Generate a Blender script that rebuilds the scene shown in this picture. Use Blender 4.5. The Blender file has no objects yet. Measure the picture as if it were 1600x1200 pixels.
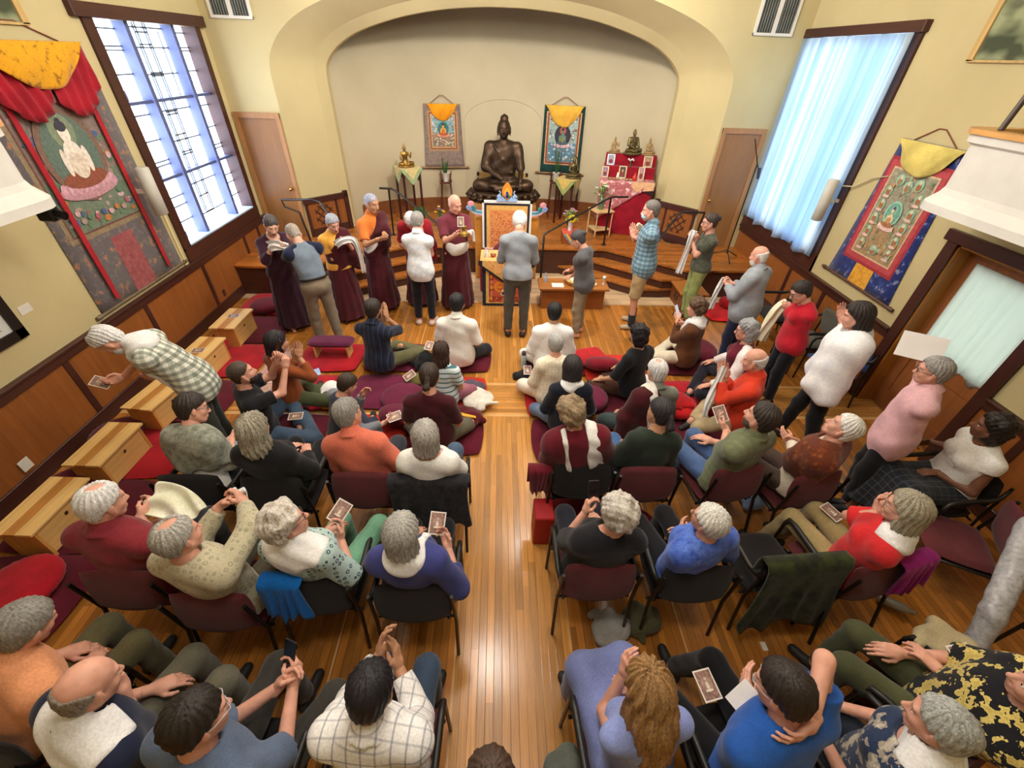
LAMP = (76, 46, 46, 44, 44, 62)
STAGE_W = 100
WIN_L, WIN_R = 6.0, 2.3
EXPOSURE = 0.72
import bpy, math, random
import numpy as np
from mathutils import Vector, Matrix
PI = math.pi
SC = bpy.context.scene
COL = SC.collection
CAMH = 3.45
# ---------------------------------------------------------------- camera
CAM_R = Matrix(((0.99933523, -0.01162863, -0.03455254),
                (-0.02020749, 0.61216806, -0.79046943),
                (0.03034404, 0.79064217, 0.61152612)))
cam_d = bpy.data.cameras.new('camera')
cam_d.sensor_width = 36.0
cam_d.lens = 36.0 * 665.0 / 1600.0
cam_d.clip_start = 0.05
cam = bpy.data.objects.new('camera', cam_d)
COL.objects.link(cam)
cam.matrix_world = Matrix.Translation((0, 0, CAMH)) @ CAM_R.to_4x4()
SC.camera = cam
NR = np.array(CAM_R)


def ray(px, py):
    return NR @ np.array([px - 800.0, -(py - 600.0), -665.0])


def at_z(px, py, z):
    r = ray(px, py)
    t = (z - CAMH) / r[2]
    return np.array([r[0] * t, r[1] * t, z])


# ---------------------------------------------------------------- materials
def lin(h):
    h = h.lstrip('#')
    o = []
    for i in (0, 2, 4):
        c = int(h[i:i + 2], 16) / 255.0
        o.append(c / 12.92 if c <= 0.04045 else ((c + 0.055) / 1.055) ** 2.4)
    return (o[0], o[1], o[2], 1.0)


_mats = {}


class NT:
    def __init__(s, name):
        s.m = bpy.data.materials.new(name)
        s.m.use_nodes = True
        s.t = s.m.node_tree
        s.n = s.t.nodes
        s.b = s.n['Principled BSDF']
        s._tc = None

    def new(s, t, **kw):
        n = s.n.new(t)
        for k, v in kw.items():
            setattr(n, k, v)
        return n

    def link(s, a, b):
        s.t.links.new(a, b)

    def coord(s, scale=(1, 1, 1), rot=(0, 0, 0), loc=(0, 0, 0)):
        if s._tc is None:
            s._tc = s.new('ShaderNodeTexCoord')
        mp = s.new('ShaderNodeMapping')
        mp.inputs['Scale'].default_value = scale
        mp.inputs['Rotation'].default_value = rot
        mp.inputs['Location'].default_value = loc
        s.link(s._tc.outputs['Object'], mp.inputs['Vector'])
        return mp.outputs['Vector']

    def noise(s, vec, scale, detail=3.0, rough=0.5):
        n = s.new('ShaderNodeTexNoise')
        n.inputs['Scale'].default_value = scale
        n.inputs['Detail'].default_value = detail
        n.inputs['Roughness'].default_value = rough
        s.link(vec, n.inputs['Vector'])
        return n.outputs['Fac']

    def ramp(s, fac, stops, interp='LINEAR'):
        r = s.new('ShaderNodeValToRGB')
        r.color_ramp.interpolation = interp
        el = r.color_ramp.elements
        while len(el) < len(stops):
            el.new(0.5)
        for e, (p, c) in zip(el, stops):
            e.position = p
            e.color = c if not isinstance(c, str) else lin(c)
        s.link(fac, r.inputs['Fac'])
        return r.outputs['Color']

    def mix(s, fac, a, b, mode='MIX'):
        m = s.new('ShaderNodeMix', data_type='RGBA', blend_type=mode)
        for sock, v in ((m.inputs[0], fac), (m.inputs[6], a), (m.inputs[7], b)):
            if isinstance(v, str):
                v = lin(v)
            if hasattr(v, 'is_linked') or hasattr(v, 'links'):
                s.link(v, sock)
            else:
                sock.default_value = v
        return m.outputs[2]

    def base(s, col):
        if isinstance(col, str):
            s.b.inputs['Base Color'].default_value = lin(col)
        else:
            s.link(col, s.b.inputs['Base Color'])

    def bump(s, h, strength=0.2, dist=0.01):
        b = s.new('ShaderNodeBump')
        b.inputs['Strength'].default_value = strength
        b.inputs['Distance'].default_value = dist
        s.link(h, b.inputs['Height'])
        s.link(b.outputs['Normal'], s.b.inputs['Normal'])

    def set(s, **kw):
        for k, v in kw.items():
            s.b.inputs[k.replace('_', ' ')].default_value = v


def shade(h, f):
    h = h.lstrip('#')
    return '#' + ''.join('%02x' % max(0, min(255, int(int(h[i:i + 2], 16) * f))) for i in (0, 2, 4))


def mat(name, hexc, rough=0.6, var=0.12, scale=6.0, metallic=0.0, spec=0.5, stretch=(1, 1, 1), bump=0.0):
    if name in _mats:
        return _mats[name]
    t = NT(name)
    f = t.noise(t.coord(stretch), scale, 4.0)
    t.base(t.ramp(f, [(0.3, shade(hexc, 1 - var)), (0.7, shade(hexc, 1 + var))]))
    t.set(Roughness=rough, Metallic=metallic, Specular_IOR_Level=spec)
    if bump:
        t.bump(f, bump, 0.01)
    _mats[name] = t.m
    return t.m


def cloth(kind, *c, s=1.0, rough=0.9):
    key = 'cloth_' + kind + '_'.join(x.lstrip('#') for x in c) + ('_%g' % s)
    if key in _mats:
        return _mats[key]
    c = [shade(x, 1.2) for x in c]
    t = NT(key)
    v = t.coord()
    fine = t.noise(v, 90.0 / s, 2.0)
    big = t.noise(v, 5.0, 3.0)
    if kind == 'plain':
        col = t.ramp(big, [(0.3, shade(c[0], 0.9)), (0.7, shade(c[0], 1.1))])
    elif kind in ('plaid', 'grid'):
        col = lin(c[0])
        width = 0.5 if kind == 'plaid' else 0.86
        first = None
        for ax in (0, 1, 2):
            sep = t.new('ShaderNodeSeparateXYZ')
            t.link(v, sep.inputs[0])
            m1 = t.new('ShaderNodeMath', operation='MULTIPLY')
            t.link(sep.outputs[ax], m1.inputs[0])
            m1.inputs[1].default_value = 16.0 / s
            m2 = t.new('ShaderNodeMath', operation='FRACT')
            t.link(m1.outputs[0], m2.inputs[0])
            m3 = t.new('ShaderNodeMath', operation='GREATER_THAN')
            t.link(m2.outputs[0], m3.inputs[0])
            m3.inputs[1].default_value = width
            m4 = t.new('ShaderNodeMath', operation='MULTIPLY')
            t.link(m3.outputs[0], m4.inputs[0])
            m4.inputs[1].default_value = 0.55 if ax != 1 else 0.35
            sn = t.new('ShaderNodeSeparateXYZ')
            t.link(t._tc.outputs['Normal'], sn.inputs[0])
            ab = t.new('ShaderNodeMath', operation='ABSOLUTE')
            t.link(sn.outputs[ax], ab.inputs[0])
            lt_ = t.new('ShaderNodeMapRange')
            t.link(ab.outputs[0], lt_.inputs[0])
            for q_, v_ in enumerate((.55, .85, 1.0, 0.0)):
                lt_.inputs[q_ + 1].default_value = v_
            m6 = t.new('ShaderNodeMath', operation='MULTIPLY')
            t.link(m4.outputs[0], m6.inputs[0])
            t.link(lt_.outputs[0], m6.inputs[1])
            m4 = m6
            first = t.mix(m4.outputs[0], col if first is None else first, c[1])
        col = first
        if len(c) > 2:
            sep = t.new('ShaderNodeSeparateXYZ')
            t.link(v, sep.inputs[0])
            m1 = t.new('ShaderNodeMath', operation='MULTIPLY')
            t.link(sep.outputs[2], m1.inputs[0])
            m1.inputs[1].default_value = 8.0 / s
            m2 = t.new('ShaderNodeMath', operation='FRACT')
            t.link(m1.outputs[0], m2.inputs[0])
            m3 = t.new('ShaderNodeMath', operation='GREATER_THAN')
            t.link(m2.outputs[0], m3.inputs[0])
            m3.inputs[1].default_value = 0.90
            m4 = t.new('ShaderNodeMath', operation='MULTIPLY')
            t.link(m3.outputs[0], m4.inputs[0])
            m4.inputs[1].default_value = .45
            col = t.mix(m4.outputs[0], col, c[2])
    elif kind in ('stripe', 'pinstripe'):
        sep = t.new('ShaderNodeSeparateXYZ')
        t.link(v, sep.inputs[0])
        m1 = t.new('ShaderNodeMath', operation='MULTIPLY')
        t.link(sep.outputs[2 if kind == 'stripe' else 0], m1.inputs[0])
        m1.inputs[1].default_value = 16.0 / s
        m2 = t.new('ShaderNodeMath', operation='FRACT')
        t.link(m1.outputs[0], m2.inputs[0])
        st = [(0.0, c[0]), (0.55, c[1]), (0.8, c[2] if len(c) > 2 else c[0])]
        col = t.ramp(m2.outputs[0], st, 'CONSTANT')
    elif kind in ('spot', 'ring'):
        vo = t.new('ShaderNodeTexVoronoi')
        vo.inputs['Scale'].default_value = 26.0 / s
        vo.inputs['Randomness'].default_value = 0.35
        t.link(v, vo.inputs['Vector'])
        if kind == 'spot':
            st = [(0.0, c[1]), (0.36, c[0])]
        else:
            st = [(0.0, c[0]), (0.17, c[1]), (0.34, c[0])]
        col = t.ramp(vo.outputs['Distance'], st, 'CONSTANT')
    elif kind == 'floral':
        n1 = t.noise(v, 16.0 / s, 3.0, 0.6)
        st = [(0.0, c[0]), (0.54, c[1]), (0.62, c[2] if len(c) > 2 else c[1])]
        col = t.ramp(n1, st, 'CONSTANT')
    elif kind == 'mottle':
        n1 = t.noise(v, 18.0 / s, 5.0, 0.65)
        col = t.ramp(n1, [(0.36, c[0]), (0.62, c[1])])
    col = t.mix(0.25, col, t.ramp(fine, [(0.3, '#777777'), (0.7, '#ffffff')]), 'MULTIPLY')
    t.base(col)
    t.set(Roughness=rough, Specular_IOR_Level=0.2)
    try:
        t.b.inputs['Sheen Weight'].default_value = 0.15
    except Exception:
        pass
    t.bump(fine, 0.12, 0.003)
    _mats[key] = t.m
    return t.m


# ---------------------------------------------------------------- objects
def tag(o, label=None, cat=None, group=None, kind=None):
    if label:
        o['label'] = label
    if cat:
        o['category'] = cat
    if group:
        o['group'] = group
    if kind:
        o['kind'] = kind
    return o


def link(o, parent=None):
    COL.objects.link(o)
    if parent is not None:
        o.parent = parent
    return o


def empty(name, loc=(0, 0, 0), rz=0.0):
    o = bpy.data.objects.new(name, None)
    o.location = loc
    o.rotation_euler = (0, 0, rz)
    o.empty_display_size = 0.1
    return link(o)


def raw_mesh(name, V, F, mats, mi=None, smooth=True):
    me = bpy.data.meshes.new(name)
    V = np.asarray(V, np.float32)
    F = np.asarray(F, np.int32)
    n = len(F)
    k = F.shape[1] if n else 4
    me.vertices.add(len(V))
    me.vertices.foreach_set('co', V.ravel())
    me.loops.add(n * k)
    me.loops.foreach_set('vertex_index', F.ravel())
    me.polygons.add(n)
    me.polygons.foreach_set('loop_start', np.arange(0, n * k, k, dtype=np.int32))
    if mi is not None:
        me.polygons.foreach_set('material_index', np.asarray(mi, np.int32))
    me.polygons.foreach_set('use_smooth', np.full(n, smooth))
    for m in (mats if isinstance(mats, (list, tuple)) else [mats]):
        me.materials.append(m)
    me.update(calc_edges=True)
    return me


class MB:
    """collects boxes, tubes, lathes, prisms and sheets; build() links them as one mesh object"""

    def __init__(s):
        s.v, s.f, s.m, s.sm = [], [], [], []

    def add(s, vs, fs, mi=0, smooth=False):
        b = len(s.v)
        s.v.extend([tuple(map(float, p)) for p in vs])
        for f in fs:
            s.f.append(tuple(b + i for i in f))
            s.m.append(mi)
            s.sm.append(smooth)
        return s

    def box(s, lo, hi, mi=0, bev=0.0, rot=None):
        (x0, y0, z0), (x1, y1, z1) = lo, hi
        if bev <= 0:
            vs = [(x0, y0, z0), (x1, y0, z0), (x1, y1, z0), (x0, y1, z0), (x0, y0, z1), (x1, y0, z1), (x1, y1, z1), (x0, y1, z1)]
            fs = [(0, 3, 2, 1), (4, 5, 6, 7), (0, 1, 5, 4), (1, 2, 6, 5), (2, 3, 7, 6), (3, 0, 4, 7)]
        else:
            b = min(bev, (x1 - x0) * .49, (y1 - y0) * .49, (z1 - z0) * .49)
            vs, rings = [], []
            for z, i in ((z0, b), (z0 + b, 0), (z1 - b, 0), (z1, b)):
                r = []
                xa, xb, ya, yb = x0 + i, x1 - i, y0 + i, y1 - i
                c = b if i == 0 else b * .6
                for p in ((xa + c, ya), (xb - c, ya), (xb, ya + c), (xb, yb - c), (xb - c, yb), (xa + c, yb), (xa, yb - c), (xa, ya + c)):
                    r.append(len(vs))
                    vs.append((p[0], p[1], z))
                rings.append(r)
            fs = [tuple(reversed(rings[0])), tuple(rings[-1])]
            for a, c2 in zip(rings, rings[1:]):
                for i in range(8):
                    j = (i + 1) % 8
                    fs.append((a[i], a[j], c2[j], c2[i]))
        if rot is not None:
            vs = [rot(p) for p in vs]
        return s.add(vs, fs, mi)

    def tube(s, pts, r, n=8, mi=0, closed=False, smooth=True, flat=1.0):
        P = [Vector(p) for p in pts]
        m = len(P)
        rr = r if isinstance(r, (list, tuple)) else [r] * m
        vs, fs = [], []
        up = None
        for i in range(m):
            if closed:
                d = (P[(i + 1) % m] - P[i - 1]).normalized()
            else:
                d = (P[min(i + 1, m - 1)] - P[max(i - 1, 0)]).normalized()
            if up is None:
                up = Vector((0, 0, 1)) if abs(d.z) < .9 else Vector((1, 0, 0))
            a = d.cross(up)
            if a.length < 1e-5:
                a = d.cross(Vector((0.3, 1, 0.2)))
            a.normalize()
            b = a.cross(d).normalized()
            up = b
            for k in range(n):
                t = 2 * PI * k / n
                vs.append(P[i] + a * (math.cos(t) * rr[i]) + b * (math.sin(t) * rr[i] * flat))
        seg = m if closed else m - 1
        for i in range(seg):
            j = (i + 1) % m
            for k in range(n):
                l = (k + 1) % n
                fs.append((i * n + k, i * n + l, j * n + l, j * n + k))
        s.add(vs, fs, mi, smooth)
        if not closed:
            s.add(vs[:n], [tuple(reversed(range(n)))], mi)
            s.add(vs[-n:], [tuple(range(n))], mi)
        return s

    def lathe(s, prof, c=(0, 0, 0), n=20, mi=0, smooth=True, sx=1.0, sy=1.0):
        vs, fs = [], []
        for (r, z) in prof:
            for k in range(n):
                t = 2 * PI * k / n
                vs.append((c[0] + r * math.cos(t) * sx, c[1] + r * math.sin(t) * sy, c[2] + z))
        for i in range(len(prof) - 1):
            for k in range(n):
                l = (k + 1) % n
                fs.append((i * n + k, i * n + l, (i + 1) * n + l, (i + 1) * n + k))
        s.add(vs, fs, mi, smooth)
        s.add(vs[:n], [tuple(reversed(range(n)))], mi)
        s.add(vs[-n:], [tuple(range(n))], mi)
        return s

    def prism(s, poly, h, frame, mi=0, z0=0.0):
        """poly 2-D outline extruded by h; frame maps (u, v, w) to a point"""
        n = len(poly)
        vs = [frame(u, v, z0) for u, v in poly] + [frame(u, v, z0 + h) for u, v in poly]
        fs = [tuple(reversed(range(n))), tuple(range(n, 2 * n))]
        for i in range(n):
            j = (i + 1) % n
            fs.append((i, j, n + j, n + i))
        return s.add(vs, fs, mi)

    def sheet(s, fn, nu, nv, th=0.004, mi=0, smooth=True):
        """closed sheet: fn(u, v) -> (point, normal)"""
        top, bot = [], []
        for i in range(nu + 1):
            for j in range(nv + 1):
                p, nr = fn(i / nu, j / nv)
                p = Vector(p)
                nr = Vector(nr).normalized()
                top.append(p + nr * th * .5)
                bot.append(p - nr * th * .5)
        N = len(top)
        w = nv + 1
        fs = []
        for i in range(nu):
            for j in range(nv):
                a, b, c, d = i * w + j, (i + 1) * w + j, (i + 1) * w + j + 1, i * w + j + 1
                fs.append((a, b, c, d))
                fs.append((N + d, N + c, N + b, N + a))
        edge = [(i * w) for i in range(nu + 1)] + [nu * w + j for j in range(1, nv + 1)] + [i * w + nv for i in range(nu - 1, -1, -1)] + [j for j in range(nv - 1, 0, -1)]
        for a, b in zip(edge, edge[1:] + edge[:1]):
            fs.append((b, a, N + a, N + b))
        return s.add(top + bot, fs, mi, smooth)

    def build(s, name, mats, parent=None, loc=None, rot=None):
        me = bpy.data.meshes.new(name)
        me.from_pydata(s.v, [], s.f)
        me.polygons.foreach_set('material_index', s.m)
        me.polygons.foreach_set('use_smooth', s.sm)
        for m in (mats if isinstance(mats, (list, tuple)) else [mats]):
            me.materials.append(m)
        me.update()
        o = bpy.data.objects.new(name, me)
        link(o, parent)
        if loc is not None:
            o.location = loc
        if rot is not None:
            o.rotation_euler = rot
        return o


def ellipse(cx, cy, rx, ry, n=20, a0=0.0, a1=2 * PI):
    full = abs(a1 - a0 - 2 * PI) < 1e-6
    m = n if full else n + 1
    return [(cx + rx * math.cos(a0 + (a1 - a0) * k / n), cy + ry * math.sin(a0 + (a1 - a0) * k / n)) for k in range(m)]


def dup(root, loc, rz=0.0):
    r = root.copy()
    COL.objects.link(r)
    r.location = loc
    r.rotation_euler = (0, 0, rz)
    for ch in list(root.children):
        c = ch.copy()
        COL.objects.link(c)
        c.parent = r
        for g in ch.children:
            d = g.copy()
            COL.objects.link(d)
            d.parent = c
    return r


# ---------------------------------------------------------------- smooth solids
def v3(a):
    return np.asarray(a, float)


def p_cone(a, b, ra, rb, k=0.03, flat_a=False, flat_b=False):
    a, b = v3(a), v3(b)
    ba = b - a
    L2 = max(float(ba @ ba), 1e-9)
    L = math.sqrt(L2)

    def fn(X, Y, Z):
        t0 = ((X - a[0]) * ba[0] + (Y - a[1]) * ba[1] + (Z - a[2]) * ba[2]) / L2
        t = np.clip(t0, 0, 1)
        d = np.sqrt((X - a[0] - t * ba[0]) ** 2 + (Y - a[1] - t * ba[1]) ** 2 + (Z - a[2] - t * ba[2]) ** 2) - (ra + (rb - ra) * t)
        if flat_b:
            d = np.maximum(d, (t0 - 1) * L)
        if flat_a:
            d = np.maximum(d, -t0 * L)
        return d
    r = max(ra, rb)
    return fn, np.minimum(a, b) - r, np.maximum(a, b) + r, k


def p_ell(c, r, R=None, k=0.03):
    c, r = v3(c), v3(r)
    R = np.eye(3) if R is None else np.asarray(R, float)

    def fn(X, Y, Z):
        x, y, z = X - c[0], Y - c[1], Z - c[2]
        q = [(R[0, i] * x + R[1, i] * y + R[2, i] * z) for i in range(3)]
        k0 = np.sqrt((q[0] / r[0]) ** 2 + (q[1] / r[1]) ** 2 + (q[2] / r[2]) ** 2)
        k1 = np.sqrt((q[0] / r[0] ** 2) ** 2 + (q[1] / r[1] ** 2) ** 2 + (q[2] / r[2] ** 2) ** 2) + 1e-6
        return k0 * (k0 - 1) / k1
    e = np.sqrt(((R * r) ** 2).sum(1))
    return fn, c - e, c + e, k


def p_fn(fn, lo, hi, k=0.03):
    return fn, v3(lo), v3(hi), k


def nets(prims, h, cuts=(), disp=None):
    """smooth union of prims on a grid, cut and displaced, turned into a closed quad mesh"""
    pad = 3 * h + (.03 if disp is not None else .012)
    lo = np.min([p[1] for p in prims], 0) - pad
    hi = np.max([p[2] for p in prims], 0) + pad
    n = np.maximum(np.ceil((hi - lo) / h).astype(int) + 1, 4)
    ax = [(lo[i] + h * np.arange(n[i])).astype(np.float32) for i in range(3)]
    val = np.full(n, 0.3, np.float32)
    for fn, a, b, k in prims:
        i0 = np.maximum(np.floor((a - k - h - lo) / h).astype(int), 0)
        i1 = np.minimum(np.ceil((b + k + h - lo) / h).astype(int) + 1, n)
        sl = tuple(slice(i0[i], i1[i]) for i in range(3))
        X, Y, Z = ax[0][sl[0], None, None], ax[1][None, sl[1], None], ax[2][None, None, sl[2]]
        d = fn(X, Y, Z)
        v = val[sl]
        hh = np.maximum(k - np.abs(v - d), 0) / k
        val[sl] = np.minimum(v, d) - hh * hh * k * .25
    X, Y, Z = ax[0][:, None, None], ax[1][None, :, None], ax[2][None, None, :]
    if disp is not None:
        val += disp(X, Y, Z)
    for c in cuts:
        if isinstance(c, tuple):
            d = c[0](X, Y, Z)
            hh = np.maximum(c[1] - np.abs(val - d), 0) / c[1]
            val = np.maximum(val, d) + hh * hh * c[1] * .25
        else:
            val = np.maximum(val, c(X, Y, Z))
    for i in range(3):
        sl = [slice(None)] * 3
        sl[i] = [0, -1]
        val[tuple(sl)] = np.maximum(val[tuple(sl)], 0.01)
    s = val < 0
    cnt = np.zeros(n - 1, np.int8)
    corners = [(i, j, k) for i in (0, 1) for j in (0, 1) for k in (0, 1)]
    for i, j, k in corners:
        cnt += s[i:n[0] - 1 + i, j:n[1] - 1 + j, k:n[2] - 1 + k]
    act = (cnt > 0) & (cnt < 8)
    idx = np.argwhere(act)
    if len(idx) == 0:
        return np.zeros((0, 3), np.float32), np.zeros((0, 4), np.int32)
    acc = np.zeros((len(idx), 3), np.float32)
    c2 = np.zeros(len(idx), np.float32)
    cv = {c: val[idx[:, 0] + c[0], idx[:, 1] + c[1], idx[:, 2] + c[2]] for c in corners}
    for c in corners:
        for a in range(3):
            if c[a] == 0:
                e = list(c)
                e[a] = 1
                va, vb = cv[c], cv[tuple(e)]
                m = (va < 0) != (vb < 0)
                t = va[m] / (va[m] - vb[m])
                q = np.tile(np.array(c, np.float32), (m.sum(), 1))
                q[:, a] = t
                acc[m] += q
                c2[m] += 1
    V = lo + h * (idx + acc / c2[:, None])
    vid = np.full(n - 1, -1, np.int32)
    vid[act] = np.arange(len(idx))
    faces = []
    for a in range(3):
        b, c = (a + 1) % 3, (a + 2) % 3
        sa = [slice(None)] * 3
        sb = [slice(None)] * 3
        sa[a], sb[a] = slice(0, -1), slice(1, None)
        s0, s1 = s[tuple(sa)], s[tuple(sb)]
        for flip, m in ((0, s0 & ~s1), (1, ~s0 & s1)):
            e = np.argwhere(m)
            if len(e) == 0:
                continue
            q = []
            for ob, oc in ((0, 0), (-1, 0), (-1, -1), (0, -1)):
                g = e.copy()
                g[:, b] += ob
                g[:, c] += oc
                q.append(vid[g[:, 0], g[:, 1], g[:, 2]])
            q = np.stack(q, 1)
            if flip:
                q = q[:, ::-1]
            faces.append(q)
    F = np.concatenate(faces)
    F = F[(F >= 0).all(1)]
    return V.astype(np.float32), F[:, ::-1] if False else F


def blob(name, prims, h, m, parent=None, cuts=(), disp=None):
    V, F = nets(prims, h, cuts, disp)
    o = bpy.data.objects.new(name, raw_mesh(name, V, F, m))
    return link(o, parent)


def rot_xyz(ax=0.0, ay=0.0, az=0.0):
    return np.array(Matrix.Rotation(az, 3, 'Z') @ Matrix.Rotation(ay, 3, 'Y') @ Matrix.Rotation(ax, 3, 'X'))


def folds(amp, freq, seed=0.0):
    def fn(X, Y, Z):
        a = np.sin(freq * (Z + .45 * X) + 2.2 * np.sin(freq * .37 * Y + seed) + seed)
        b = np.sin(freq * .8 * (X - .5 * Y) + 1.7 * np.sin(freq * .3 * Z + 2 * seed))
        return (amp * (.6 * a + .4 * b)).astype(np.float32)
    return fn
# ---------------------------------------------------------------- people: shared heads, hands and hair
_cache = {}
SKIN = {'pale': '#deb09a', 'pink': '#d8a08a', 'tan': '#bd8c6c', 'olive': '#bb9272', 'brown': '#7d543f'}


def skin_mats(tone, browc):
    s = mat('skin_' + tone, SKIN[tone], rough=.5, var=.06, scale=14, spec=.35)
    lips = mat('lips_' + tone, shade(SKIN[tone], .74), rough=.45, var=.05)
    return [s, lips, mat('eye_white', '#e4ded6', .25, .02), mat('eye_dark', '#1d1512', .2, .02), mat('brow_' + browc, browc, .9, .1)]


def mixhex(a, b, f):
    a, b = a.lstrip('#'), b.lstrip('#')
    return '#' + ''.join('%02x' % int(int(a[i:i + 2], 16) * (1 - f) + int(b[i:i + 2], 16) * f) for i in (0, 2, 4))


def head_mesh(fat=0.0):
    key = ('head', fat)
    if key in _cache:
        return _cache[key]
    f = fat
    P = [p_ell((0, -.012, .034), (.077, .096, .088), k=.03),
         p_ell((0, .020, -.035), (.060 + f, .070, .080), k=.03),
         p_ell((0, .064, -.098), (.022 + f, .020, .019), k=.03)]
    for sx in (-1, 1):
        P += [p_cone((sx * (.054 + f), .0, -.05), (sx * .02, .058, -.098), .02, .016, k=.03),
              p_ell((sx * .037, .058, -.032), (.022, .021, .022), k=.03)]
    P += [p_cone((-.034, .077, .024), (.034, .077, .024), .0125, .0125, k=.02),
          p_cone((0, .084, .008), (0, .107, -.036), .0085, .0135, k=.014)]
    P += [p_cone((0, -.02, -.05), (0, -.03, -.12), .054, .054, k=.03)]
    for sx in (-1, 1):
        P.append(p_ell((sx * .012, .095, -.041), (.0085, .010, .008), k=.01))
    P += [p_ell((0, .082, -.07), (.028, .014, .02), k=.015),
          p_cone((-.019, .091, -.066), (.019, .091, -.066), .0055, .0055, k=.006),
          p_cone((-.016, .090, -.076), (.016, .090, -.076), .0060, .0060, k=.006)]
    for sx in (-1, 1):
        P += [p_ell((sx * .081, -.008, -.008), (.009, .019, .031), rot_xyz(.15, 0, sx * -.35), k=.012),
              p_ell((sx * .078, -.002, -.036), (.008, .010, .010), k=.01)]

    def sock(X, Y, Z):
        d = 1e9
        for sx in (-1, 1):
            q = np.sqrt(((X - sx * .032) / .017) ** 2 + ((Y - .093) / .014) ** 2 + ((Z + .0) / .011) ** 2)
            d = np.minimum(d, (q - 1) * .011)
        return -d
    V, F = nets(P, .0055, [sock])
    E = [p_ell((sx * .0315, .0735, -.001), (.0135, .013, .0115), k=.004) for sx in (-1, 1)]
    V2, F2 = nets(E, .0035)
    nv = len(V)
    V = np.concatenate([V, V2])
    c = V[F].mean(1)
    mi = np.zeros(len(F), np.int32)
    mi[(np.abs(c[:, 0]) < .023) & (c[:, 1] > .083) & (c[:, 2] < -.060) & (c[:, 2] > -.083)] = 1
    mi[(np.abs(np.abs(c[:, 0]) - .033) < .016) & (c[:, 1] > .066) & (np.abs(c[:, 2] - .0225 - .004 * np.sin(75 * (np.abs(c[:, 0]) - .012))) < .0038)] = 4
    c2 = V2[F2].mean(1)
    m2 = np.full(len(F2), 2, np.int32)
    m2[(((np.abs(c2[:, 0]) - .0315) / .0062) ** 2 + ((c2[:, 2] + .001) / .0062) ** 2 < 1) & (c2[:, 1] > .07)] = 3
    m2[c2[:, 2] > .0048] = 0
    _cache[key] = (V, np.concatenate([F, F2 + nv]), np.concatenate([mi, m2]))
    return _cache[key]


def hand_mesh(pose, fine=.0042):
    """right hand: wrist at 0, +Y to the fingers, palm faces -Z, thumb on -X"""
    key = ('hand', pose)
    if key in _cache:
        return _cache[key]
    curl = {'relax': (.35, .45, .3), 'flat': (.05, .05, .04), 'grip': (.75, 1.0, .6), 'pinch': (.55, .7, .35), 'fist': (1.2, 1.4, .9)}[pose]
    P = [p_ell((0, .045, 0), (.040, .052, .017), k=.014), p_cone((0, -.03, 0), (0, .02, 0), .026, .030, k=.02)]
    X = (-.030, -.010, .010, .028)
    Yk = (.086, .092, .088, .078)
    LN = ((.042, .026, .021), (.046, .030, .022), (.042, .027, .021), (.034, .020, .018))
    for i in range(4):
        p = np.array([X[i], Yk[i], .002])
        P.append(p_cone((X[i] * .55, .03, .0), p, .012, .0115, k=.012))
        a, sp = 0.0, -X[i] * 1.3
        for j in range(3):
            a += curl[j] * (1 + .12 * (i - 1))
            d = np.array([-math.sin(sp) * math.cos(a), math.cos(a) * math.cos(sp), -math.sin(a)])
            q = p + d * LN[i][j]
            P.append(p_cone(p, q, (.0092, .0085, .0075)[j], (.0086, .0076, .0068)[j], k=.005))
            p = q
    t = {'flat': [(-.022, .018, -.004), (-.042, .048, -.006), (-.046, .078, -.006), (-.044, .1, -.006)],
         'grip': [(-.022, .018, -.006), (-.046, .044, -.022), (-.040, .070, -.040), (-.022, .086, -.050)],
         'fist': [(-.022, .018, -.006), (-.042, .044, -.024), (-.026, .066, -.040), (-.004, .070, -.044)],
         'pinch': [(-.022, .018, -.006), (-.046, .046, -.018), (-.044, .074, -.032), (-.034, .096, -.040)],
         'relax': [(-.022, .018, -.004), (-.047, .046, -.014), (-.054, .074, -.020), (-.052, .097, -.024)]}[pose]
    for a, b, r in zip(t, t[1:], (.0150, .0115, .0095)):
        P.append(p_cone(a, b, r, r * .85, k=.008))
    V, F = nets(P, fine)
    _cache[key] = (V, F)
    return _cache[key]


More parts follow.
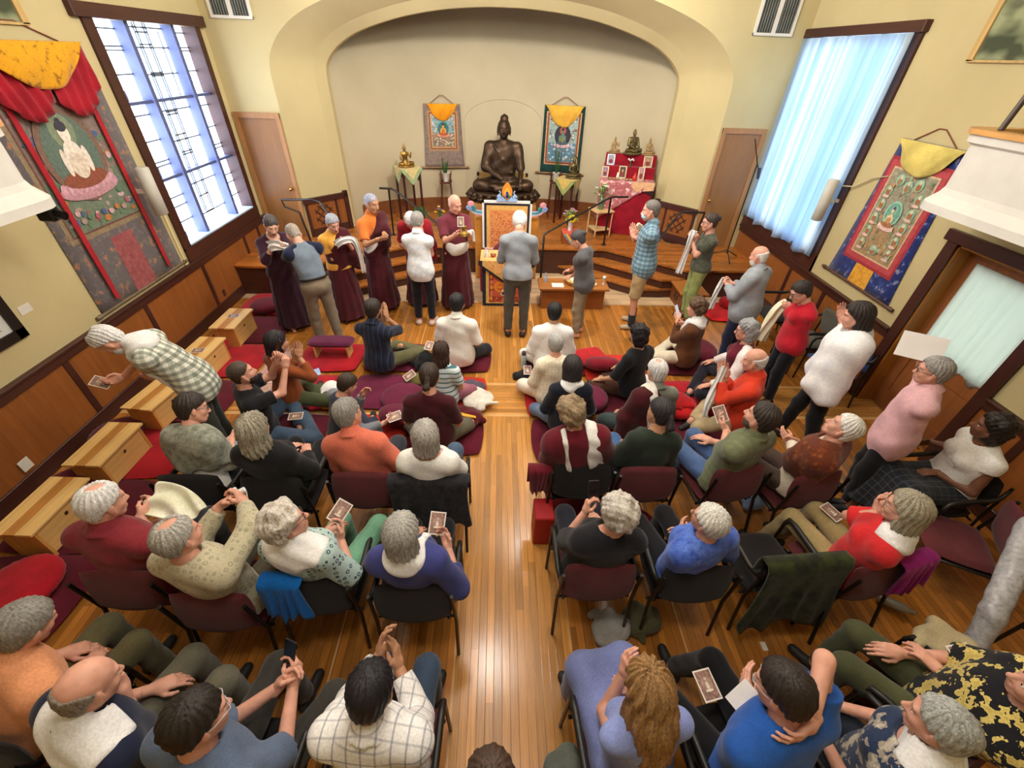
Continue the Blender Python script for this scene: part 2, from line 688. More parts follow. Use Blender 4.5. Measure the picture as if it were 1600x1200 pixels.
def hair_mesh(style, seed=0):
    key = ('hair', style, seed)
    if key in _cache:
        return _cache[key]
    th, amp, nape, h = .013, .0026, -.088, .0052
    extra = []
    if style == 'crop':
        th, amp, nape = .004, .0008, -.075
    elif style == 'bald':
        th, amp, nape = .0045, .0012, -.078
    elif style == 'thin':
        th, amp, nape = .012, .0032, -.085
    elif style == 'curly':
        th, amp, nape = .033, .0085, -.105
    elif style == 'wavy':
        th, amp, nape = .025, .007, -.14
        extra = [p_ell((0, -.035, -.05), (.094, .088, .095), k=.03)]
    elif style == 'bob':
        th, amp, nape = .020, .0032, -.15
        extra = [p_cone((0, -.022, .0), (0, -.026, -.125), .101, .102, k=.03, flat_b=True)]
    elif style == 'long':
        th, amp, nape, h = .020, .007, -.40, .0048
        extra = [p_cone((0, -.03, .0), (0, -.055, -.14), .098, .105, k=.03), p_cone((0, -.06, -.12), (0, -.10, -.30), .105, .07, k=.04),
                 p_cone((.07, -.02, -.1), (.10, .02, -.26), .035, .02, k=.03), p_cone((-.07, -.02, -.1), (-.10, .02, -.25), .035, .02, k=.03),
                 p_cone((.04, -.1, -.22), (.07, -.1, -.36), .035, .012, k=.03), p_cone((-.05, -.1, -.2), (-.06, -.11, -.34), .035, .012, k=.03)]
    elif style == 'shoulder':
        th, amp, nape = .020, .006, -.23
        extra = [p_cone((0, -.03, .0), (.0, -.05, -.13), .098, .10, k=.03), p_cone((.03, -.05, -.12), (.05, -.06, -.19), .075, .04, k=.03), p_cone((-.04, -.05, -.1), (-.04, -.06, -.18), .06, .035, k=.03)]
    elif style == 'bun':
        th = .011
        extra = [p_ell((0, -.125, .045), (.036, .032, .036), k=.012)]
    elif style == 'pony':
        extra = [p_ell((0, -.112, .02), (.022, .02, .02), k=.01), p_cone((0, -.12, .015), (0, -.15, -.06), .024, .030, k=.015), p_cone((0, -.15, -.06), (0, -.145, -.15), .030, .014, k=.02)]
    t2 = th * .55
    P = [p_ell((0, -.014, .036), (.078 + th, .097 + th, .089 + th), k=.03), p_ell((0, -.030, -.030), (.066 + t2, .068 + t2, .072), k=.03)] + extra

    def cut(X, Y, Z):
        t = np.clip((Z + .045) / .125, 0, 1)
        ym = -.030 + .116 * t * t * (3 - 2 * t) + .006 * np.sin(40 * X + seed) + .004 * np.sin(95 * X)
        ym = ym - .16 * np.clip(np.abs(X) - .05, 0, 1) * np.clip((.06 - Z) / .06, 0, 1)
        if style in ('long', 'bob', 'shoulder', 'wavy'):
            ym = ym + .055 * np.clip(-(Z - .03) / .1, 0, 1)
        if style in ('bald', 'thin', 'crop'):
            ym = ym - .012
        return Y - ym

    def cut2(X, Y, Z):
        return (nape - Z) + .25 * np.clip(Y + .05, 0, 1) * (1 if style not in ('long', 'bob', 'shoulder', 'wavy') else 0) + .006 * np.sin(50 * X + seed) + .004 * np.sin(110 * X)
    k = .016 if style != 'curly' else .02
    cuts = [(cut, k), (cut2, k)]
    if style == 'bald':
        cuts.append((lambda X, Y, Z: Z - (.048 - .30 * (Y + .06) + .006 * np.sin(60 * X + 40 * Y)), .012))
    if style == 'thin':
        def crown(X, Y, Z):
            r = np.sqrt((X / .030) ** 2 + ((Y + .015) / .045) ** 2 + ((Z - .125) / .045) ** 2)
            return .032 * (1 - r) + .004 * np.sin(90 * X + 60 * Y)
        cuts.append((crown, .014))

    def disp(X, Y, Z):
        if style in ('curly', 'wavy'):
            return (amp * (np.sin(62 * X + seed) * np.sin(68 * Y + 1) + np.sin(55 * Z + 2 * np.sin(30 * X) + seed) * .8 + .5 * np.sin(130 * X + 90 * Z) * np.sin(120 * Y))).astype(np.float32)
        ang = np.arctan2(X, Y + .02)
        if style == 'long':
            return (amp * np.sin(13 * ang + 16 * Z + 2 * np.sin(20 * Z + seed)) + .6 * amp * np.sin(33 * ang + 9 * Z)).astype(np.float32)
        return (amp * (np.sin(19 * ang + 9 * Z + seed + 2 * np.sin(25 * Z)) + .7 * np.sin(47 * ang + 3 * np.sin(12 * Z)) + .5 * np.sin(70 * X + 60 * Y))).astype(np.float32)
    V, F = nets(P, h, cuts, disp)
    _cache[key] = (V, F)
    return _cache[key]


def hair_mat(c):
    key = 'hair_' + c
    if key in _mats:
        return _mats[key]
    c = shade(c, 1.18)
    t = NT(key)
    f = t.noise(t.coord((1, 1, .22)), 120, 5, .75)
    g = t.noise(t.coord(), 9, 2)
    t.base(t.mix(.38, t.ramp(f, [(.36, shade(c, .5)), (.64, shade(c, 1.3))]), t.ramp(g, [(.3, shade(c, .8)), (.7, shade(c, 1.1))])))
    t.set(Roughness=.55, Specular_IOR_Level=.4)
    t.bump(f, .4, .004)
    _mats[key] = t.m
    return t.m


def ik(S, T, l1, l2, hint):
    S, T, hint = v3(S), v3(T), v3(hint)
    d = T - S
    D = np.linalg.norm(d)
    D2 = min(D, (l1 + l2) * .995)
    u = d / max(D, 1e-6)
    T = S + u * D2
    a = (l1 * l1 - l2 * l2 + D2 * D2) / (2 * D2)
    hh = math.sqrt(max(l1 * l1 - a * a, 0))
    n = hint - u * (hint @ u)
    n /= max(np.linalg.norm(n), 1e-6)
    return S + u * a + n * hh, T


def xf(V, R, o, s=1.0):
    return (V * s) @ np.asarray(R, np.float32).T + np.asarray(o, np.float32)


ARMS = {  # wrist targets from the neck base in the upper-torso frame, hand pose, finger direction, palm direction
    'lap': ((.09, .33, -.44), 'relax', (-.5, .8, -.1), (0, .1, -1)),
    'knee': ((.24, .36, -.46), 'relax', (.2, .9, -.5), (0, 0, -1)),
    'prayer': ((.018, .27, -.15), 'flat', (-.05, .35, 1), (-1, 0, 0)),
    'chin': ((.03, .22, -.07), 'flat', (-.05, .2, 1), (-1, 0, 0)),
    'face': ((.05, .24, .06), 'relax', (-.2, -.2, 1), (-.6, -.8, .1)),
    'hold': ((.10, .36, -.24), 'pinch', (-.4, .9, .3), (-.7, -.2, .6)),
    'holdlow': ((.12, .38, -.36), 'pinch', (-.3, .95, .1), (-.6, 0, .8)),
    'down': ((.24, .03, -.55), 'relax', (0, .15, -1), (-1, 0, 0)),
    'front': ((.06, .30, -.30), 'grip', (-.6, .7, .1), (-.2, -.2, 1)),
}


def person(label, head_px, zfix=None, pose='chair', yaw=0, s=1.0, w=1.0, belly=0.0, lean=0.0, hunch=0.15, side=0.0, head=(0, 0), roll=0.0,
           tone='pink', hair=('short', '#8a8682'), hs=0, fat=0.0, armR='lap', armL=None, top=('plain', '#444444'), sleeve=1.0, collar=False,
           pants=('plain', '#33333a'), shorts=False, skirt=None, hem=.12, untuck=.10, shoe='#222222', bare=False, fem=False, zaf=.16, knees=None,
           neck=.05, tops=1.0, group=None, h=1.0, loose=.018, extras=(), pel_z=None, stance=.0, twist=0.0, raglan=None, beard=None, mask=None,
           glasses=None, scarf=None, zen=None, shawl=None, belt=None, seat_z=.485, feetfwd=.02, sockc=None, seat_at=None, apron=None):
    NB = {}
    L = lambda *a: np.array(a, float) * s
    if pel_z is None:
        pel_z = {'stand': .93 * s, 'chair': seat_z + .085 * s, 'floor': zaf + .085 * s}[pose]
    pel = np.array([0, 0, pel_z])
    hp, hy = head
    th = -math.radians(yaw)
    Rz = np.array(Matrix.Rotation(th, 3, 'Z'))

    def skel(lean, side):
        T0 = rot_xyz(-lean * .45, side * .5, 0)
        T1 = rot_xyz(-lean, side, 0) @ rot_xyz(0, 0, -twist)
        T2 = rot_xyz(-lean - hunch, side, 0) @ rot_xyz(0, 0, -twist)
        W = pel + T0 @ L(0, 0, .17)
        CH = pel + T0 @ L(0, 0, .20) + T1 @ L(0, .008, .14)
        N = pel + T0 @ L(0, 0, .20) + T1 @ L(0, -.015, .31)
        Rh = T2 @ rot_xyz(0, 0, -hy) @ rot_xyz(hp, 0, 0) @ rot_xyz(0, roll, 0)
        HC = N + T2 @ L(0, .035, .085) + (T2 @ rot_xyz(0, 0, -hy) @ rot_xyz(hp * .6, 0, 0)) @ L(0, .012, .095)
        hw = Rz @ HC
        tgt = at_z(head_px[0], head_px[1], hw[2])
        loc = np.array([tgt[0] - hw[0], tgt[1] - hw[1], 0.0])
        return T0, T1, T2, W, CH, N, Rh, HC, loc
    if seat_at is not None:
        for _ in range(8):
            loc = skel(lean, side)[-1]
            e = Rz.T @ np.array([loc[0] - seat_at[0], loc[1] - seat_at[1], 0])
            lean = float(np.clip(lean + e[1] / .75, -.17, .85))
            side = float(np.clip(side + e[0] / .75, -.38, .38))
    T0, T1, T2, W, CH, N, Rh, HC, loc = skel(lean, side)
    shw = (.172 if not fem else .158) * (.5 + .5 * w)
    SH = {q: N + T1 @ L(q * shw, .0, -.078) for q in (1, -1)}
    # arms
    EL, WR, HD = {}, {}, {}
    for q, spec in ((1, armR), (-1, armL if armL is not None else armR)):
        hint = None
        if isinstance(spec, dict):
            hp_, fd, pd = spec.get('p', 'relax'), np.array(spec.get('f', (0, 1, .2)), float), np.array(spec.get('n', (0, 0, -1)), float)
            wp = at_z(*spec['px'])
            T = Rz.T @ (wp - loc)
            hint = T1 @ (np.array(spec.get('h', (.5, -.3, -1))) * np.array([q, 1, 1.0]))
            e, wq = ik(SH[q], T, .285 * s, .25 * s, hint)
            EL[q], WR[q] = e, wq
            y = fd / np.linalg.norm(fd)
            z = -(pd - y * (pd @ y))
            z /= max(np.linalg.norm(z), 1e-6)
            HD[q] = (hp_, np.stack([np.cross(y, z), y, z], 1))
            continue
        if isinstance(spec, str):
            t, hp_, fd, pd = ARMS[spec]
        else:
            t, hp_, fd, pd = spec[:4]
            if len(spec) > 4:
                hint = spec[4]
        m = np.array([q, 1, 1.0])
        if spec in ('prayer', 'chin'):
            hint = (.5, -.3, -1)
        hint = np.array(hint if hint is not None else (.75, -.45, -.8)) * m
        T = N + T1 @ (np.array(t) * m * s)
        if pose != 'stand' and spec == 'lap':
            T = pel + (L(q * .10, .25, .135) if pose == 'chair' else L(q * .09, .20, .10))
        if pose != 'stand' and spec == 'knee':
            T = pel + (L(q * .14, .34, .13) if pose == 'chair' else L(q * .28, .24, .03))
        e, wq = ik(SH[q], T, .285 * s, .25 * s, T1 @ hint)
        EL[q], WR[q] = e, wq
        fd = T1 @ (np.array(fd) * m)
        pd = T1 @ (np.array(pd) * m)
        y = fd / np.linalg.norm(fd)
        z = -(pd - y * (pd @ y))
        z /= max(np.linalg.norm(z), 1e-6)
        x = np.cross(y, z)
        HD[q] = (hp_, np.stack([x, y, z], 1))
    # legs
    HP = {q: pel + L(q * .092 * w, 0, -.01) for q in (1, -1)}
    KN, AN, FD = {}, {}, {}
    for q in (1, -1):
        if pose == 'stand':
            st = stance * q
            KN[q] = np.array([q * .105 * s + st * .3 * 0, .02 + st * .5, .50 * s])
            AN[q] = np.array([q * .11 * s, -.02 + st, .085 * s])
            FD[q] = np.array([q * .25, 1, 0])
        elif pose == 'chair':
            kx, ky, kz = (.125, .43, .03)
            if knees:
                kx, ky, kz = knees[0 if q > 0 else 1]
                kx = kx if len(knees) == 2 else kx
            KN[q] = pel + L(q * kx, ky, kz)
            dz = KN[q][2] - .085
            fw = feetfwd
            AN[q] = np.array([KN[q][0] * 1.0 - q * .01, KN[q][1] + fw, .085])
            ln = .43 * s
            if fw > .1:
                AN[q][1] = KN[q][1] + fw
            FD[q] = np.array([q * .2, 1, 0])
        else:
            if knees:
                kx, ky, kz = knees[0 if q > 0 else 1]
            else:
                kx, ky, kz = .33, .29, -.10
            KN[q] = pel + L(q * kx, ky, kz)
            KN[q][2] = max(KN[q][2], .125)
            AN[q] = pel + L(-q * .10, .35 + .05 * q, 0)
            AN[q][2] = .10 + (.02 if q > 0 else 0)
            if knees and len(knees) > 2:
                AN[q] = pel + L(*knees[2 if q > 0 else 3])
                AN[q][2] = max(AN[q][2], .09)
            FD[q] = np.array([-q * 1, .45, 0])
    # ------------------------------------------------ body, one surface
    wB = w
    def torso(o, k=.06, full=True):
        P = [p_ell(pel + T0 @ L(0, -.012, .0), np.array([.165 * wB, .118 + belly * .4, .13]) * s + o, T0, k),
             p_ell(W + T0 @ L(0, .01 + belly * .5, 0), np.array([.146 * wB + belly * .3, .108 + belly, .15]) * s + o, T0, k),
             p_ell(CH, np.array([.160 * wB, .112 + belly * .3, .19]) * s + o, T1, k)]
        for q in (1, -1):
            P.append(p_cone(N + T1 @ L(q * .045, 0, -.035), SH[q], .056 * s + o * .8, .050 * s + o, k * .8))
            if fem:
                P.append(p_ell(CH + T1 @ L(q * .072, .088, .02), np.array([.062, .055, .062]) * s + o * .7, T1, .04))
        return P
    hB = .0135 * h
    P = torso(-.004)
    P.append(p_cone(N + T2 @ L(0, .0, -.05), N + T2 @ L(0, .022, .05), .060 * s, .054 * s, .03))
    P.append(p_cone(N + T2 @ L(0, .022, .05), HC + Rh @ L(0, -.02, -.05), .054 * s, .052 * s, .03))
    for q in (1, -1):
        P += [p_cone(SH[q], EL[q], .047 * s, .039 * s, .03), p_cone(EL[q], WR[q], .039 * s, .027 * s, .02)]
        P += [p_cone(HP[q], KN[q], .078 * s * (.6 + .4 * w), .053 * s, .05), p_cone(KN[q], AN[q], .053 * s, .036 * s, .03)]
        f = FD[q] / np.linalg.norm(FD[q])
        A = AN[q]
        foot0 = A + np.array([0, 0, -.04]) - f * .03
        foot1 = A + np.array([0, 0, -.055]) + f * .13
        P += [p_cone(foot0, foot1, .036, .026, .03)]
        NB[q] = (A, f)
    V, F = nets(P, hB)
    Vs, Fs, Ms = [V], [F], [np.zeros(len(F), np.int32)]
    nb = len(V)
    hv, hf, hm = head_mesh(fat)
    Vs.append(xf(hv, Rh, HC, s))
    Fs.append(hf + nb)
    Ms.append(hm)
    nb += len(hv)
    for q in (1, -1):
        hpz, Rm = HD[q]
        a, b = hand_mesh(hpz)
        if q < 0:
            a = a * np.array([-1, 1, 1], np.float32)
            b = b[:, ::-1]
        Vs.append(xf(a, Rm, WR[q], s * (.94 if fem else 1.0)))
        Fs.append(b + nb)
        Ms.append(np.zeros(len(b), np.int32))
        nb += len(a)
    allV = np.concatenate(Vs)
    me = raw_mesh('person', allV, np.concatenate(Fs), skin_mats(tone, mixhex(SKIN[tone], shade(hair[1], .7), .55)), np.concatenate(Ms))
    o = bpy.data.objects.new('person', me)
    link(o)
    o.location = loc
    o.rotation_euler = (0, 0, th)
    tag(o, label, 'person', group)
    # ------------------------------------------------ hair
    if hair[0]:
        hv, hf = hair_mesh(hair[0], hs)
        ho = bpy.data.objects.new('hair', raw_mesh('hair', xf(hv, Rh, HC, s), hf, hair_mat(hair[1])))
        link(ho, o)
    hC = .0115 * h
    # ------------------------------------------------ trousers / skirt
    if pants:
        off = .016
        P = [p_ell(pel + T0 @ L(0, -.014, .0), np.array([.168 * w, .122 + belly * .4, .12]) * s + .012, T0, .05)]
        for q in (1, -1):
            sh_end = KN[q] + (AN[q] - KN[q]) * (.02 if shorts else .93)
            if shorts:
                P.append(p_cone(HP[q], KN[q], .088 * s * (.6 + .4 * w) + off, .066 * s + off, .05, flat_b=True))
            else:
                P.append(p_cone(HP[q], KN[q], .080 * s * (.6 + .4 * w) + off, .056 * s + off, .05))
                P.append(p_cone(KN[q], sh_end, .057 * s + off, .042 * s + off, .03, flat_b=True))

        def wcut(X, Y, Z):
            return (X - W[0]) * T0[0, 2] + (Y - W[1]) * T0[1, 2] + (Z - W[2]) * T0[2, 2] + .045 * s - 4 * np.maximum(np.sqrt((X - W[0]) ** 2 + (Y - W[1]) ** 2) - .22, 0)
        blob('trousers' if not shorts else 'shorts', P, .0125 * h, cloth(*pants), o, [wcut], folds(.0035, 42, yaw * .1))
    if belt:
        pts = [pel + T0 @ (L((.165 * w + .018) * math.cos(a), (.118 + .018) * math.sin(a) - .012, .115)) for a in np.linspace(0, 2 * PI, 25)[:-1]]
        MB().tube(pts, .014, 6, closed=True).build('belt', mat('belt_' + belt, belt, .5), o)
    if skirt:
        kind = skirt
        if pose == 'stand':
            z1, z0 = pel[2] + .10 * s, hem

            def fn(X, Y, Z):
                t = np.clip((z1 - Z) / (z1 - z0), 0, 1)
                rx = (.165 * w + .012) + .085 * t
                ry = (.125 + .012) + .085 * t
                cx, cy = T0[0, 2] * (Z - pel[2]) * (1 - t), T0[1, 2] * (Z - pel[2]) * (1 - t) - .01
                a = np.arctan2(Y - cy, X - cx)
                rr = 1 + (.012 + .05 * t) * np.sin(13 * a + 1.5 * np.sin(2 * a)) * (.3 + .7 * t)
                q = np.sqrt(((X - cx) / rx) ** 2 + ((Y - cy) / ry) ** 2)
                d = (q - rr) * np.minimum(rx, ry) * .9
                return np.maximum(np.maximum(d, Z - z1), z0 - Z)
            P = [p_fn(fn, (-.36, -.36, z0), (.36, .36, z1), .02)]
        else:
            off = .03
            P = [p_ell(pel + L(0, 0, -.0), np.array([.18 * w, .14, .12]) * s + .01, T0, .05)]
            for q in (1, -1):
                P.append(p_cone(HP[q], KN[q], .085 * s + off, .062 * s + off, .07))
                if pose == 'chair':
                    P.append(p_cone(KN[q], KN[q] + (AN[q] - KN[q]) * .8, .062 * s + off, .065 * s + off, .06, flat_b=True))
            mid = (KN[1] + KN[-1]) / 2
            P.append(p_cone(pel, mid + L(0, -.04, -.02), .09 * s, .075 * s, .08))
            if pose == 'chair':
                P.append(p_cone(mid + L(0, 0, -.02), mid + L(0, .02, -.34), .085 * s, .09 * s, .07, flat_b=True))
        blob('skirt', P, .0125 * h, cloth(*kind), o, (), folds(.004, 30, yaw * .1))
    # ------------------------------------------------ top
    if top:
        off = loose
        P = torso(off, .06)
        if untuck is not None and untuck > 0:
            P.append(p_ell(pel + T0 @ L(0, -.012, -.01), np.array([.178 * w, .130 + belly * .5, .16 + untuck * .5]) * s + off + .004, T0, .06))
        for q in (1, -1):
            if sleeve <= 0 or raglan:
                continue
            if sleeve <= 1:
                e = SH[q] + (EL[q] - SH[q]) * sleeve
                P.append(p_cone(SH[q], e, .052 * s + off, .046 * s + off + .004, .035, flat_b=True))
            else:
                e = EL[q] + (WR[q] - EL[q]) * (sleeve - 1)
                P += [p_cone(SH[q], EL[q], .050 * s + off, .042 * s + off, .035), p_cone(EL[q], e, .042 * s + off, .033 * s + off * .7, .025, flat_b=True)]
        if collar:
            P.append(p_cone(N + T2 @ L(0, .0, -.03), N + T2 @ L(0, .018, .058), .074 * s, .068 * s, .012, flat_b=True))
            P.append(p_cone(N + T2 @ L(0, .012, .045), N + T2 @ L(0, .004, .012), .073 * s, .092 * s, .008, flat_b=True))
        nn = N + T2 @ L(0, .030 + (.02 if neck > .06 else 0), .030)
        rn = (.048 if collar else .068) * s + (neck - .05)

        def ncut(X, Y, Z):
            return rn - np.sqrt((X - nn[0]) ** 2 + (Y - nn[1]) ** 2 + (Z - nn[2]) ** 2)
        bz = pel + T0 @ L(0, 0, -untuck if untuck is not None else .0)

        def bcut(X, Y, Z):
            return -((X - bz[0]) * T0[0, 2] + (Y - bz[1]) * T0[1, 2] + (Z - bz[2]) * T0[2, 2])
        cuts = [ncut, bcut]
        to = blob('top', P, hC, cloth(*top), o, cuts, folds(.0042, 34, yaw * .13 + 1))
        if raglan:
            for q in (1, -1):
                P = [p_cone(N + T1 @ L(q * .085, 0, -.03), SH[q], .054 * s + off * .8, .056 * s + off, .04)]
                e = EL[q] + (WR[q] - EL[q]) * max(sleeve - 1, 0)
                P += [p_cone(SH[q], EL[q], .056 * s + off, .046 * s + off, .035), p_cone(EL[q], e, .046 * s + off, .036 * s + off * .7, .025, flat_b=True)]
                blob('sleeve', P, hC, cloth(*raglan), o, (), folds(.004, 34, q))
    # ------------------------------------------------ draped shawl over shoulders
    tag_draped = []
    if shawl:
        wide = len(shawl) > 3 and shawl[3] == 'wide'
        c, low, pts = shawl[0], shawl[1], shawl[2] if len(shawl) > 2 else None
        off = .042
        P = torso(off, .08)
        for q in (1, -1):
            P.append(p_cone(SH[q], EL[q], .055 * s + off, .05 * s + off, .10))
            if wide:
                P.append(p_cone(N + T1 @ L(q * .14, -.02, -.06), pel + L(q * .23, -.02, -.08), .10, .11, .12))
                P.append(p_cone(N + T1 @ L(q * .10, .05, -.10), pel + L(q * .16, .12, -.02), .10, .10, .12))
            elif len(shawl) > 3:
                P.append(p_cone(EL[q], WR[q] * .7 + EL[q] * .3, .05 * s + off, .05 * s + off, .08))
        bz = N + T1 @ L(0, 0, low)
        nn = N + T2 @ L(0, .05, .05)

        def c1(X, Y, Z):
            return .088 * s - np.sqrt((X - nn[0]) ** 2 + (Y - nn[1]) ** 2 + (Z - nn[2]) ** 2)

        def c2(X, Y, Z):
            return -((X - bz[0]) * T1[0, 2] + (Y - bz[1]) * T1[1, 2] + (Z - bz[2]) * T1[2, 2]) + .02 * np.sin(30 * X + 20 * Y)
        cuts = [c1, c2]
        if pts == 'open':
            def c3(X, Y, Z):
                x = (X - N[0]) * T1[0, 0] + (Y - N[1]) * T1[1, 0] + (Z - N[2]) * T1[2, 0]
                y = (X - N[0]) * T1[0, 1] + (Y - N[1]) * T1[1, 1] + (Z - N[2]) * T1[2, 1]
                return np.minimum(.05 - np.abs(x), y)
            cuts.append(c3)
        blob('shawl', P, .013 * h, cloth(*c), o, cuts, folds(.008, 26, yaw * .2 + 2))
    if zen:
        c, sgn = zen[0], zen[1]
        off = .034
        P = torso(off, .07)
        q = sgn
        P.append(p_cone(SH[q], EL[q], .055 * s + off, .055 * s + off, .09))
        P.append(p_cone(EL[q], EL[q] + L(q * .02, -.01, -.18), .06 * s + off, .05 * s + off, .08))

        def c1(X, Y, Z):
            x = (X - N[0]) * T1[0, 0] + (Y - N[1]) * T1[1, 0] + (Z - N[2]) * T1[2, 0]
            z = (X - N[0]) * T1[0, 2] + (Y - N[1]) * T1[1, 2] + (Z - N[2]) * T1[2, 2]
            return (-x * sgn * .80 + z * .55 + .005)
        nn = N + T2 @ L(0, .03, .05)

        def c2(X, Y, Z):
            return .075 * s - np.sqrt((X - nn[0]) ** 2 + (Y - nn[1]) ** 2 + (Z - nn[2]) ** 2)
        bz = pel + L(0, 0, -.12 if pose == 'stand' else -.04)

        def c3(X, Y, Z):
            return bz[2] - Z + 0 * X + 0 * Y
        blob('robe_wrap', P, .012 * h, cloth(*c), o, [c1, c2, c3], folds(.007, 30, 1.0))
    if scarf:
        c, r, mode = scarf[0], scarf[1], scarf[2]
        P = torso(.036 + max(r, 0) * .25 if not shawl else .055 + r * .3, .07)
        P.append(p_cone(N + T2 @ L(0, .0, -.03), N + T2 @ L(0, .016, .045), .082 * s, .080 * s, .03))
        sq = scarf[3] if len(scarf) > 3 else .40

        def reg(X, Y, Z):
            dx, dy, dz = X - N[0], Y - N[1], Z - N[2]
            x = dx * T1[0, 0] + dy * T1[1, 0] + dz * T1[2, 0]
            y = dx * T1[0, 1] + dy * T1[1, 1] + dz * T1[2, 1]
            z = dx * T1[0, 2] + dy * T1[1, 2] + dz * T1[2, 2]
            wv = .012 * np.sin(28 * x + 20 * z)
            if mode == 'cape':
                rr = .098 + r * 1.25
                d = np.sqrt(x * x * .55 + (y * 1.0) ** 2 + (z + .0) ** 2) - rr + wv
                return np.maximum(d, y - .10)
            if mode == 'neck':
                ring = np.sqrt(x * x * .8 + y * y + z * z) - (.10 + r * .8)
                tail = np.maximum(np.maximum(np.abs(np.abs(x) - .085) - r * 1.1 + wv * .5, -z - sq), .0 - y)
                return np.minimum(ring, tail)
            if mode == 'sash2':
                a_ = np.abs(x - sq * .13 - sq * .06 * np.clip(-z - .1, 0, 1) * (y < 0)) - r * (1 + 2.2 * np.clip(-z, 0, .45) * (y < 0))
                b_ = np.maximum(np.abs(x + sq * .09) - .018, y)
                return np.maximum(np.minimum(a_, b_) + wv * .5, -z - .46)
            if mode == 'sash':
                xx = x - sq * (.10 + .10 * np.clip(-z, 0, 1) * (y < 0) * -1.6)
                return np.maximum(np.abs(xx) - r * 1.15 + wv * .5, -z - .44)
            xx = x * sq * .62 - z * .62 - .15
            return np.maximum(np.abs(xx + .0) - r + wv * .3, -.02 - y)
        nn = N + T2 @ L(0, .035, .05)
        blob('scarf', P, .0105 * h, cloth(*c), o, [(reg, .012), lambda X, Y, Z: .070 * s - np.sqrt((X - nn[0]) ** 2 + (Y - nn[1]) ** 2 + (Z - nn[2]) ** 2)], folds(.007, 48, 2.0))
    if apron:
        P = [p_ell(pel + T0 @ L(0, .10, .10), np.array([.175, .085, .15]) * s, T0, .02)]
        bz2 = pel + T0 @ L(0, 0, .18)
        blob('waist_cloth', P, .011, cloth(*apron), o, [lambda X, Y, Z: Z - bz2[2] + 0 * X + 0 * Y], folds(.006, 34, 1))
    # ------------------------------------------------ shoes, face wear
    for q in (1, -1):
        A, f = NB[q]
        if pose == 'floor' and bare:
            continue
        a0 = A + np.array([0, 0, -.045]) - f * .035
        a1 = A + np.array([0, 0, -.055]) + f * .14
        if not bare:
            zc = -1.0
            P = [p_cone(a0, a1, .043, .034, .03), p_cone(A + np.array([0, 0, -.03]), a0, .042, .042, .03)]
            fl = A[2] - .085 + .003

            def fcut(X, Y, Z):
                return fl - Z + 0 * X + 0 * Y
            blob('shoe', P, .011, mat('shoe_' + shoe, shoe, .6), o, [fcut])
        if sockc:
            MB().tube([A + np.array([0, 0, -.02]), A + (KN[q] - A) * .38], [.05 * s, .056 * s], 12).build('sock', cloth('plain', sockc), o)
    HG = lambda x, y, z: HC + Rh @ L(x, y, z)
    if mask:
        def mc(X, Y, Z):
            x, y, z = X - HC[0], Y - HC[1], Z - HC[2]
            yy = Rh[0, 1] * x + Rh[1, 1] * y + Rh[2, 1] * z
            return .02 * s - yy
        blob('face_mask', [p_ell(HG(0, .052, -.060), np.array([.058, .058, .052]) * s, Rh, .02)], .007, cloth('plain', mask), o, [mc])
    if beard:
        def bc(X, Y, Z):
            x, y, z = X - HC[0], Y - HC[1], Z - HC[2]
            zz = Rh[0, 2] * x + Rh[1, 2] * y + Rh[2, 2] * z
            yy = Rh[0, 1] * x + Rh[1, 1] * y + Rh[2, 1] * z
            return np.maximum(zz + .045 * s + .5 * np.clip(yy - .06, 0, 1), -.0 - yy)
        blob('beard', [p_ell(HG(0, .034, -.068), np.array([.068, .062, .072]) * s, Rh, .02)], .007, hair_mat(beard), o, [bc], folds(.002, 120))
    if glasses:
        g = MB()
        for q in (1, -1):
            g.tube([HG(q * .032 + .022 * math.cos(a), .101 - .006 * abs(math.cos(a)), -.004 + .018 * math.sin(a)) for a in np.linspace(0, 2 * PI, 17)[:-1]], .0022, 5, closed=True)
            g.tube([HG(q * .054, .096, .002), HG(q * .083, .03, .004), HG(q * .084, -.02, -.002)], .002, 5)
        g.tube([HG(-.01, .1, .0), HG(.01, .1, .0)], .002, 5)
        g.build('glasses', mat('glasses_' + glasses, glasses, .35), o)
    M4 = Matrix.Translation(loc) @ Matrix.Rotation(th, 4, 'Z')
    return dict(o=o, M=M4, hand={q: (M4 @ Vector(WR[q] + HD[q][1][:, 1] * .10 * s), (M4.to_3x3() @ Matrix(HD[q][1].tolist()))) for q in (1, -1)},
                pel=M4 @ Vector(pel), yaw=yaw, N=N, T1=T1, W=W, T0=T0, HC=HC, Rh=Rh, s=s, KN=KN, loc=loc)
# ---------------------------------------------------------------- room materials
def wood(name, hexc, axis=2, rough=.4, var=.16, scale=5.0):
    if name in _mats:
        return _mats[name]
    t = NT(name)
    st = [14, 14, 14]
    st[axis] = .8
    v = t.coord(tuple(st))
    f = t.noise(v, scale * .35, 5, .6)
    g = t.noise(t.coord(), 1.3, 2)
    c = t.ramp(f, [(.25, shade(hexc, 1 - var)), (.75, shade(hexc, 1 + var))])
    t.base(t.mix(.35, c, t.ramp(g, [(.3, shade(hexc, .85)), (.7, shade(hexc, 1.12))])))
    t.set(Roughness=rough, Specular_IOR_Level=.4)
    t.bump(f, .05, .002)
    _mats[name] = t.m
    return t.m


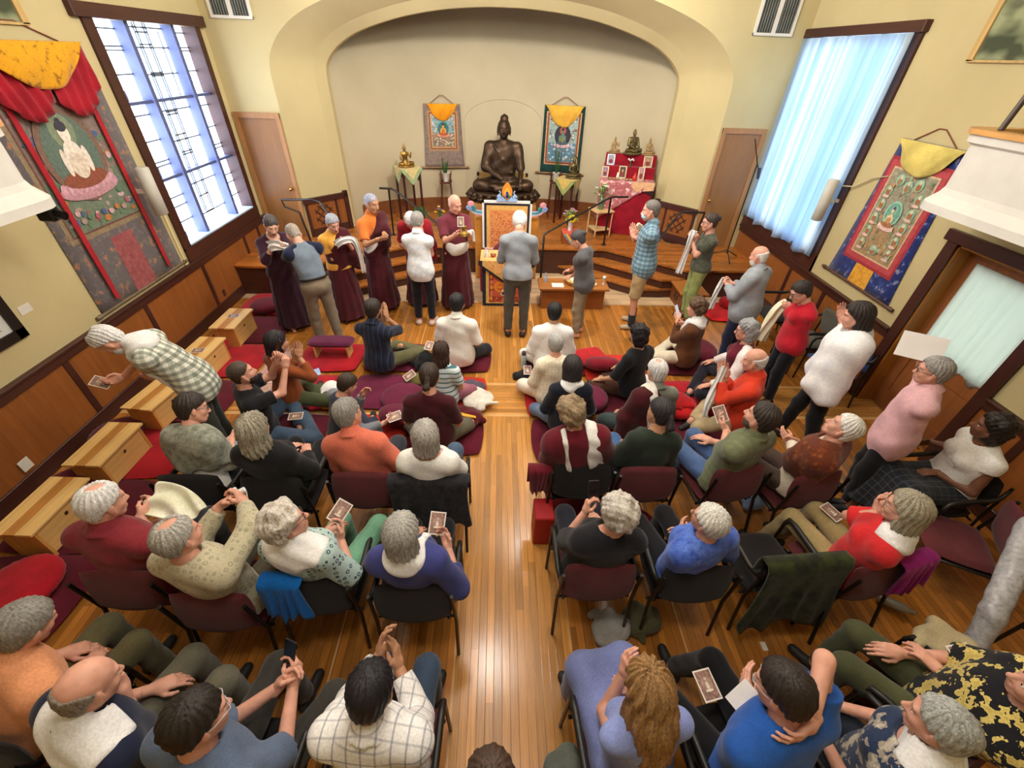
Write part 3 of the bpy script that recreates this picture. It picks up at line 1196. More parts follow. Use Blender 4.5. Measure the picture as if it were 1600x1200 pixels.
def planks(name, hexc, axis, width, rough=.28, var=.22):
    """boards running along the given axis (0 = X, 1 = Y)"""
    t = NT(name)
    v = t.coord()
    sep = t.new('ShaderNodeSeparateXYZ')
    t.link(v, sep.inputs[0])
    across, along = (1, 0) if axis == 0 else (0, 1)
    m = t.new('ShaderNodeMath', operation='MULTIPLY')
    t.link(sep.outputs[across], m.inputs[0])
    m.inputs[1].default_value = 1.0 / width
    fl = t.new('ShaderNodeMath', operation='FLOOR')
    t.link(m.outputs[0], fl.inputs[0])
    fr = t.new('ShaderNodeMath', operation='FRACT')
    t.link(m.outputs[0], fr.inputs[0])
    # boards broken along their length
    wn0 = t.new('ShaderNodeTexWhiteNoise', noise_dimensions='1D')
    t.link(fl.outputs[0], wn0.inputs['W'])
    ml = t.new('ShaderNodeMath', operation='MULTIPLY_ADD')
    t.link(sep.outputs[along], ml.inputs[0])
    ml.inputs[1].default_value = .55
    m5 = t.new('ShaderNodeMath', operation='MULTIPLY')
    t.link(wn0.outputs['Value'], m5.inputs[0])
    m5.inputs[1].default_value = 9.0
    t.link(m5.outputs[0], ml.inputs[2])
    fl2 = t.new('ShaderNodeMath', operation='FLOOR')
    t.link(ml.outputs[0], fl2.inputs[0])
    cmb = t.new('ShaderNodeCombineXYZ')
    t.link(fl.outputs[0], cmb.inputs[0])
    t.link(fl2.outputs[0], cmb.inputs[1])
    wn = t.new('ShaderNodeTexWhiteNoise', noise_dimensions='2D')
    t.link(cmb.outputs[0], wn.inputs['Vector'])
    tone = t.ramp(wn.outputs['Value'], [(0, shade(hexc, 1 - var)), (.55, hexc), (.85, shade(hexc, 1.08)), (1, shade(hexc, 1 + var * .9))])
    st = [40, 40, 1]
    st[along] = 1.5
    grain = t.noise(t.coord(tuple(st)), 1.6, 5, .65)
    c = t.mix(.45, tone, t.ramp(grain, [(.3, '#8a7a70'), (.7, '#ffffff')]), 'MULTIPLY')
    seam = t.ramp(fr.outputs[0], [(0, '#5a4030'), (.05, '#ffffff'), (.95, '#ffffff'), (1, '#5a4030')])
    c = t.mix(.8, c, seam, 'MULTIPLY')
    t.base(c)
    t.set(Roughness=rough, Specular_IOR_Level=.45)
    big = t.noise(t.coord(), 2.2, 3)
    t.link(t.ramp(big, [(.3, (rough * .8,) * 3 + (1,)), (.7, (rough * 1.3,) * 3 + (1,))]), t.b.inputs['Roughness'])
    t.bump(t.ramp(fr.outputs[0], [(0, '#000000'), (.04, '#ffffff'), (.96, '#ffffff'), (1, '#000000')]), .15, .002)
    _mats[name] = t.m
    return t.m


def emit(name, hexc, strength):
    if name in _mats:
        return _mats[name]
    t = NT(name)
    t.base(hexc)
    t.b.inputs['Emission Color'].default_value = lin(hexc)
    t.b.inputs['Emission Strength'].default_value = strength
    t.set(Roughness=.3)
    _mats[name] = t.m
    return t.m


M_WALL = mat('plaster_cream', '#c3b588', .85, .03, 1.2, spec=.2)
M_ALC = mat('plaster_alcove', '#bfb294', .85, .03, 1.2, spec=.2)
M_DARK = wood('wood_dark', '#43251f', 1, .35, .14)
M_DARKV = wood('wood_dark_upright', '#43251f', 2, .35, .14)
M_DARKX = wood('wood_dark_cross', '#43251f', 0, .35, .14)
M_PANEL = wood('wood_panel', '#8e5529', 2, .38, .15)
M_DOOR = wood('wood_door', '#a97a4c', 2, .4, .10)
M_PINE = wood('wood_pine', '#e6bb76', 1, .45, .14)
M_RISER = wood('wood_riser', '#4a2a1e', 0, .4, .12)
M_BLACK = mat('black_metal', '#15130f', .35, .05, spec=.5)
M_WHITE = mat('white_paint', '#ddd9ce', .5, .03)
M_STAGE = planks('stage_boards', '#b26d2f', 0, .07, .25, .12)
XL, XR, YB, ZC = -4.45, 4.75, 8.4, 5.3


def S(name, m, mats, parent=None):
    o = m.build(name, mats, parent)
    if parent is None:
        o['kind'] = 'structure'
    return o


# floor: aisle and side boards, cross band, pale strip before the stage
F1 = planks('floor_boards', '#b87832', 1, .0565, .24, .14)
F2 = planks('floor_boards_aisle', '#ce9148', 1, .0565, .20, .12)
F3 = planks('floor_boards_cross', '#ce9148', 0, .0565, .24, .12)
F4 = planks('floor_boards_pale', '#d8b890', 0, .2, .35, .05)
F5 = mat('floor_inlay', '#cfa066', .3, .05)
fm = MB()
fm.box((XL - .3, -3, -.2), (XR + .3, 11.6, -.02))
ys = [-3, 3.82, 3.87, 4.43, 4.48, 6.78, 11.6]
xs = [XL - .3, -1.150, -1.135, -.29, -.275, .56, .575, 1.42, 1.435, XR + .3]
for i in range(6):
    for j in range(9):
        if i == 5:
            k = 4
        elif i in (1, 3):
            k = 5
        elif j in (1, 3, 5, 7):
            k = 5
        elif i == 2:
            k = 3
        elif j == 4:
            k = 2
        else:
            k = 1
        fm.add([(xs[j], ys[i], 0), (xs[j + 1], ys[i], 0), (xs[j + 1], ys[i + 1], 0), (xs[j], ys[i + 1], 0)], [(0, 1, 2, 3)], k)
S('floor', fm, [M_DARK, F1, F2, F3, F4, F5])

# left wall with its window opening
LW = (6.12, 8.12, 1.14, 3.63)
m = MB()
m.box((XL - .25, -3, 0), (XL, LW[0], ZC)).box((XL - .25, LW[1], 0), (XL, 8.65, ZC))
m.box((XL - .25, LW[0], 0), (XL, LW[1], LW[2])).box((XL - .25, LW[0], LW[3]), (XL, LW[1], ZC))
S('wall_left', m, M_WALL)
# right wall with window and door openings
RW = (6.2, 8.3, 1.2, 3.79)
RD = (3.17, 4.25, 0, 2.05)
m = MB()
m.box((XR, -3, 0), (XR + .25, RD[0], ZC)).box((XR, RD[0], RD[3]), (XR + .25, RD[1], ZC)).box((XR, RD[1], 0), (XR + .25, RW[0], ZC))
m.box((XR, RW[0], 0), (XR + .25, RW[1], RW[2])).box((XR, RW[0], RW[3]), (XR + .25, RW[1], ZC)).box((XR, RW[1], 0), (XR + .25, 8.65, ZC))
S('wall_right', m, M_WALL)
S('ceiling', MB().box((XL - .3, -3, ZC), (XR + .3, 11.6, ZC + .2)), mat('ceiling_white', '#e6e0d0', .9, .02))
S('wall_rear', MB().box((XL - .3, -3.2, 0), (XR + .3, -3, ZC)), M_WALL)


# back wall: arch profile at three depths (outer edge, splay, rounded inner edge)
def px_arch(pts, Y):
    o = []
    for x, y in pts:
        r = ray(x, y)
        t = Y / r[1]
        o.append((r[0] * t, r[2] * t + CAMH))
    return o


inner = [(-3.0, .4), (-3.0, 1.2), (-3.0, 2.0), (-3.0, 2.55), (-3.0, 2.95), (-2.985, 3.14), (-2.93, 3.28), (-2.74, 3.47), (-2.42, 3.65), (-2.0, 3.79), (-1.5, 3.91), (-.9, 4.0), (-.3, 4.045), (.07, 4.05)]
mid = [(-3.13, .4), (-3.13, 1.2), (-3.13, 2.0), (-3.13, 2.55), (-3.13, 2.95), (-3.115, 3.19), (-3.05, 3.37), (-2.83, 3.58), (-2.48, 3.77), (-2.04, 3.92), (-1.52, 4.05), (-.9, 4.14), (-.3, 4.185), (.07, 4.19)]
outer = [(-3.64, .4), (-3.64, 1.2), (-3.64, 2.0), (-3.64, 2.55), (-3.64, 2.9), (-3.63, 3.15), (-3.56, 3.37), (-3.35, 3.62), (-3.0, 3.85), (-2.5, 4.04), (-1.9, 4.2), (-1.15, 4.33), (-.4, 4.39), (.07, 4.4)]
MX = .075


def full(p):
    return p + [(2 * MX - x, z) for x, z in reversed(p[:-1])]




def dense(p, k=4):
    o = []
    for i in range(len(p) - 1):
        a, b, c, d = [Vector(p[min(max(j, 0), len(p) - 1)]) for j in (i - 1, i, i + 1, i + 2)]
        for q in range(k):
            u = q / k
            o.append(tuple(.5 * (2 * b + (c - a) * u + (2 * a - 5 * b + 4 * c - d) * u * u + (3 * b - a - 3 * c + d) * u ** 3)))
    return o + [p[-1]]


inner, mid, outer = dense(full(inner)), dense(full(mid)), dense(full(outer))
n = len(outer)
vs = [(x, YB, z) for x, z in outer] + [(x, 8.93, z) for x, z in mid] + [(x, 9.0, z) for x, z in [((a[0] * .6 + b[0] * .4), (a[1] * .6 + b[1] * .4)) for a, b in zip(mid, inner)]] + [(x, 9.1, z) for x, z in inner]
vs += [(x, 9.25, z) for x, z in inner]
fs = []
for r in range(4):
    for i in range(n - 1):
        fs.append((r * n + i, (r + 1) * n + i, (r + 1) * n + i + 1, r * n + i + 1))
am = MB()
am.add(vs[:2 * n], [f for f in fs if max(f) < 2 * n], 0, True)
am.add(vs[n:4 * n], [tuple(i - n for i in f) for f in fs if min(f) >= n and max(f) < 4 * n], 0, True)
am.add(vs[3 * n:], [tuple(i - 3 * n for i in f) for f in fs if min(f) >= 3 * n], 0, True)
# flat wall around the arch: from outline to the wall's rectangle
rect = []
for x, z in outer:
    if z < 3.0:
        rect.append((XL - .02 if x < MX else XR + .02, z))
    else:
        f = (x - MX) / (3.71)
        rect.append((MX + f * 4.6 if abs(f) < .97 else (XL - .02 if f < 0 else XR + .02), ZC))
rect[0] = (XL - .02, .4)
rect[-1] = (XR + .02, .4)
vs = [(x, YB, z) for x, z in outer] + [(x, YB, z) for x, z in rect]
fs = [(i, i + 1, n + i + 1, n + i) for i in range(n - 1)]
am.add(vs, [tuple(reversed(f)) for f in fs], 0)
am.box((XL - .3, 8.45, ZC - .9), (XR + .3, 8.6, ZC))
am.box((XL - .3, 8.5, 0), (-3.75, 8.65, ZC)).box((3.9, 8.5, 0), (XR + .3, 8.65, ZC))
S('wall_back', am, M_WALL)
# alcove: curved rear wall, its ceiling
N = 32
av, af = [], []
for k in range(N + 1):
    a = PI * k / N
    ex = 2.2
    c, s_ = math.cos(a), math.sin(a)
    x = MX - (3.2) * (abs(c) ** (2 / ex)) * (1 if c > 0 else -1)
    y = 9.02 + 1.53 * (abs(s_) ** (2 / ex))
    av += [(x, y, .5), (x, y, 4.9), (x * 1.03, y + .12, .5), (x * 1.03, y + .12, 4.9)]
for k in range(N):
    b = 4 * k
    af += [(b, b + 4, b + 5, b + 1), (b + 2, b + 3, b + 7, b + 6), (b + 1, b + 5, b + 7, b + 3)]
m = MB().add(av, af, 0, True)
m.box((-3.6, 8.95, 4.6), (3.8, 11, 4.75))
S('wall_alcove', m, M_ALC)


def apse_y(x):
    q = min(abs((x - MX) / 3.2), .999)
    return 9.02 + 1.53 * (1 - q ** 2.2) ** (1 / 2.2)


bv, bf = [], []
NB_ = 40
for k in range(NB_ + 1):
    x = MX + 3.0 * math.sin((k / NB_ - .5) * PI)
    y = apse_y(x)
    bv += [(x, y - .03, .50), (x, y - .03, .80), (x, y + .02, .82), (x, y + .02, .50)]
for k in range(NB_):
    b = 4 * k
    bf += [(b, b + 4, b + 5, b + 1), (b + 1, b + 5, b + 6, b + 2)]
S('baseboard_alcove', MB().add(bv, bf, 0, False), wood('wood_base', '#7c4a26', 0, .4))
# arched niche moulding on the alcove wall behind the statue
m = MB()
pts = [(-.76, .82), (-.76, 2.3)] + [(.06 + .82 * math.cos(PI - PI * k / 12) * (1 if 1 else 1), 2.3 + .42 * math.sin(PI * k / 12)) for k in range(1, 12)] + [(.88, 2.3), (.88, .82)]
m.tube([(x, apse_y(x) - .0, z) for x, z in pts], .009, 6)
S('trim_1', m, M_ALC)


# dado: rail, panels, stiles and baseboards along a wall plane
def dado(side, x, sg, y0, y1, ztop, stiles, gaps=()):
    pm, rm = MB(), MB()
    segs = []
    a = y0
    for g0, g1 in gaps:
        segs.append((a, g0))
        a = g1
    segs.append((a, y1))
    for a, b in segs:
        lo, hi = sorted((x, x + sg * .02))
        pm.box((lo, a, .1), (hi, b, ztop - .05))
        lo, hi = sorted((x, x + sg * .045))
        rm.box((lo, a, ztop - .11), (hi, b, ztop), bev=.004)
        lo, hi = sorted((x, x + sg * .065))
        rm.box((lo, a, ztop - .02), (hi, b, ztop + .005), bev=.003)
        lo, hi = sorted((x, x + sg * .04))
        rm.box((lo, a, 0), (hi, b, .17), bev=.004)
        for s_ in stiles:
            if a < s_ < b:
                lo, hi = sorted((x, x + sg * .03))
                rm.box((lo, s_ - .035, .1), (hi, s_ + .035, ztop - .05))
    S('wall_panel_' + side, pm, M_PANEL)
    S('trim_dado_' + side, rm, M_DARK)


dado('left', XL, 1, -3, 8.38, .94, [-.1, 1.15, 2.4, 3.67, 4.91, 6.2, 7.49, 8.0])
dado('right', XR, -1, -3, 8.38, .98, [.2, 1.4, 2.6, 4.7, 5.6, 6.49, 7.5], [(3.05, 4.37)])
# splayed wing panels with an endless-knot fret beside the arch
for side, sg, x0, x1 in (('left', 1, -3.64, -3.06), ('right', -1, 3.79, 3.21)):
    A, B = Vector((x0, 8.4, 0)), Vector((x1, 9.02, 0))
    d = (B - A).normalized()
    nr = Vector((d.y, -d.x, 0))
    if nr.y > 0:
        nr = -nr
    nr = Vector((abs(nr.x) * (1 if sg > 0 else -1), -abs(nr.y), 0))
    ln = (B - A).length

    def fr(u, v, w, A=A, d=d, nr=nr):
        return A + d * u + nr * (w + .005) + Vector((0, 0, v))
    m = MB()
    m.prism([(0, .52), (ln, .52), (ln, 1.16), (0, 1.16)], .02, fr, 0)
    m.prism([(-.02, 1.13), (ln + .03, 1.13), (ln + .03, 1.22), (-.02, 1.22)], .06, fr, 1)
    m.prism([(0, .50), (ln, .50), (ln, .66), (0, .66)], .04, fr, 1)
    m.prism([(ln - .05, .5), (ln + .03, .5), (ln + .03, 1.25), (ln - .05, 1.25)], .06, fr, 1)
    m.prism([(ln - .25, .6), (ln - .21, .6), (ln - .21, 1.15), (ln - .25, 1.15)], .03, fr, 1)
    m.prism([(0, .6), (.05, .6), (.05, 1.15), (0, 1.15)], .03, fr, 1)
    c0, c1, st = .34, .89, .10
    for k in (-1.5, -.5, .5, 1.5):
        for o1, o2 in ((1, 1), (1, -1)):
            ux, uz = math.cos(PI / 4), math.sin(PI / 4) * o2
            px_, pz = -uz, ux
            e = 1.5 if abs(k) < 1 else .5
            p = [Vector(fr(c0 + (ux * t + px_ * k) * st, c1 + (uz * t + pz * k) * st, .026)) for t in (-e - .5, e + .5)]
            m.tube(p, .010, 5, 1)
    S('wall_panel_' + ('arch_left' if sg > 0 else 'arch_right'), m, [M_PANEL, M_DARKX])


# stage and steps
A_R, B_R, A_L, B_L = (2.04, 8.12), (3.36, 7.16), (-1.65, 8.08), (-3.35, 6.97)
flat = lambda u, v, w: (u, v, w)
sm = MB()
poly = [(XL, 6.96), B_L, A_L, A_R, B_R, (XR, 7.19), (XR, 8.45), (3.4, 8.5), (3.3, 10.9), (-3.2, 10.9), (-3.3, 8.5), (XL, 8.45)]
sm.prism(poly, .48, flat, 1)
big = [(XL, 6.93), (-3.36, 6.94), (-1.66, 8.05), (2.05, 8.09), (3.35, 7.13), (XR, 7.16)] + poly[6:]
sm.prism(big, .035, flat, 0, .485)
S('floor_stage', sm, [M_STAGE, M_RISER])


def stepline(A, B, off):
    d = Vector((B[0] - A[0], B[1] - A[1]))
    d.normalize()
    nn = Vector((d.y, -d.x))
    if nn.y > 0:
        nn = -nn
    P = Vector(A) + nn * off

    def aty(y):
        t = (y - P.y) / d.y
        return (P.x + d.x * t, y)
    return aty


k = 0
for A, B, yb in ((A_R, B_R, 8.1), (A_L, B_L, 8.06)):
    for off, z in ((.27, .347), (.50, .174)):
        k += 1
        f = stepline(A, B, off)
        yf = B[1] - .03 if off < .3 else B[1] - .05
        q = [A, (A[0], yb)] + [f(yb), f(yf), (B[0] - (0.02 if A is A_R else -.02), yf), B]
        q = [A, f(yb), f(yf), (f(yf)[0] + (.35 if A is A_R else -.35), yf), B]
        m = MB()
        m.prism(q, z - .035, flat, 1)
        f2 = stepline(A, B, off + .025)
        q2 = [A, f2(yb), f2(yf - .02), (f2(yf)[0] + (.35 if A is A_R else -.35), yf - .02), B]
        m.prism(q2, .035, flat, 0, z - .035)
        S('floor_step_%d' % k, m, [M_STAGE, M_RISER])

# ---------------------------------------------------------------- left window: leaded panes in a dark frame
wx = XL - .16
win = empty('window_1', (XL, LW[0], LW[2]))
win['kind'] = 'structure'
OFF = Vector((-XL, -LW[0], -LW[2]))


def loc(m, o):
    m.v = [(p[0] - o[0], p[1] - o[1], p[2] - o[2]) for p in m.v]
    return m


WO = (XL, LW[0], LW[2])
y0, y1, z0, z1 = LW
m = MB()
m.box((XL - .2, y0 - .12, z0 - .03), (XL + .03, y0 + .03, z1)).box((XL - .2, y1 - .03, z0 - .03), (XL + .03, y1 + .1, z1))
m.box((XL - .2, y0 - .12, z0 - .2), (XL + .035, y1 + .1, z0))
m.box((XL - .02, y0 - .25, z1), (XL + .07, y1 + .22, z1 + .13), bev=.006)
loc(m, WO).build('window_frame', M_DARK, win)
mull = [(6.69, 6.76), (7.60, 7.67)]
m = MB()
for a, b in mull:
    m.box((XL - .17, a, z0), (XL - .02, b, z1))
for z in (1.97, 2.83):
    m.box((XL - .17, y0, z - .018), (XL - .06, y1, z + .018))
mulm = mat('mullion_lit_blue', '#55608c', .5, .05)  # blue window light and flare put into the mullion colour
ms_ = MB().box((XL - .17, y0, z0 - .005), (XL + .03, y1, z0 + .02))
loc(ms_, WO).build('window_sill', mat('sill_paint', '#a9c4dc', .5, .03), win)
loc(m, WO).build('mullion', mulm, win)
pane = emit('leaded_glass', '#dce9ff', WIN_L)
pane_y = emit('leaded_glass_amber', '#f6eccb', WIN_L * .8)
cols = [(y0 + .03, 6.69), (6.76, 7.60), (7.67, y1 - .03)]
rows = [(z0, 1.95), (1.99, 2.81), (2.85, z1)]
for ci, (a, b) in enumerate(cols):
    for ri, (c, d) in enumerate(rows):
        m = MB()
        m.box((XL - .19, a, c), (XL - .17, b, d), 0)
        lead = []
        h_ = d - c
        if ci == 1:
            xm = (a + b) / 2 - .02
            for o_ in (-.12, -.075, .075, .12):
                lead.append((xm + o_, c + (.22 if ri == 0 else 0), xm + o_, d))
            for fz in ((.25, .55) if ri == 0 else ((.2, .24, .5, .8, .84) if ri == 1 else (.3, .34, .72, .88))):
                lead.append((xm - .12, c + fz * h_, xm + .12, c + fz * h_))
            for fz in ((.25, .78) if ri == 0 else ((.42, .86) if ri == 1 else (.32, .68, .94))):
                lead.append((a, c + fz * h_, b, c + fz * h_))
            m.box((XL - .171, xm - .074, c + h_ * .36), (XL - .168, xm + .074, c + h_ * .62), 1)
            if ri == 2:
                lead += [(a + .08, c + .94 * h_, a + .08, d), (b - .1, c, b - .1, c + .9 * h_)]
        else:
            for fz in ((.3, .55, .7) if ri == 0 else ((.14, .2, .5, .85) if ri == 1 else (.34, .64, .69, .9))):
                lead.append((a, c + fz * h_, b, c + fz * h_))
            lead.append(((a + b) / 2, c, (a + b) / 2 + .001, c + .14 * h_))
        for p in lead:
            if abs(p[0] - p[2]) < .01:
                m.box((XL - .172, p[0] - .009, p[1]), (XL - .155, p[0] + .009, p[3]), 2)
            else:
                m.box((XL - .172, p[0], p[1] - .009), (XL - .155, p[2], p[1] + .009), 2)
        loc(m, WO).build('pane', [pane, pane_y, mat('lead', '#6d7a8a', .5, .05)], win)

# ---------------------------------------------------------------- right window with its sheer curtain
win = empty('window_2', (XR, RW[0], RW[2]))
win['kind'] = 'structure'
WO = (XR, RW[0], RW[2])
y0, y1, z0, z1 = RW
m = MB()
m.box((XR - .035, y0 - .12, z0 - .22), (XR + .2, y0 + .02, z1)).box((XR - .03, y1 - .02, z0 - .2), (XR + .2, y1 + .09, z1))
m.box((XR - .04, y0 - .12, z0 - .22), (XR + .2, y1 + .09, z0 + .02))
m.box((XR - .08, y0 - .15, z1), (XR + .02, y1 + .1, z1 + .11), bev=.006)
loc(m, WO).build('window_frame', M_DARK, win)
m = MB()
for z in (2.05, 2.9):
    m.box((XR + .1, y0, z - .02), (XR + .14, y1, z + .02))
for y in (6.9, 7.6):
    m.box((XR + .1, y - .025, z0), (XR + .14, y + .025, z1))
loc(m, WO).build('mullion', mulm, win)
loc(MB().box((XR + .16, y0, z0), (XR + .18, y1, z1)), WO).build('pane', emit('daylit_glass', '#cfe4ff', WIN_R), win)
t = NT('sheer_curtain')
tr = t.new('ShaderNodeBsdfTranslucent')
sv = t.noise(t.coord((.1, 4.0, .05)), 1.5, 3, .6)
gath = t.ramp(sv, [(.38, '#a0cbee'), (.5, '#c4dff2'), (.6, '#f6fafb')])
t.link(gath, tr.inputs[0])
di = t.new('ShaderNodeBsdfDiffuse')
di.inputs[0].default_value = lin('#d3dedd')
mx = t.new('ShaderNodeMixShader')
mx.inputs[0].default_value = .62
t.link(di.outputs[0], mx.inputs[1])
t.link(tr.outputs[0], mx.inputs[2])
tp = t.new('ShaderNodeBsdfTransparent')
tp.inputs[0].default_value = lin('#eef6ff')
mx2 = t.new('ShaderNodeMixShader')
mx2.inputs[0].default_value = .06
t.link(mx.outputs[0], mx2.inputs[1])
t.link(tp.outputs[0], mx2.inputs[2])
t.link(mx2.outputs[0], t.n['Material Output'].inputs['Surface'])
M_SHEER = t.m
t = NT('door_sheer')
tr = t.new('ShaderNodeBsdfTranslucent')
tr.inputs[0].default_value = lin('#e4ebe6')
di = t.new('ShaderNodeBsdfDiffuse')
di.inputs[0].default_value = lin('#d6dcd6')
mx = t.new('ShaderNodeMixShader')
mx.inputs[0].default_value = .5
t.link(di.outputs[0], mx.inputs[1])
t.link(tr.outputs[0], mx.inputs[2])
t.link(mx.outputs[0], t.n['Material Output'].inputs['Surface'])
M_SHEER2 = t.m


def drape(x, ya, yb, za, zb, waves, amp, sg=-1, wav=.03):
    def f(u, v):
        y = ya + (yb - ya) * u
        z = za + (zb - za) * v
        ph = 2 * PI * waves * u + .8 * math.sin(5 * u * PI)
        a = amp * (.45 + .55 * v)
        return (x + sg * (a * math.sin(ph) + .3 * a * math.sin(2.7 * ph + 1)), y, z + (wav * math.sin(ph * .5 + .7) * v if v > .98 else 0)), (sg, -.3 * math.cos(ph), 0)
    return f


cur = MB().sheet(drape(XR - .085, 6.13, 8.37, 3.785, 1.17, 7, .042), 170, 14, .002)
tag(cur.build('curtain', M_SHEER), 'white sheer curtain hanging over the tall window on the right wall', 'curtain')
rod = MB().tube([(XR - .03, 6.12, 3.80), (XR - .03, 8.38, 3.80)], .010, 8)
tag(rod.build('curtain_rod', M_WHITE), 'thin rod carrying the sheer curtain under the dark window header', 'curtain rod')

# ---------------------------------------------------------------- doors
for k, (xa, xb, kx) in enumerate(((-4.42, -3.67, -3.78), (3.83, 4.60, 3.93))):
    d = empty('door_%d' % (k + 1), ((xa + xb) / 2, YB, .52))
    d['kind'] = 'structure'
    WO = ((xa + xb) / 2, YB, .52)
    m = MB()
    m.box((xa, YB - .03, .52), (xa + .07, YB + .08, 2.56)).box((xb - .07, YB - .03, .52), (xb, YB + .08, 2.56)).box((xa, YB - .031, 2.49), (xb, YB + .08, 2.57))
    loc(m, WO).build('door_frame', M_DOOR, d)
    loc(MB().box((xa + .06, YB - .012, .53), (xb - .06, YB + .05, 2.5)), WO).build('door_leaf', wood('wood_door_leaf', '#93683c', 2, .38, .08), d)
    m = MB().lathe([(.012, 0), (.012, .03), (.03, .045), (.033, .06), (.02, .075), (.003, .078)], n=14)
    m.v = [(p[0] + kx, YB - .012 - p[2], p[1] + 1.4) for p in m.v]
    loc(m, WO).build('door_knob', mat('brass', '#c9a35a', .25, .05, metallic=1.0), d)
d = empty('door_3', (XR, RD[0], 0))
d['kind'] = 'structure'
WO = (XR, RD[0], 0)
m = MB()
m.box((XR - .035, RD[0] - .12, 0), (XR + .02, RD[0], 2.05)).box((XR - .035, RD[1], 0), (XR + .02, RD[1] + .12, 2.05))
m.box((XR - .05, RD[0] - .16, 2.05), (XR + .02, RD[1] + .17, 2.16), bev=.005)
loc(m, WO).build('door_casing', M_DARKV, d)
m = MB()
m.box((XR, RD[1] - .02, 0), (XR + .25, RD[1], 2.05)).box((XR, RD[0], 0), (XR + .25, RD[0] + .02, 2.05)).box((XR, RD[0], 2.02), (XR + .25, RD[1], 2.05))
loc(m, WO).build('door_jamb', wood('wood_jamb', '#9a6428', 2, .35), d)
lx = XR + .18
m = MB()
m.box((lx, RD[0] + .02, .01), (lx + .045, RD[0] + .12, 2.02)).box((lx, RD[1] - .14, .01), (lx + .045, RD[1] - .02, 2.02))
m.box((lx, RD[0] + .12, 1.88), (lx + .045, RD[1] - .14, 2.02)).box((lx, RD[0] + .12, .72), (lx + .045, RD[1] - .14, .90)).box((lx, RD[0] + .12, .01), (lx + .045, RD[1] - .14, .25))
m.box((lx + .012, RD[0] + .12, .25), (lx + .03, RD[1] - .14, .72))
loc(m, WO).build('door_leaf', wood('wood_leaf_right', '#8c5630', 2, .35), d)
loc(MB().box((lx + .03, RD[0] + .12, .9), (lx + .038, RD[1] - .14, 1.88)), WO).build('glass', emit('door_daylight', '#e2ecec', 1.3), d)
cur = MB().sheet(drape(lx - .012, RD[0] + .11, RD[1] - .13, 1.90, .88, 8, .008), 90, 6, .002)
cur.v = [(p[0] - XR, p[1] - RD[0], p[2]) for p in cur.v]
cur.build('door_curtain', M_SHEER2, d)

# ---------------------------------------------------------------- gallery fronts, wall openings, vents
for k, (sg, x0, x1, zb, zt, yf) in enumerate(((1, XL, -3.62, 2.37, 2.97, 3.72), (-1, XR, 4.02, 2.42, 3.08, 4.18))):
    r = .22
    sec = []
    for (o, z) in ((.065, zb), (.065, zb + .07), (.015, zb + .15), (0, zb + .2), (0, zt - .12), (.03, zt - .1), (.03, zt - .04)):
        sec.append((o, z))
    m = MB()

    def outline(o):
        xe = x1 + sg * o
        ye = yf + o
        pts = [(x0, ye)] + [(xe - sg * r + sg * r * math.sin(a), ye - r + r * math.cos(a)) for a in np.linspace(0, PI / 2, 8)] + [(xe, .9)]
        return pts
    rings = [[(x, y, z) for x, y in outline(o)] for o, z in sec]
    n_ = len(rings[0])
    vs = [p for r_ in rings for p in r_]
    fs = []
    for a in range(len(rings) - 1):
        for i in range(n_ - 1):
            q = (a * n_ + i, a * n_ + i + 1, (a + 1) * n_ + i + 1, (a + 1) * n_ + i)
            fs.append(q if sg < 0 else tuple(reversed(q)))
    m.add(vs, fs, 0, False)
    flo = [(x, y) for x, y in outline(.055)] + [(x0, .9)]
    m.prism(flo, .03, flat, 0, zb + .002)
    cap = [(x, y) for x, y in outline(.05)] + [(x1 - sg * .10, .9)] + [(x - sg * .12, y - .12) for x, y in reversed(outline(.05)[1:-1])] + [(x0, yf - .09)]
    cp = MB()
    oc = outline(.05)
    ic = [(x - sg * .13 if i > 0 else x, y - .13 if i < n_ - 1 else y) for i, (x, y) in enumerate(outline(.05))]
    vs = [(x, y, zt - .04) for x, y in oc] + [(x, y, zt - .04) for x, y in ic] + [(x, y, zt) for x, y in oc] + [(x, y, zt) for x, y in ic]
    fs = []
    for i in range(n_ - 1):
        fs += [(i, i + 1, n_ + i + 1, n_ + i), (2 * n_ + i, 3 * n_ + i, 3 * n_ + i + 1, 2 * n_ + i + 1), (i, 2 * n_ + i, 2 * n_ + i + 1, i + 1), (n_ + i, n_ + i + 1, 3 * n_ + i + 1, 3 * n_ + i)]
    m.add(vs, fs, 1)
    S('wall_gallery_' + ('left' if sg > 0 else 'right'), m, [mat('gallery_white', '#dcdad2', .6, .02), wood('wood_cap', '#cf9c5c', 1, .4)])
m = MB()
for y, dx in ((3.95, 0), (3.85, .12)):
    m.tube([(4.1 + dx, y, 3.08), (4.32 + dx, y + .1, 3.9)], .022, 8)
tag(m.build('gallery_railing', mat('rail_brown', '#4b3a30', .4)), 'pair of dark slanting rails rising above the right gallery front', 'railing')
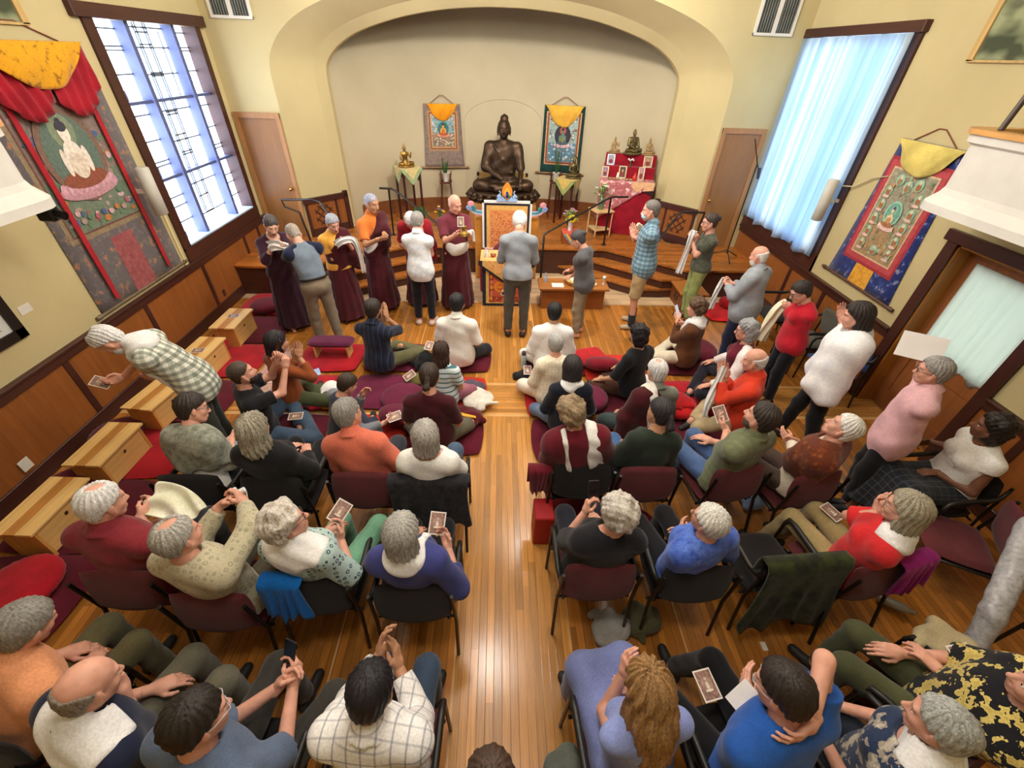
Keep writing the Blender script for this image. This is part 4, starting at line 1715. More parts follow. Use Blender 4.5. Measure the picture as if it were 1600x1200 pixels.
for k, (x, sg, ya, yb) in enumerate(((XL, 1, 4.0, 5.25), (XR, -1, 4.0, 5.27))):
    w = empty('window_%d' % (k + 3), (x, ya, 3.54))
    w['kind'] = 'structure'
    WO = (x, ya, 3.54)
    m = MB()
    lo, hi = sorted((x, x + sg * .03))
    m.box((lo, ya - .07, 3.54), (hi, ya, 4.6)).box((lo, yb - .0, 3.54), (hi, yb + .07, 4.6)).box((lo, ya - .07, 3.53), (hi, yb + .07, 3.55)).box((lo, ya - .07, 4.6), (hi, yb + .07, 4.67))
    loc(m, WO).build('window_frame', wood('wood_tan', '#b99a62', 2, .5), w)
    lo, hi = sorted((x + sg * .002, x + sg * .012))
    g = NT('gallery_glass')
    f = g.noise(g.coord((1, 1, 2)), 2.4, 2)
    g.base(g.ramp(f, [(.4, '#4a5240'), (.6, '#98a07c')]))  # greenish reflection painted into the glass colour
    g.set(Roughness=.08, Specular_IOR_Level=.8)
    loc(MB().box((lo, ya, 3.55), (hi, yb, 4.6)), WO).build('glass', g.m, w)
for k, (xa, xb, z) in enumerate(((-4.29, -3.68, 3.75), (3.86, 4.47, 3.80))):
    v = empty('air_vent', ((xa + xb) / 2, YB, z))
    tag(v, ('white framed double air vent high above the left door' if k == 0 else 'white framed double air vent high above the right door'), 'vent')
    WO = ((xa + xb) / 2, YB, z)
    m = MB()
    xm = (xa + xb) / 2
    for a, b in ((xa, xa + .04), (xm - .03, xm + .03), (xb - .04, xb)):
        m.box((a, YB - .03, z), (b, YB, z + .5))
    m.box((xa, YB - .029, z), (xb, YB, z + .035)).box((xa, YB - .029, z + .465), (xb, YB, z + .5))
    loc(m, WO).build('frame', M_WHITE, v)
    m = MB().box((xa + .03, YB - .008, z + .03), (xb - .03, YB - .004, z + .47), 0)
    for i in range(14):
        x = xa + .05 + i * (xb - xa - .1) / 13
        if abs(x - xm) > .03:
            m.box((x - .006, YB - .022, z + .03), (x + .006, YB - .006, z + .47), 1)
    loc(m, WO).build('louvre_panel', [mat('vent_dark', '#3c3f3e', .7), mat('vent_slat', '#75786f', .5)], v)

# ---------------------------------------------------------------- light
world = bpy.data.worlds.new('world')
SC.world = world
world.use_nodes = True
world.node_tree.nodes['Background'].inputs[0].default_value = lin('#dfe9f6')
world.node_tree.nodes['Background'].inputs[1].default_value = .25


def area(name, loc_, target, size, energy, col, sy=None):
    l = bpy.data.lights.new(name, 'AREA')
    l.energy = energy
    l.color = lin(col)[:3]
    l.size = size
    if sy:
        l.shape = 'RECTANGLE'
        l.size_y = sy
    o = bpy.data.objects.new(name, l)
    o.location = loc_
    d = Vector(target) - Vector(loc_)
    o.rotation_euler = d.to_track_quat('-Z', 'Y').to_euler()
    return link(o)


# ceiling fill lights out of view, with pendant fixtures added above them
for k, (x, y) in enumerate(((-.05, 2.75), (-2.0, 4.4), (2.0, 4.4), (-1.3, 6.9), (1.3, 6.9), (0, .9))):
    p = empty('added_pendant', (x, y, ZC))
    tag(p, 'round white pendant lamp added out of view below the ceiling', 'lamp', 'added pendant lamps under the ceiling')
    MB().tube([(0, 0, 0), (0, 0, -.25)], .012, 8).build('stem', M_BLACK, p)
    MB().lathe([(.03, -.24), (.20, -.27), (.24, -.33), (.2, -.38), (.05, -.40)], n=20).build('lamp_shade', emit('lamp_glow', '#fff0d8', 3.0), p)
    l = bpy.data.lights.new('ceiling_fill', 'POINT')
    l.energy = LAMP[k]
    l.color = lin('#fffaf4')[:3]
    l.shadow_soft_size = .25
    o = bpy.data.objects.new('ceiling_fill', l)
    o.location = (x, y, ZC - .75)
    link(o)
area('stage_light', (0.6, 5.2, 5.1), (0.1, 9.8, 1.6), .35, STAGE_W, '#fffaf2')  # unseen area light aimed at the alcove, no fixture modelled
SC.view_settings.view_transform = 'Standard'
SC.view_settings.look = 'None'
SC.view_settings.gamma = 1.0
SC.view_settings.use_curve_mapping = False
SC.view_settings.exposure = EXPOSURE
# ---------------------------------------------------------------- altar, statues, hangings
def at_y(px, py, Y):
    r = ray(px, py)
    t = Y / r[1]
    return Vector((r[0] * t, Y, r[2] * t + CAMH))


def at_x(px, py, X):
    r = ray(px, py)
    t = X / r[0]
    return Vector((X, r[1] * t, r[2] * t + CAMH))


def bronze(name, h, rough=.38):
    return mat(name, h, rough, .2, 9, metallic=.75, spec=.5)


def seated_statue(kind):
    """cross-legged figure facing +Y, seat at z 0, about 1.45 high"""
    P = []
    P += [p_ell((0, -.02, .16), (.30, .24, .18), k=.08), p_ell((0, -.03, .42), (.205, .15, .26), k=.08), p_ell((0, -.03, .70), (.255, .165, .22), k=.08)]
    for q in (1, -1):
        P += [p_cone((q * .05, -.03, .86), (q * .245, -.03, .80), .075, .095, .07)]
        P += [p_cone((q * .14, .02, .14), (q * .50, .24, .13), .15, .12, .06), p_cone((q * .50, .24, .13), (-q * .12, .42, .10), .115, .075, .05)]
        P += [p_ell((-q * .20, .40, .16), (.10, .06, .045), k=.03)]
    P += [p_cone((0, -.02, .88), (0, .0, 1.03), .075, .07, .05), p_ell((0, .0, 1.13), (.112, .125, .150), k=.03), p_ell((0, .035, 1.06), (.085, .09, .09), k=.03),
          p_ell((0, -.03, 1.18), (.122, .125, .11), k=.03), p_ell((0, -.03, 1.29), (.062, .062, .06), k=.04), p_cone((0, -.03, 1.33), (0, -.03, 1.385), .028, .008, .03)]
    P += [p_cone((0, .125, 1.14), (0, .148, 1.085), .012, .02, .015), p_cone((-.03, .112, 1.045), (.03, .112, 1.045), .011, .011, .01), p_ell((0, .10, 1.0), (.035, .03, .025), k=.02)]
    for q in (1, -1):
        P += [p_cone((q * .118, -.01, 1.15), (q * .122, .0, 1.02), .022, .016, .01), p_cone((q * .02, .118, 1.165), (q * .075, .10, 1.17), .012, .010, .015)]
    if kind == 'earth':
        P += [p_ell((0, -.03, .62), (.30, .18, .26), k=.08), p_ell((0, -.02, .40), (.26, .19, .22), k=.08), p_ell((0, -.03, 1.315), (.075, .072, .05), k=.03)]
        P += [p_cone((-.29, -.03, .80), (-.36, .10, .45), .10, .085, .06), p_cone((-.36, .10, .45), (-.35, .36, .27), .062, .042, .04), p_ell((-.345, .40, .22), (.045, .03, .075), k=.02)]
        for i in range(4):
            P.append(p_cone((-.375 + .02 * i, .425, .19), (-.37 + .02 * i, .44, .10), .0125, .010, .006))
        P += [p_cone((.29, -.03, .80), (.37, .08, .46), .11, .10, .06), p_cone((.37, .08, .46), (.05, .36, .30), .085, .045, .05), p_ell((-.02, .38, .285), (.09, .045, .025), k=.02)]
        # robe edge across the chest
        P += [p_cone((.20, .10, .86), (.02, .145, .60), .020, .020, .03), p_cone((.02, .145, .60), (-.19, .08, .42), .020, .020, .03), p_cone((-.18, .13, .36), (.18, .13, .36), .022, .022, .03)]
    elif kind == 'raised':
        P += [p_cone((-.27, -.03, .80), (-.42, .06, .52), .08, .06, .05), p_cone((-.42, .06, .52), (-.44, .22, .80), .058, .045, .04), p_ell((-.44, .24, .87), (.05, .03, .07), k=.02)]
        P += [p_cone((.27, -.03, .80), (.40, .06, .48), .08, .06, .05), p_cone((.40, .06, .48), (.30, .34, .30), .058, .045, .04)]
        P += [p_cone((0, 0, 1.28), (0, -.02, 1.46), .10, .03, .04)]
    else:
        for q in (1, -1):
            P += [p_cone((q * .27, -.03, .80), (q * .37, .06, .46), .08, .06, .05), p_cone((q * .37, .06, .46), (q * .06, .34, .32), .058, .045, .04)]
        P += [p_cone((0, 0, 1.28), (0, -.02, 1.44), .09, .03, .04)]
    return P


def lotus_base(m, r, h, sy=.75):
    m.lathe([(r * .93, 0), (r, h * .12), (r * .96, h * .3), (r * .86, h * .5), (r * .95, h * .72), (r * .98, h * .88), (r * .9, h)], n=36, sy=sy)
    for k in range(22):
        a = 2 * PI * k / 22
        for (z0, z1, rr) in ((.50, .95, 1.0), (.48, .08, 1.02)):
            c, s_ = math.cos(a), math.sin(a)
            P = [(c * r * rr * .88, s_ * r * rr * .88 * sy, z0 * h), (c * r * rr * 1.02, s_ * r * rr * 1.02 * sy, (z0 + z1) / 2 * h), (c * r * rr * .97, s_ * r * rr * .97 * sy, z1 * h)]
            m.tube(P, [r * .05, r * .105, r * .03], 6)
    return m


_st = {}


def statue(label, kind, loc_, height, m, yaw=180, base=True, group=None, halo=False, name='statue'):
    key = kind
    sc = height / 1.55
    if key not in _st:
        _st[key] = nets(seated_statue(kind), .016, (), folds(.006, 26, 1.0))
    V, F = _st[key]
    bz = .13 if base else 0
    V2 = (V + np.array([0, 0, bz], np.float32)) * sc
    o = bpy.data.objects.new(name, raw_mesh(name, V2, F, m))
    link(o)
    o.location = loc_
    o.rotation_euler = (0, 0, math.radians(-yaw))
    tag(o, label, 'statue', group)
    if base:
        b = MB()
        lotus_base(b, .62 * sc, .15 * sc)
        b.v = [(x, y + .10 * sc, z) for x, y, z in b.v]
        b.build('lotus_base', m, o)
    if halo:
        b = MB()
        b.tube([(math.cos(a) * .34 * sc, -.2 * sc, (1.0 + .62 * math.sin(a)) * sc) for a in np.linspace(-.9, PI + .9, 26)], .045 * sc, 8)
        b.tube([(-.2 * sc, -.2 * sc, .5 * sc), (-.2 * sc, -.2 * sc, .1 * sc)], .04 * sc, 8).tube([(.2 * sc, -.2 * sc, .5 * sc), (.2 * sc, -.2 * sc, .1 * sc)], .04 * sc, 8)
        b.build('halo', m, o)
    return o


M_BRONZE = bronze('statue_bronze', '#4a392b', .48)
M_GILT = bronze('statue_gilt', '#9c7a3c', .32)
M_BRASS2 = bronze('statue_old_brass', '#6f6340', .4)
M_CLAY = mat('statue_clay', '#a08458', .55, .15)
# plinth with a tan back board, then the great bronze
pl = MB().box((-.62, 9.15, .52), (.76, 10.15, 1.0), bev=.01)
tag(pl.build('plinth', mat('plinth_gold', '#9a6a34', .6, .1)), 'broad wooden plinth carrying the large dark bronze statue', 'plinth')
bb = MB().box((-.46, 10.2, .52), (.58, 10.24, 1.40), bev=.004)
for z in (1.33, 1.21, 1.09):
    for x in (-.50, .57):
        bb.box((x, 10.19, z), (x + .05, 10.25, z + .07), 1)
tag(bb.build('back_board', [mat('board_tan', '#c49a58', .5, .06), M_BLACK]), 'tan back board standing behind the large dark bronze statue', 'board')
V, F = nets(seated_statue('earth'), .0125, (), folds(.006, 26, 1.0))
o = bpy.data.objects.new('bronze_statue', raw_mesh('bronze_statue', V + np.array([0, 0, .16], np.float32), F, M_BRONZE))
link(o)
o.location = (.075, 9.76, 1.0)
o.rotation_euler = (0, 0, PI)
tag(o, 'large dark bronze seated statue in the middle of the alcove', 'statue')
b = lotus_base(MB(), .72, .19, .68)
b.v = [(x, y + .12, z) for x, y, z in b.v]
b.build('lotus_base', M_BRONZE, o)
hm = MB()
for zz, rr in ((1.15, .131), (1.19, .127), (1.23, .115), (1.27, .088), (1.30, .058)):
    for k in range(16):
        a = 2 * PI * k / 16 + zz * 9
        if math.sin(a) < .5 or zz > 1.2:
            hm.lathe([(.004, -.013), (.017, -.006), (.017, .006), (.004, .015)], (rr * math.cos(a), -.03 + rr * math.sin(a), zz + .08), 6)
hm.build('hair_curls', M_BRONZE, o)


# ---------------------------------------------------------------- painted scroll hangings
def frame_at(O, U, V_, Nn):
    O, U, V_, Nn = Vector(O), Vector(U), Vector(V_), Vector(Nn)
    return lambda u, v, w: O + U * u + V_ * v + Nn * w


def flatcol(h):
    return mat('paint_' + h.lstrip('#'), h, .75, .10, 30)


def painting(m, fr, x0, x1, y0, y1, pal, mats, seed, w0, multi=False, fig=.78):
    """a generic seated figure on a lotus under an arch of light, with clouds, small side figures and offerings"""
    rnd = random.Random(seed)

    def col(h):
        mm = flatcol(h)
        if mm not in mats:
            mats.append(mm)
        return mats.index(mm)
    W_, H_ = x1 - x0, y1 - y0
    cx = (x0 + x1) / 2

    def rect(a, b, c, d, h, w):
        m.prism([(x0 + a * W_, y0 + b * H_), (x0 + c * W_, y0 + b * H_), (x0 + c * W_, y0 + d * H_), (x0 + a * W_, y0 + d * H_)], .001, fr, col(h), w)

    def el(u, v, ru, rv, h, w, n=18):
        m.prism(ellipse(x0 + u * W_, y0 + v * H_, ru * W_, rv * W_, n), .0012, fr, col(h), w)
    rect(0, 0, 1, 1, pal['sky'], w0)
    rect(0, 0, 1, .42, pal['land'], w0 + .001)
    for _ in range(110):
        u, v = rnd.random(), rnd.random()
        el(min(max(u, .06), .94), min(max(v, .05), .95), rnd.uniform(.02, .055), rnd.uniform(.012, .04), rnd.choice(pal['bits']), w0 + .002 + .0001 * _, 9)
    w = w0 + .010
    if multi:
        for v in (.12, .28, .44, .60, .76):
            for u in (.14, .86):
                el(u, v, .085, .10, pal['halo2'], w)
                el(u, v - .01, .055, .06, pal['robe'], w + .0012)
                el(u, v + .035, .03, .035, pal['skin'], w + .0024)
                el(u, v - .06, .08, .025, pal['lotus'], w + .003)
        for u, v in ((.5, .86), (.28, .90), (.72, .90), (.5, .10)):
            el(u, v, .09, .10, pal['halo'], w)
            el(u, v - .02, .055, .06, pal['robe'], w + .0012)
            el(u, v + .03, .03, .035, pal['skin'], w + .0024)
    sy = fig if not multi else .52
    by = .50 if not multi else .47
    el(.5, by + .08, .36 * sy, .42 * sy, pal['halo'], w + .004, 28)
    el(.5, by + .08, .30 * sy, .35 * sy, pal['halo_in'], w + .0052, 28)
    el(.5, by + .24 * sy, .14 * sy, .15 * sy, pal['halo2'], w + .0064, 22)
    el(.5, by - .17 * sy, .38 * sy, .10 * sy, pal['lotus'], w + .0064, 22)
    for k in range(9):
        el(.5 + (k - 4) * .078 * sy, by - .17 * sy + .02, .04 * sy, .06 * sy, pal['petal'], w + .0076, 10)
    el(.5, by - .10 * sy, .27 * sy, .085 * sy, pal['robe'], w + .009, 20)
    el(.5, by + .04 * sy, .115 * sy, .17 * sy, pal['skin'], w + .0102, 20)
    el(.5, by + .00 * sy, .10 * sy, .11 * sy, pal['robe2'], w + .0112, 18)
    for q in (-1, 1):
        el(.5 + q * .13 * sy, by + .03 * sy, .035 * sy, .12 * sy, pal['skin'], w + .0108, 14)
    el(.5, by + .225 * sy, .062 * sy, .078 * sy, pal['skin'], w + .0122, 16)
    el(.5, by + .275 * sy, .06 * sy, .045 * sy, pal['hair'], w + .013, 14)
    el(.5, by + .31 * sy, .028 * sy, .03 * sy, pal['hair'], w + .0134, 10)
    for k in range(7):
        el(.2 + .1 * k, .09 + .02 * (k % 2), .035, .03, pal['bits'][k % len(pal['bits'])], w + .005, 10)


def hanging(label, fr, tw, bw, h, brocade, pict, pal, seed, border, veil, multi=False, fig=.78, vo=0.0, bottom=None, ribbons=None, group=None, top_c=None, rodc='#8a6a46', depth=.0, curtain=None):
    """fr: frame with u across (0 = centre), v up from the lower rod, w off the wall"""
    root = empty('scroll_hanging', fr(0, h, 0))
    tag(root, label, 'scroll painting', group)
    O = Vector(fr(0, h, 0))
    g = lambda u, v, w: Vector(fr(u, v, w)) - O

    def side(u_, v):
        t = v / h
        e = t ** .8
        return u_ * (bw + (tw - bw) * e) / 2
    m = MB()

    def sh(u, v):
        p = g(side(2 * u - 1, v * h), v * h, .012)
        return p, g(0, 0, 1) - g(0, 0, 0)
    m.sheet(sh, 8, 14, .006)
    m.build('brocade', brocade, root)
    x0, x1, y0, y1 = pict
    bm = MB()
    z = .016
    for e, c in border:
        mats = flatcol(c)
        bm.prism([(x0 - e, y0 - e), (x1 + e, y0 - e), (x1 + e, y1 + e), (x0 - e, y1 + e)], .0015, g, len([1 for q in border if border.index(q) < border.index((e, c))]), z)
        z += .0016
    bm.build('border', [flatcol(c) for e, c in border], root)
    pm = MB()
    mats = []
    painting(pm, g, x0, x1, y0, y1, pal, mats, seed, z, multi, fig)
    pm.build('painting', mats, root)
    if bottom:
        u0, u1, v1, mt = bottom
        MB().prism([(u0, .01), (u1, .01), (u1 * .94, v1), (u0 * .94, v1)], .002, g, 0, .0165).build('centre_panel', mt, root)
    r = MB()
    r.tube([g(-bw / 2 - .06, 0, .02), g(bw / 2 + .06, 0, .02)], .018, 10)
    for q in (-1, 1):
        r.tube([g(q * (bw / 2 + .04), 0, .02), g(q * (bw / 2 + .10), 0, .02)], [.026, .02], 10)
    r.build('rod', mat('rod_' + rodc.lstrip('#'), rodc, .4, .1), root)
    c = MB()
    c.tube([g(-tw * .32, h, .015), g(-tw * .05, h + .14, .01), g(tw * .05, h + .14, .01), g(tw * .32, h, .015)], .006, 6)
    c.build('cord', mat('cord_red', '#7d3a2a', .7), root)
    if veil:
        vc, vd, vw = veil
        m = MB()

        def vf(u, v):
            uu = 2 * u - 1
            dep = vd * (1 - abs(uu) ** 2.2) + .03
            fold = .016 * math.sin(17 * u + 4 * v) * v
            p = g(uu * tw * vw * (1 - .10 * v), h - dep * v, .045 + vo + .035 * math.sin(PI * min(v * 1.0, 1)) * (1 - uu * uu) + fold)
            return p, (g(0, 0, 1) - g(0, 0, 0)) + (g(1, 0, 0) - g(0, 0, 0)) * (.5 * math.cos(17 * u + 4 * v) * v)
        m.sheet(vf, 48, 12, .006)
        m.build('silk_veil', vc, root)
    if curtain:
        cc, cd = curtain
        m = MB()
        for q in (-1, 1):
            def vf(u, v, q=q):
                uu = u
                dep = cd * (.55 + .45 * math.sin(PI * (.15 + .8 * u)))
                p = g(q * (.02 + uu * tw * .46 * (1 - .12 * v)), h - dep * v, .055 + .04 * v + .022 * math.sin(30 * u + 3 * v))
                return p, (g(0, 0, 1) - g(0, 0, 0)) + (g(1, 0, 0) - g(0, 0, 0)) * (q * .6 * math.cos(30 * u + 3 * v))
            m.sheet(vf, 40, 8, .006)
        m.build('curtain_swag', cc, root)
    if ribbons:
        rc, us, v0 = ribbons
        for u in us:
            m = MB()
            m.prism([(u - .03, v0), (u + .005, v0 - .03), (u + .03, v0), (u + .03, h - .1), (u - .03, h - .1)], .006, g, 0, .05)
            m.build('ribbon', rc, root)
    return root


PAL_A = dict(sky='#8aa7b0', land='#9a7a62', halo='#6fa39a', halo_in='#3d6d74', halo2='#2f6a58', lotus='#c7866a', petal='#d9a284', robe='#b5532f', robe2='#c8742f', skin='#d9a24a', hair='#27303f', bits=['#c9d3d0', '#6b8d6c', '#b46a4e', '#4f6f8a', '#d7c9a4'])
PAL_B = dict(sky='#9db3ad', land='#5d87a0', halo='#2d2a35', halo_in='#3a3040', halo2='#b4574a', lotus='#dcb3bd', petal='#e6cdd2', robe='#50606e', robe2='#8a8a5a', skin='#5d8a78', hair='#2a3440', bits=['#c9d6d8', '#6d8f94', '#a7b7c4', '#8a6a58', '#dfe4e0'])
PAL_C = dict(sky='#86746c', land='#6c7a66', halo='#7a5f52', halo_in='#5d7064', halo2='#7d8a6f', lotus='#b98a92', petal='#c99aa6', robe='#8a4d38', robe2='#d8c9b8', skin='#e0d6c8', hair='#3a3844', bits=['#a88f86', '#5f7a5e', '#a65f62', '#4b5f86', '#c9a4ac', '#b0783e'])
PAL_D = dict(sky='#94907a', land='#a08560', halo='#8fc0a8', halo_in='#6a9c8c', halo2='#86b59c', lotus='#d9b8b0', petal='#e2ccc4', robe='#a06a45', robe2='#b98a5a', skin='#d8c4a0', hair='#4a5068', bits=['#7f8f6c', '#b08a5e', '#8a7a66', '#a3a98a'])
grey_br = cloth('mottle', '#6f6260', '#857468', s=1.2)
# alcove scroll with orange veil
for (cx, Yw, w_t, w_b, zt, zb, lab, br, pal, bd, vl, pc, seed) in (
        (-1.21, None, .74, .86, 2.62, 1.44, 'scroll painting with orange veil and grey brocade left of the bronze statue', grey_br, PAL_A, [(.075, '#b08a5c'), (.045, '#8a4d3a'), (.02, '#c9a06a')], (cloth('plain', '#d98418'), .27, .43), (-.235, .235, .40, .98), 3),
        (1.34, None, .84, .88, 2.66, 1.38, 'scroll painting with dark green brocade and yellow veil right of the bronze statue', cloth('plain', '#1d3a36'), PAL_B, [(.065, '#c9a27a'), (.04, '#8c3a28'), (.012, '#b98a5c')], (cloth('plain', '#cf9a3c'), .36, .48), (-.30, .30, .24, 1.10), 4)):
    yl, yr = apse_y(cx - .4), apse_y(cx + .4)
    ang = math.atan2(yr - yl, .8)
    U = Vector((math.cos(ang), math.sin(ang), 0))
    Nn = Vector((math.sin(ang), -math.cos(ang), 0))
    O = Vector((cx, (yl + yr) / 2, zb)) + Nn * .03
    hanging(lab, frame_at(O, U, (0, 0, 1), Nn), w_t, w_b, zt - zb, br, pc, pal, seed, bd, vl)
# big hanging on the left wall: u runs towards the back of the room
fr = frame_at((XL, 5.10, 1.0), (0, 1, 0), (0, 0, 1), (1, 0, 0))
broc = cloth('floral', '#5b5658', '#67605e', '#96694c', s=1.2)
hg = hanging('large scroll painting with maroon valance and grey brocade on the left wall', fr, 1.46, 1.50, 2.42, broc, (-.56, .44, .80, 2.0), PAL_C, 11,
             [(.07, '#8c7a5e'), (.02, '#6e4a40')], (cloth('floral', '#c08a1c', '#b8841a', '#8a5f18'), .34, .44), bottom=(-.16, .20, .66, cloth('mottle', '#7a3c40', '#8c5052')),
             ribbons=(cloth('plain', '#8e1c26'), (-.50, .46), .10), curtain=(cloth('plain', '#8a1a26'), .62), rodc='#6f5f4c', fig=1.05, vo=.06)
# blue hanging on the right wall: u runs towards the camera
fr = frame_at((XR, 5.18, 1.16), (0, -1, 0), (0, 0, 1), (-1, 0, 0))
hanging('scroll painting with blue flowered brocade and pale yellow veil on the right wall', fr, .90, 1.20, 1.66, cloth('floral', '#232d5e', '#2c3f7c', '#7a7a8c', s=1.1), (-.335, .31, .38, 1.36), PAL_D, 12,
        [(.12, '#9c2c38'), (.085, '#b0444a'), (.02, '#c9b08a')], (cloth('plain', '#b7a75e'), .30, .52), multi=True, bottom=(-.17, .17, .26, cloth('mottle', '#b07a24', '#c99638')), rodc='#5a4034')

# ---------------------------------------------------------------- teaching throne with painted scrolls and jewel
TY = 7.76
th = empty('throne', (.13, TY, 0))
tag(th, 'throne with framed red brocade back and painted scroll wings behind the brocade table', 'throne')
loc_t = (.13, TY, 0)
m = MB()
m.box((-.44, TY + .05, 0), (.72, TY + .28, 1.14), bev=.02)
loc(m, loc_t).build('throne_base', cloth('plain', '#a06a26'), th)
m = MB().box((-.33, 7.18, 0), (.60, TY - .03, .62), bev=.03)
loc(m, loc_t).build('seat', cloth('plain', '#7a1f24'), th)
m = MB()
X0, X1, Z0, Z1 = -.30, .57, .60, 1.45
for a, b, c, d in ((X0, Z0, X0 + .035, Z1), (X1 - .035, Z0, X1, Z1), (X0, Z1 - .035, X1, Z1), (X0, Z0, X1, Z0 + .03)):
    m.box((a, TY - .03, b), (c, TY + .03, d), 0)
loc(m, loc_t).build('frame', mat('frame_white', '#e4e0da', .5, .02), th)
red_br = cloth('floral', '#b87a48', '#9c3a26', '#d6a468', s=.7)
m = MB()
m.box((X0 + .03, TY - .015, Z0), (X1 - .03, TY + .02, Z1 - .03), 0)
m.box((X0 + .075, TY - .02, Z0), (X1 - .075, TY + .0, Z1 - .075), 1)
m.box((X0 + .14, TY - .024, Z0), (X1 - .14, TY + .0, Z1 - .15), 2)
loc(m, loc_t).build('brocade_panel', [cloth('plain', '#26232c'), cloth('mottle', '#b08a4c', '#c29a58'), red_br], th)
for q, xe in ((-1, X0), (1, X1)):
    m = MB()
    cols = ['#c46a78', '#7fb0c4', '#2f7f72', '#39679c']
    for i, c in enumerate(cols):
        d = .028 * i
        m.tube([(xe - q * .02, TY, 1.20 + d * .8), (xe + q * .08, TY, 1.205 + d * .8), (xe + q * .16, TY, 1.235 + d * .75), (xe + q * (.215 - d * .5), TY, 1.29 + d * .3)], .016, 8, mi=i)
    for cx, cz, rr, i in ((xe + q * .19, 1.38, .05, 0), (xe + q * .225, 1.315, .045, 3), (xe + q * .15, 1.315, .042, 2)):
        m.tube([(cx + rr * (1 - k / 26) * math.cos(k * .7) * q, TY - .004 * (k % 3), cz + rr * (1 - k / 26) * math.sin(k * .7)) for k in range(24)], .015, 8, mi=i)
    loc(m, loc_t).build('scroll_wing', [mat('wing_pink', '#d08a94', .5), mat('wing_sky', '#7fb0c4', .5), mat('wing_green', '#2f7f72', .5), mat('wing_blue', '#7f97cc', .5)], th)
m = MB()
cx = .13
fl = lambda u, v, w: (cx + u, TY - .02 - w, Z1 + v)
m.prism([(.09 * math.sin(a) * (1 - .35 * max(-math.cos(a), 0)), .165 - .135 * math.cos(a)) for a in np.linspace(0, 2 * PI, 25)[:-1]], .03, fl, 0)
m.prism([(.055 * math.sin(a) * (1 - .3 * max(-math.cos(a), 0)), .13 - .095 * math.cos(a)) for a in np.linspace(0, 2 * PI, 21)[:-1]], .012, fl, 1, .03)
for u, v, r_, i in ((0, .14, .022, 2), (-.024, .10, .022, 3), (.024, .10, .022, 4), (0, .085, .024, 2)):
    m.prism(ellipse(u, v, r_, r_ * 1.2, 14), .012, fl, i, .042)
m.prism([(-.17, .0), (.17, .0), (.18, .04), (.10, .05), (.06, .09), (-.06, .09), (-.10, .05), (-.18, .04)], .03, fl, 5)
m.prism(ellipse(0, .045, .025, .022, 12), .01, fl, 3, .03)
for q in (-1, 1):
    m.tube([(cx + q * (.13 + .035 * (1 - k / 22) * math.cos(k * .7)), TY - .04, Z1 + .07 + .035 * (1 - k / 22) * math.sin(k * .7)) for k in range(20)], .012, 8, mi=5)
    m.tube([(cx + q * .14, TY - .04, Z1 + .10), (cx + q * .11, TY - .04, Z1 + .14), (cx + q * .135, TY - .04, Z1 + .17)], .012, 8, mi=5)
loc(m, loc_t).build('jewel_crest', [mat('crest_orange', '#d9862a', .5), mat('crest_gold', '#e0a848', .5), mat('crest_navy', '#26418c', .4), mat('crest_rose', '#cf7f88', .4), mat('crest_green', '#2f8a5c', .4), mat('crest_blue', '#8fb0d8', .5)], th)

heap0 = [p_ell((0, 0, .09), (.2, .16, .1), k=.05), p_cone((-.16, 0, .05), (.02, .05, .26), .08, .07, .05), p_cone((.02, .05, .26), (.14, .0, .06), .07, .06, .05)]
o = blob('folded_robe', heap0, .012, cloth('plain', '#521420'), None, [lambda X, Y, Z: .0 - Z + 0 * X + 0 * Y], folds(.01, 40, 3))
o.location = (.12, 7.42, .625)
tag(o, 'folded maroon robe arranged on the throne seat', 'robe')
# ---------------------------------------------------------------- brocade table before the throne
TX0, TX1, TYF, TYB, TZ = -.27, .54, 6.68, 7.12, .80
tb = empty('offering_table', (.135, TYF, 0))
tag(tb, 'table draped in gold and red brocade in front of the throne', 'table')
lt = (.135, TYF, 0)
loc(MB().box((TX0 + .01, TYF + .02, 0), (TX1 - .01, TYB, TZ - .01)), lt).build('table_body', cloth('plain', '#8a1c28'), tb)
ff = lambda u, v, w: (u, TYF - w, v)
m = MB()
m.prism([(TX0, .0), (TX1, .0), (TX1, TZ), (TX0, TZ)], .012, ff, 0)
m.prism([(TX0 + .06, .05), (TX1 - .06, .05), (TX1 - .06, TZ), (TX0 + .06, TZ)], .003, ff, 1, .012)
m.prism([(TX0 + .11, .075), (TX1 - .11, .075), (TX1 - .11, TZ), (TX0 + .11, TZ)], .003, ff, 2, .015)
m.prism([(TX0 + .19, .18), (TX1 - .19, .18), (TX1 - .19, TZ), (TX0 + .19, TZ)], .003, ff, 3, .018)
m.prism(ellipse(.02, .36, .09, .10, 22), .003, ff, 4, .021)
m.prism(ellipse(.03, .36, .055, .06, 18), .003, ff, 3, .024)
m.prism(ellipse(.03, .355, .05, .02, 14), .003, ff, 4, .027)
for u, v, a, b in ((.13, .235, .10, .04), (.09, .27, .035, .055), (.17, .27, .035, .055), (.13, .285, .035, .06)):
    m.prism(ellipse(u, v, a, b, 16), .003, ff, 5, .0245)
for q in (-.022, .022):
    m.prism(ellipse(.13 + q, .265, .012, .03, 12), .002, ff, 3, .028)
for k in range(6):
    m.prism(ellipse(TX0 + .15, .14 + .10 * k, .022, .035, 10), .003, ff, 6 if k % 2 else 4, .018)
loc(m, lt).build('front_cloth', [cloth('plain', '#23212b'), cloth('mottle', '#b08f4a', '#c0a05a'), cloth('floral', '#7f3326', '#9c4a30', '#c48a5a', s=.6), cloth('mottle', '#a34630', '#b4583c'), flatcol('#d98a24'), flatcol('#e2d5c4'), flatcol('#c9785a')], tb)
br2 = cloth('floral', '#cf9f62', '#b06c3c', '#e0bd86', s=.5)
m = MB()
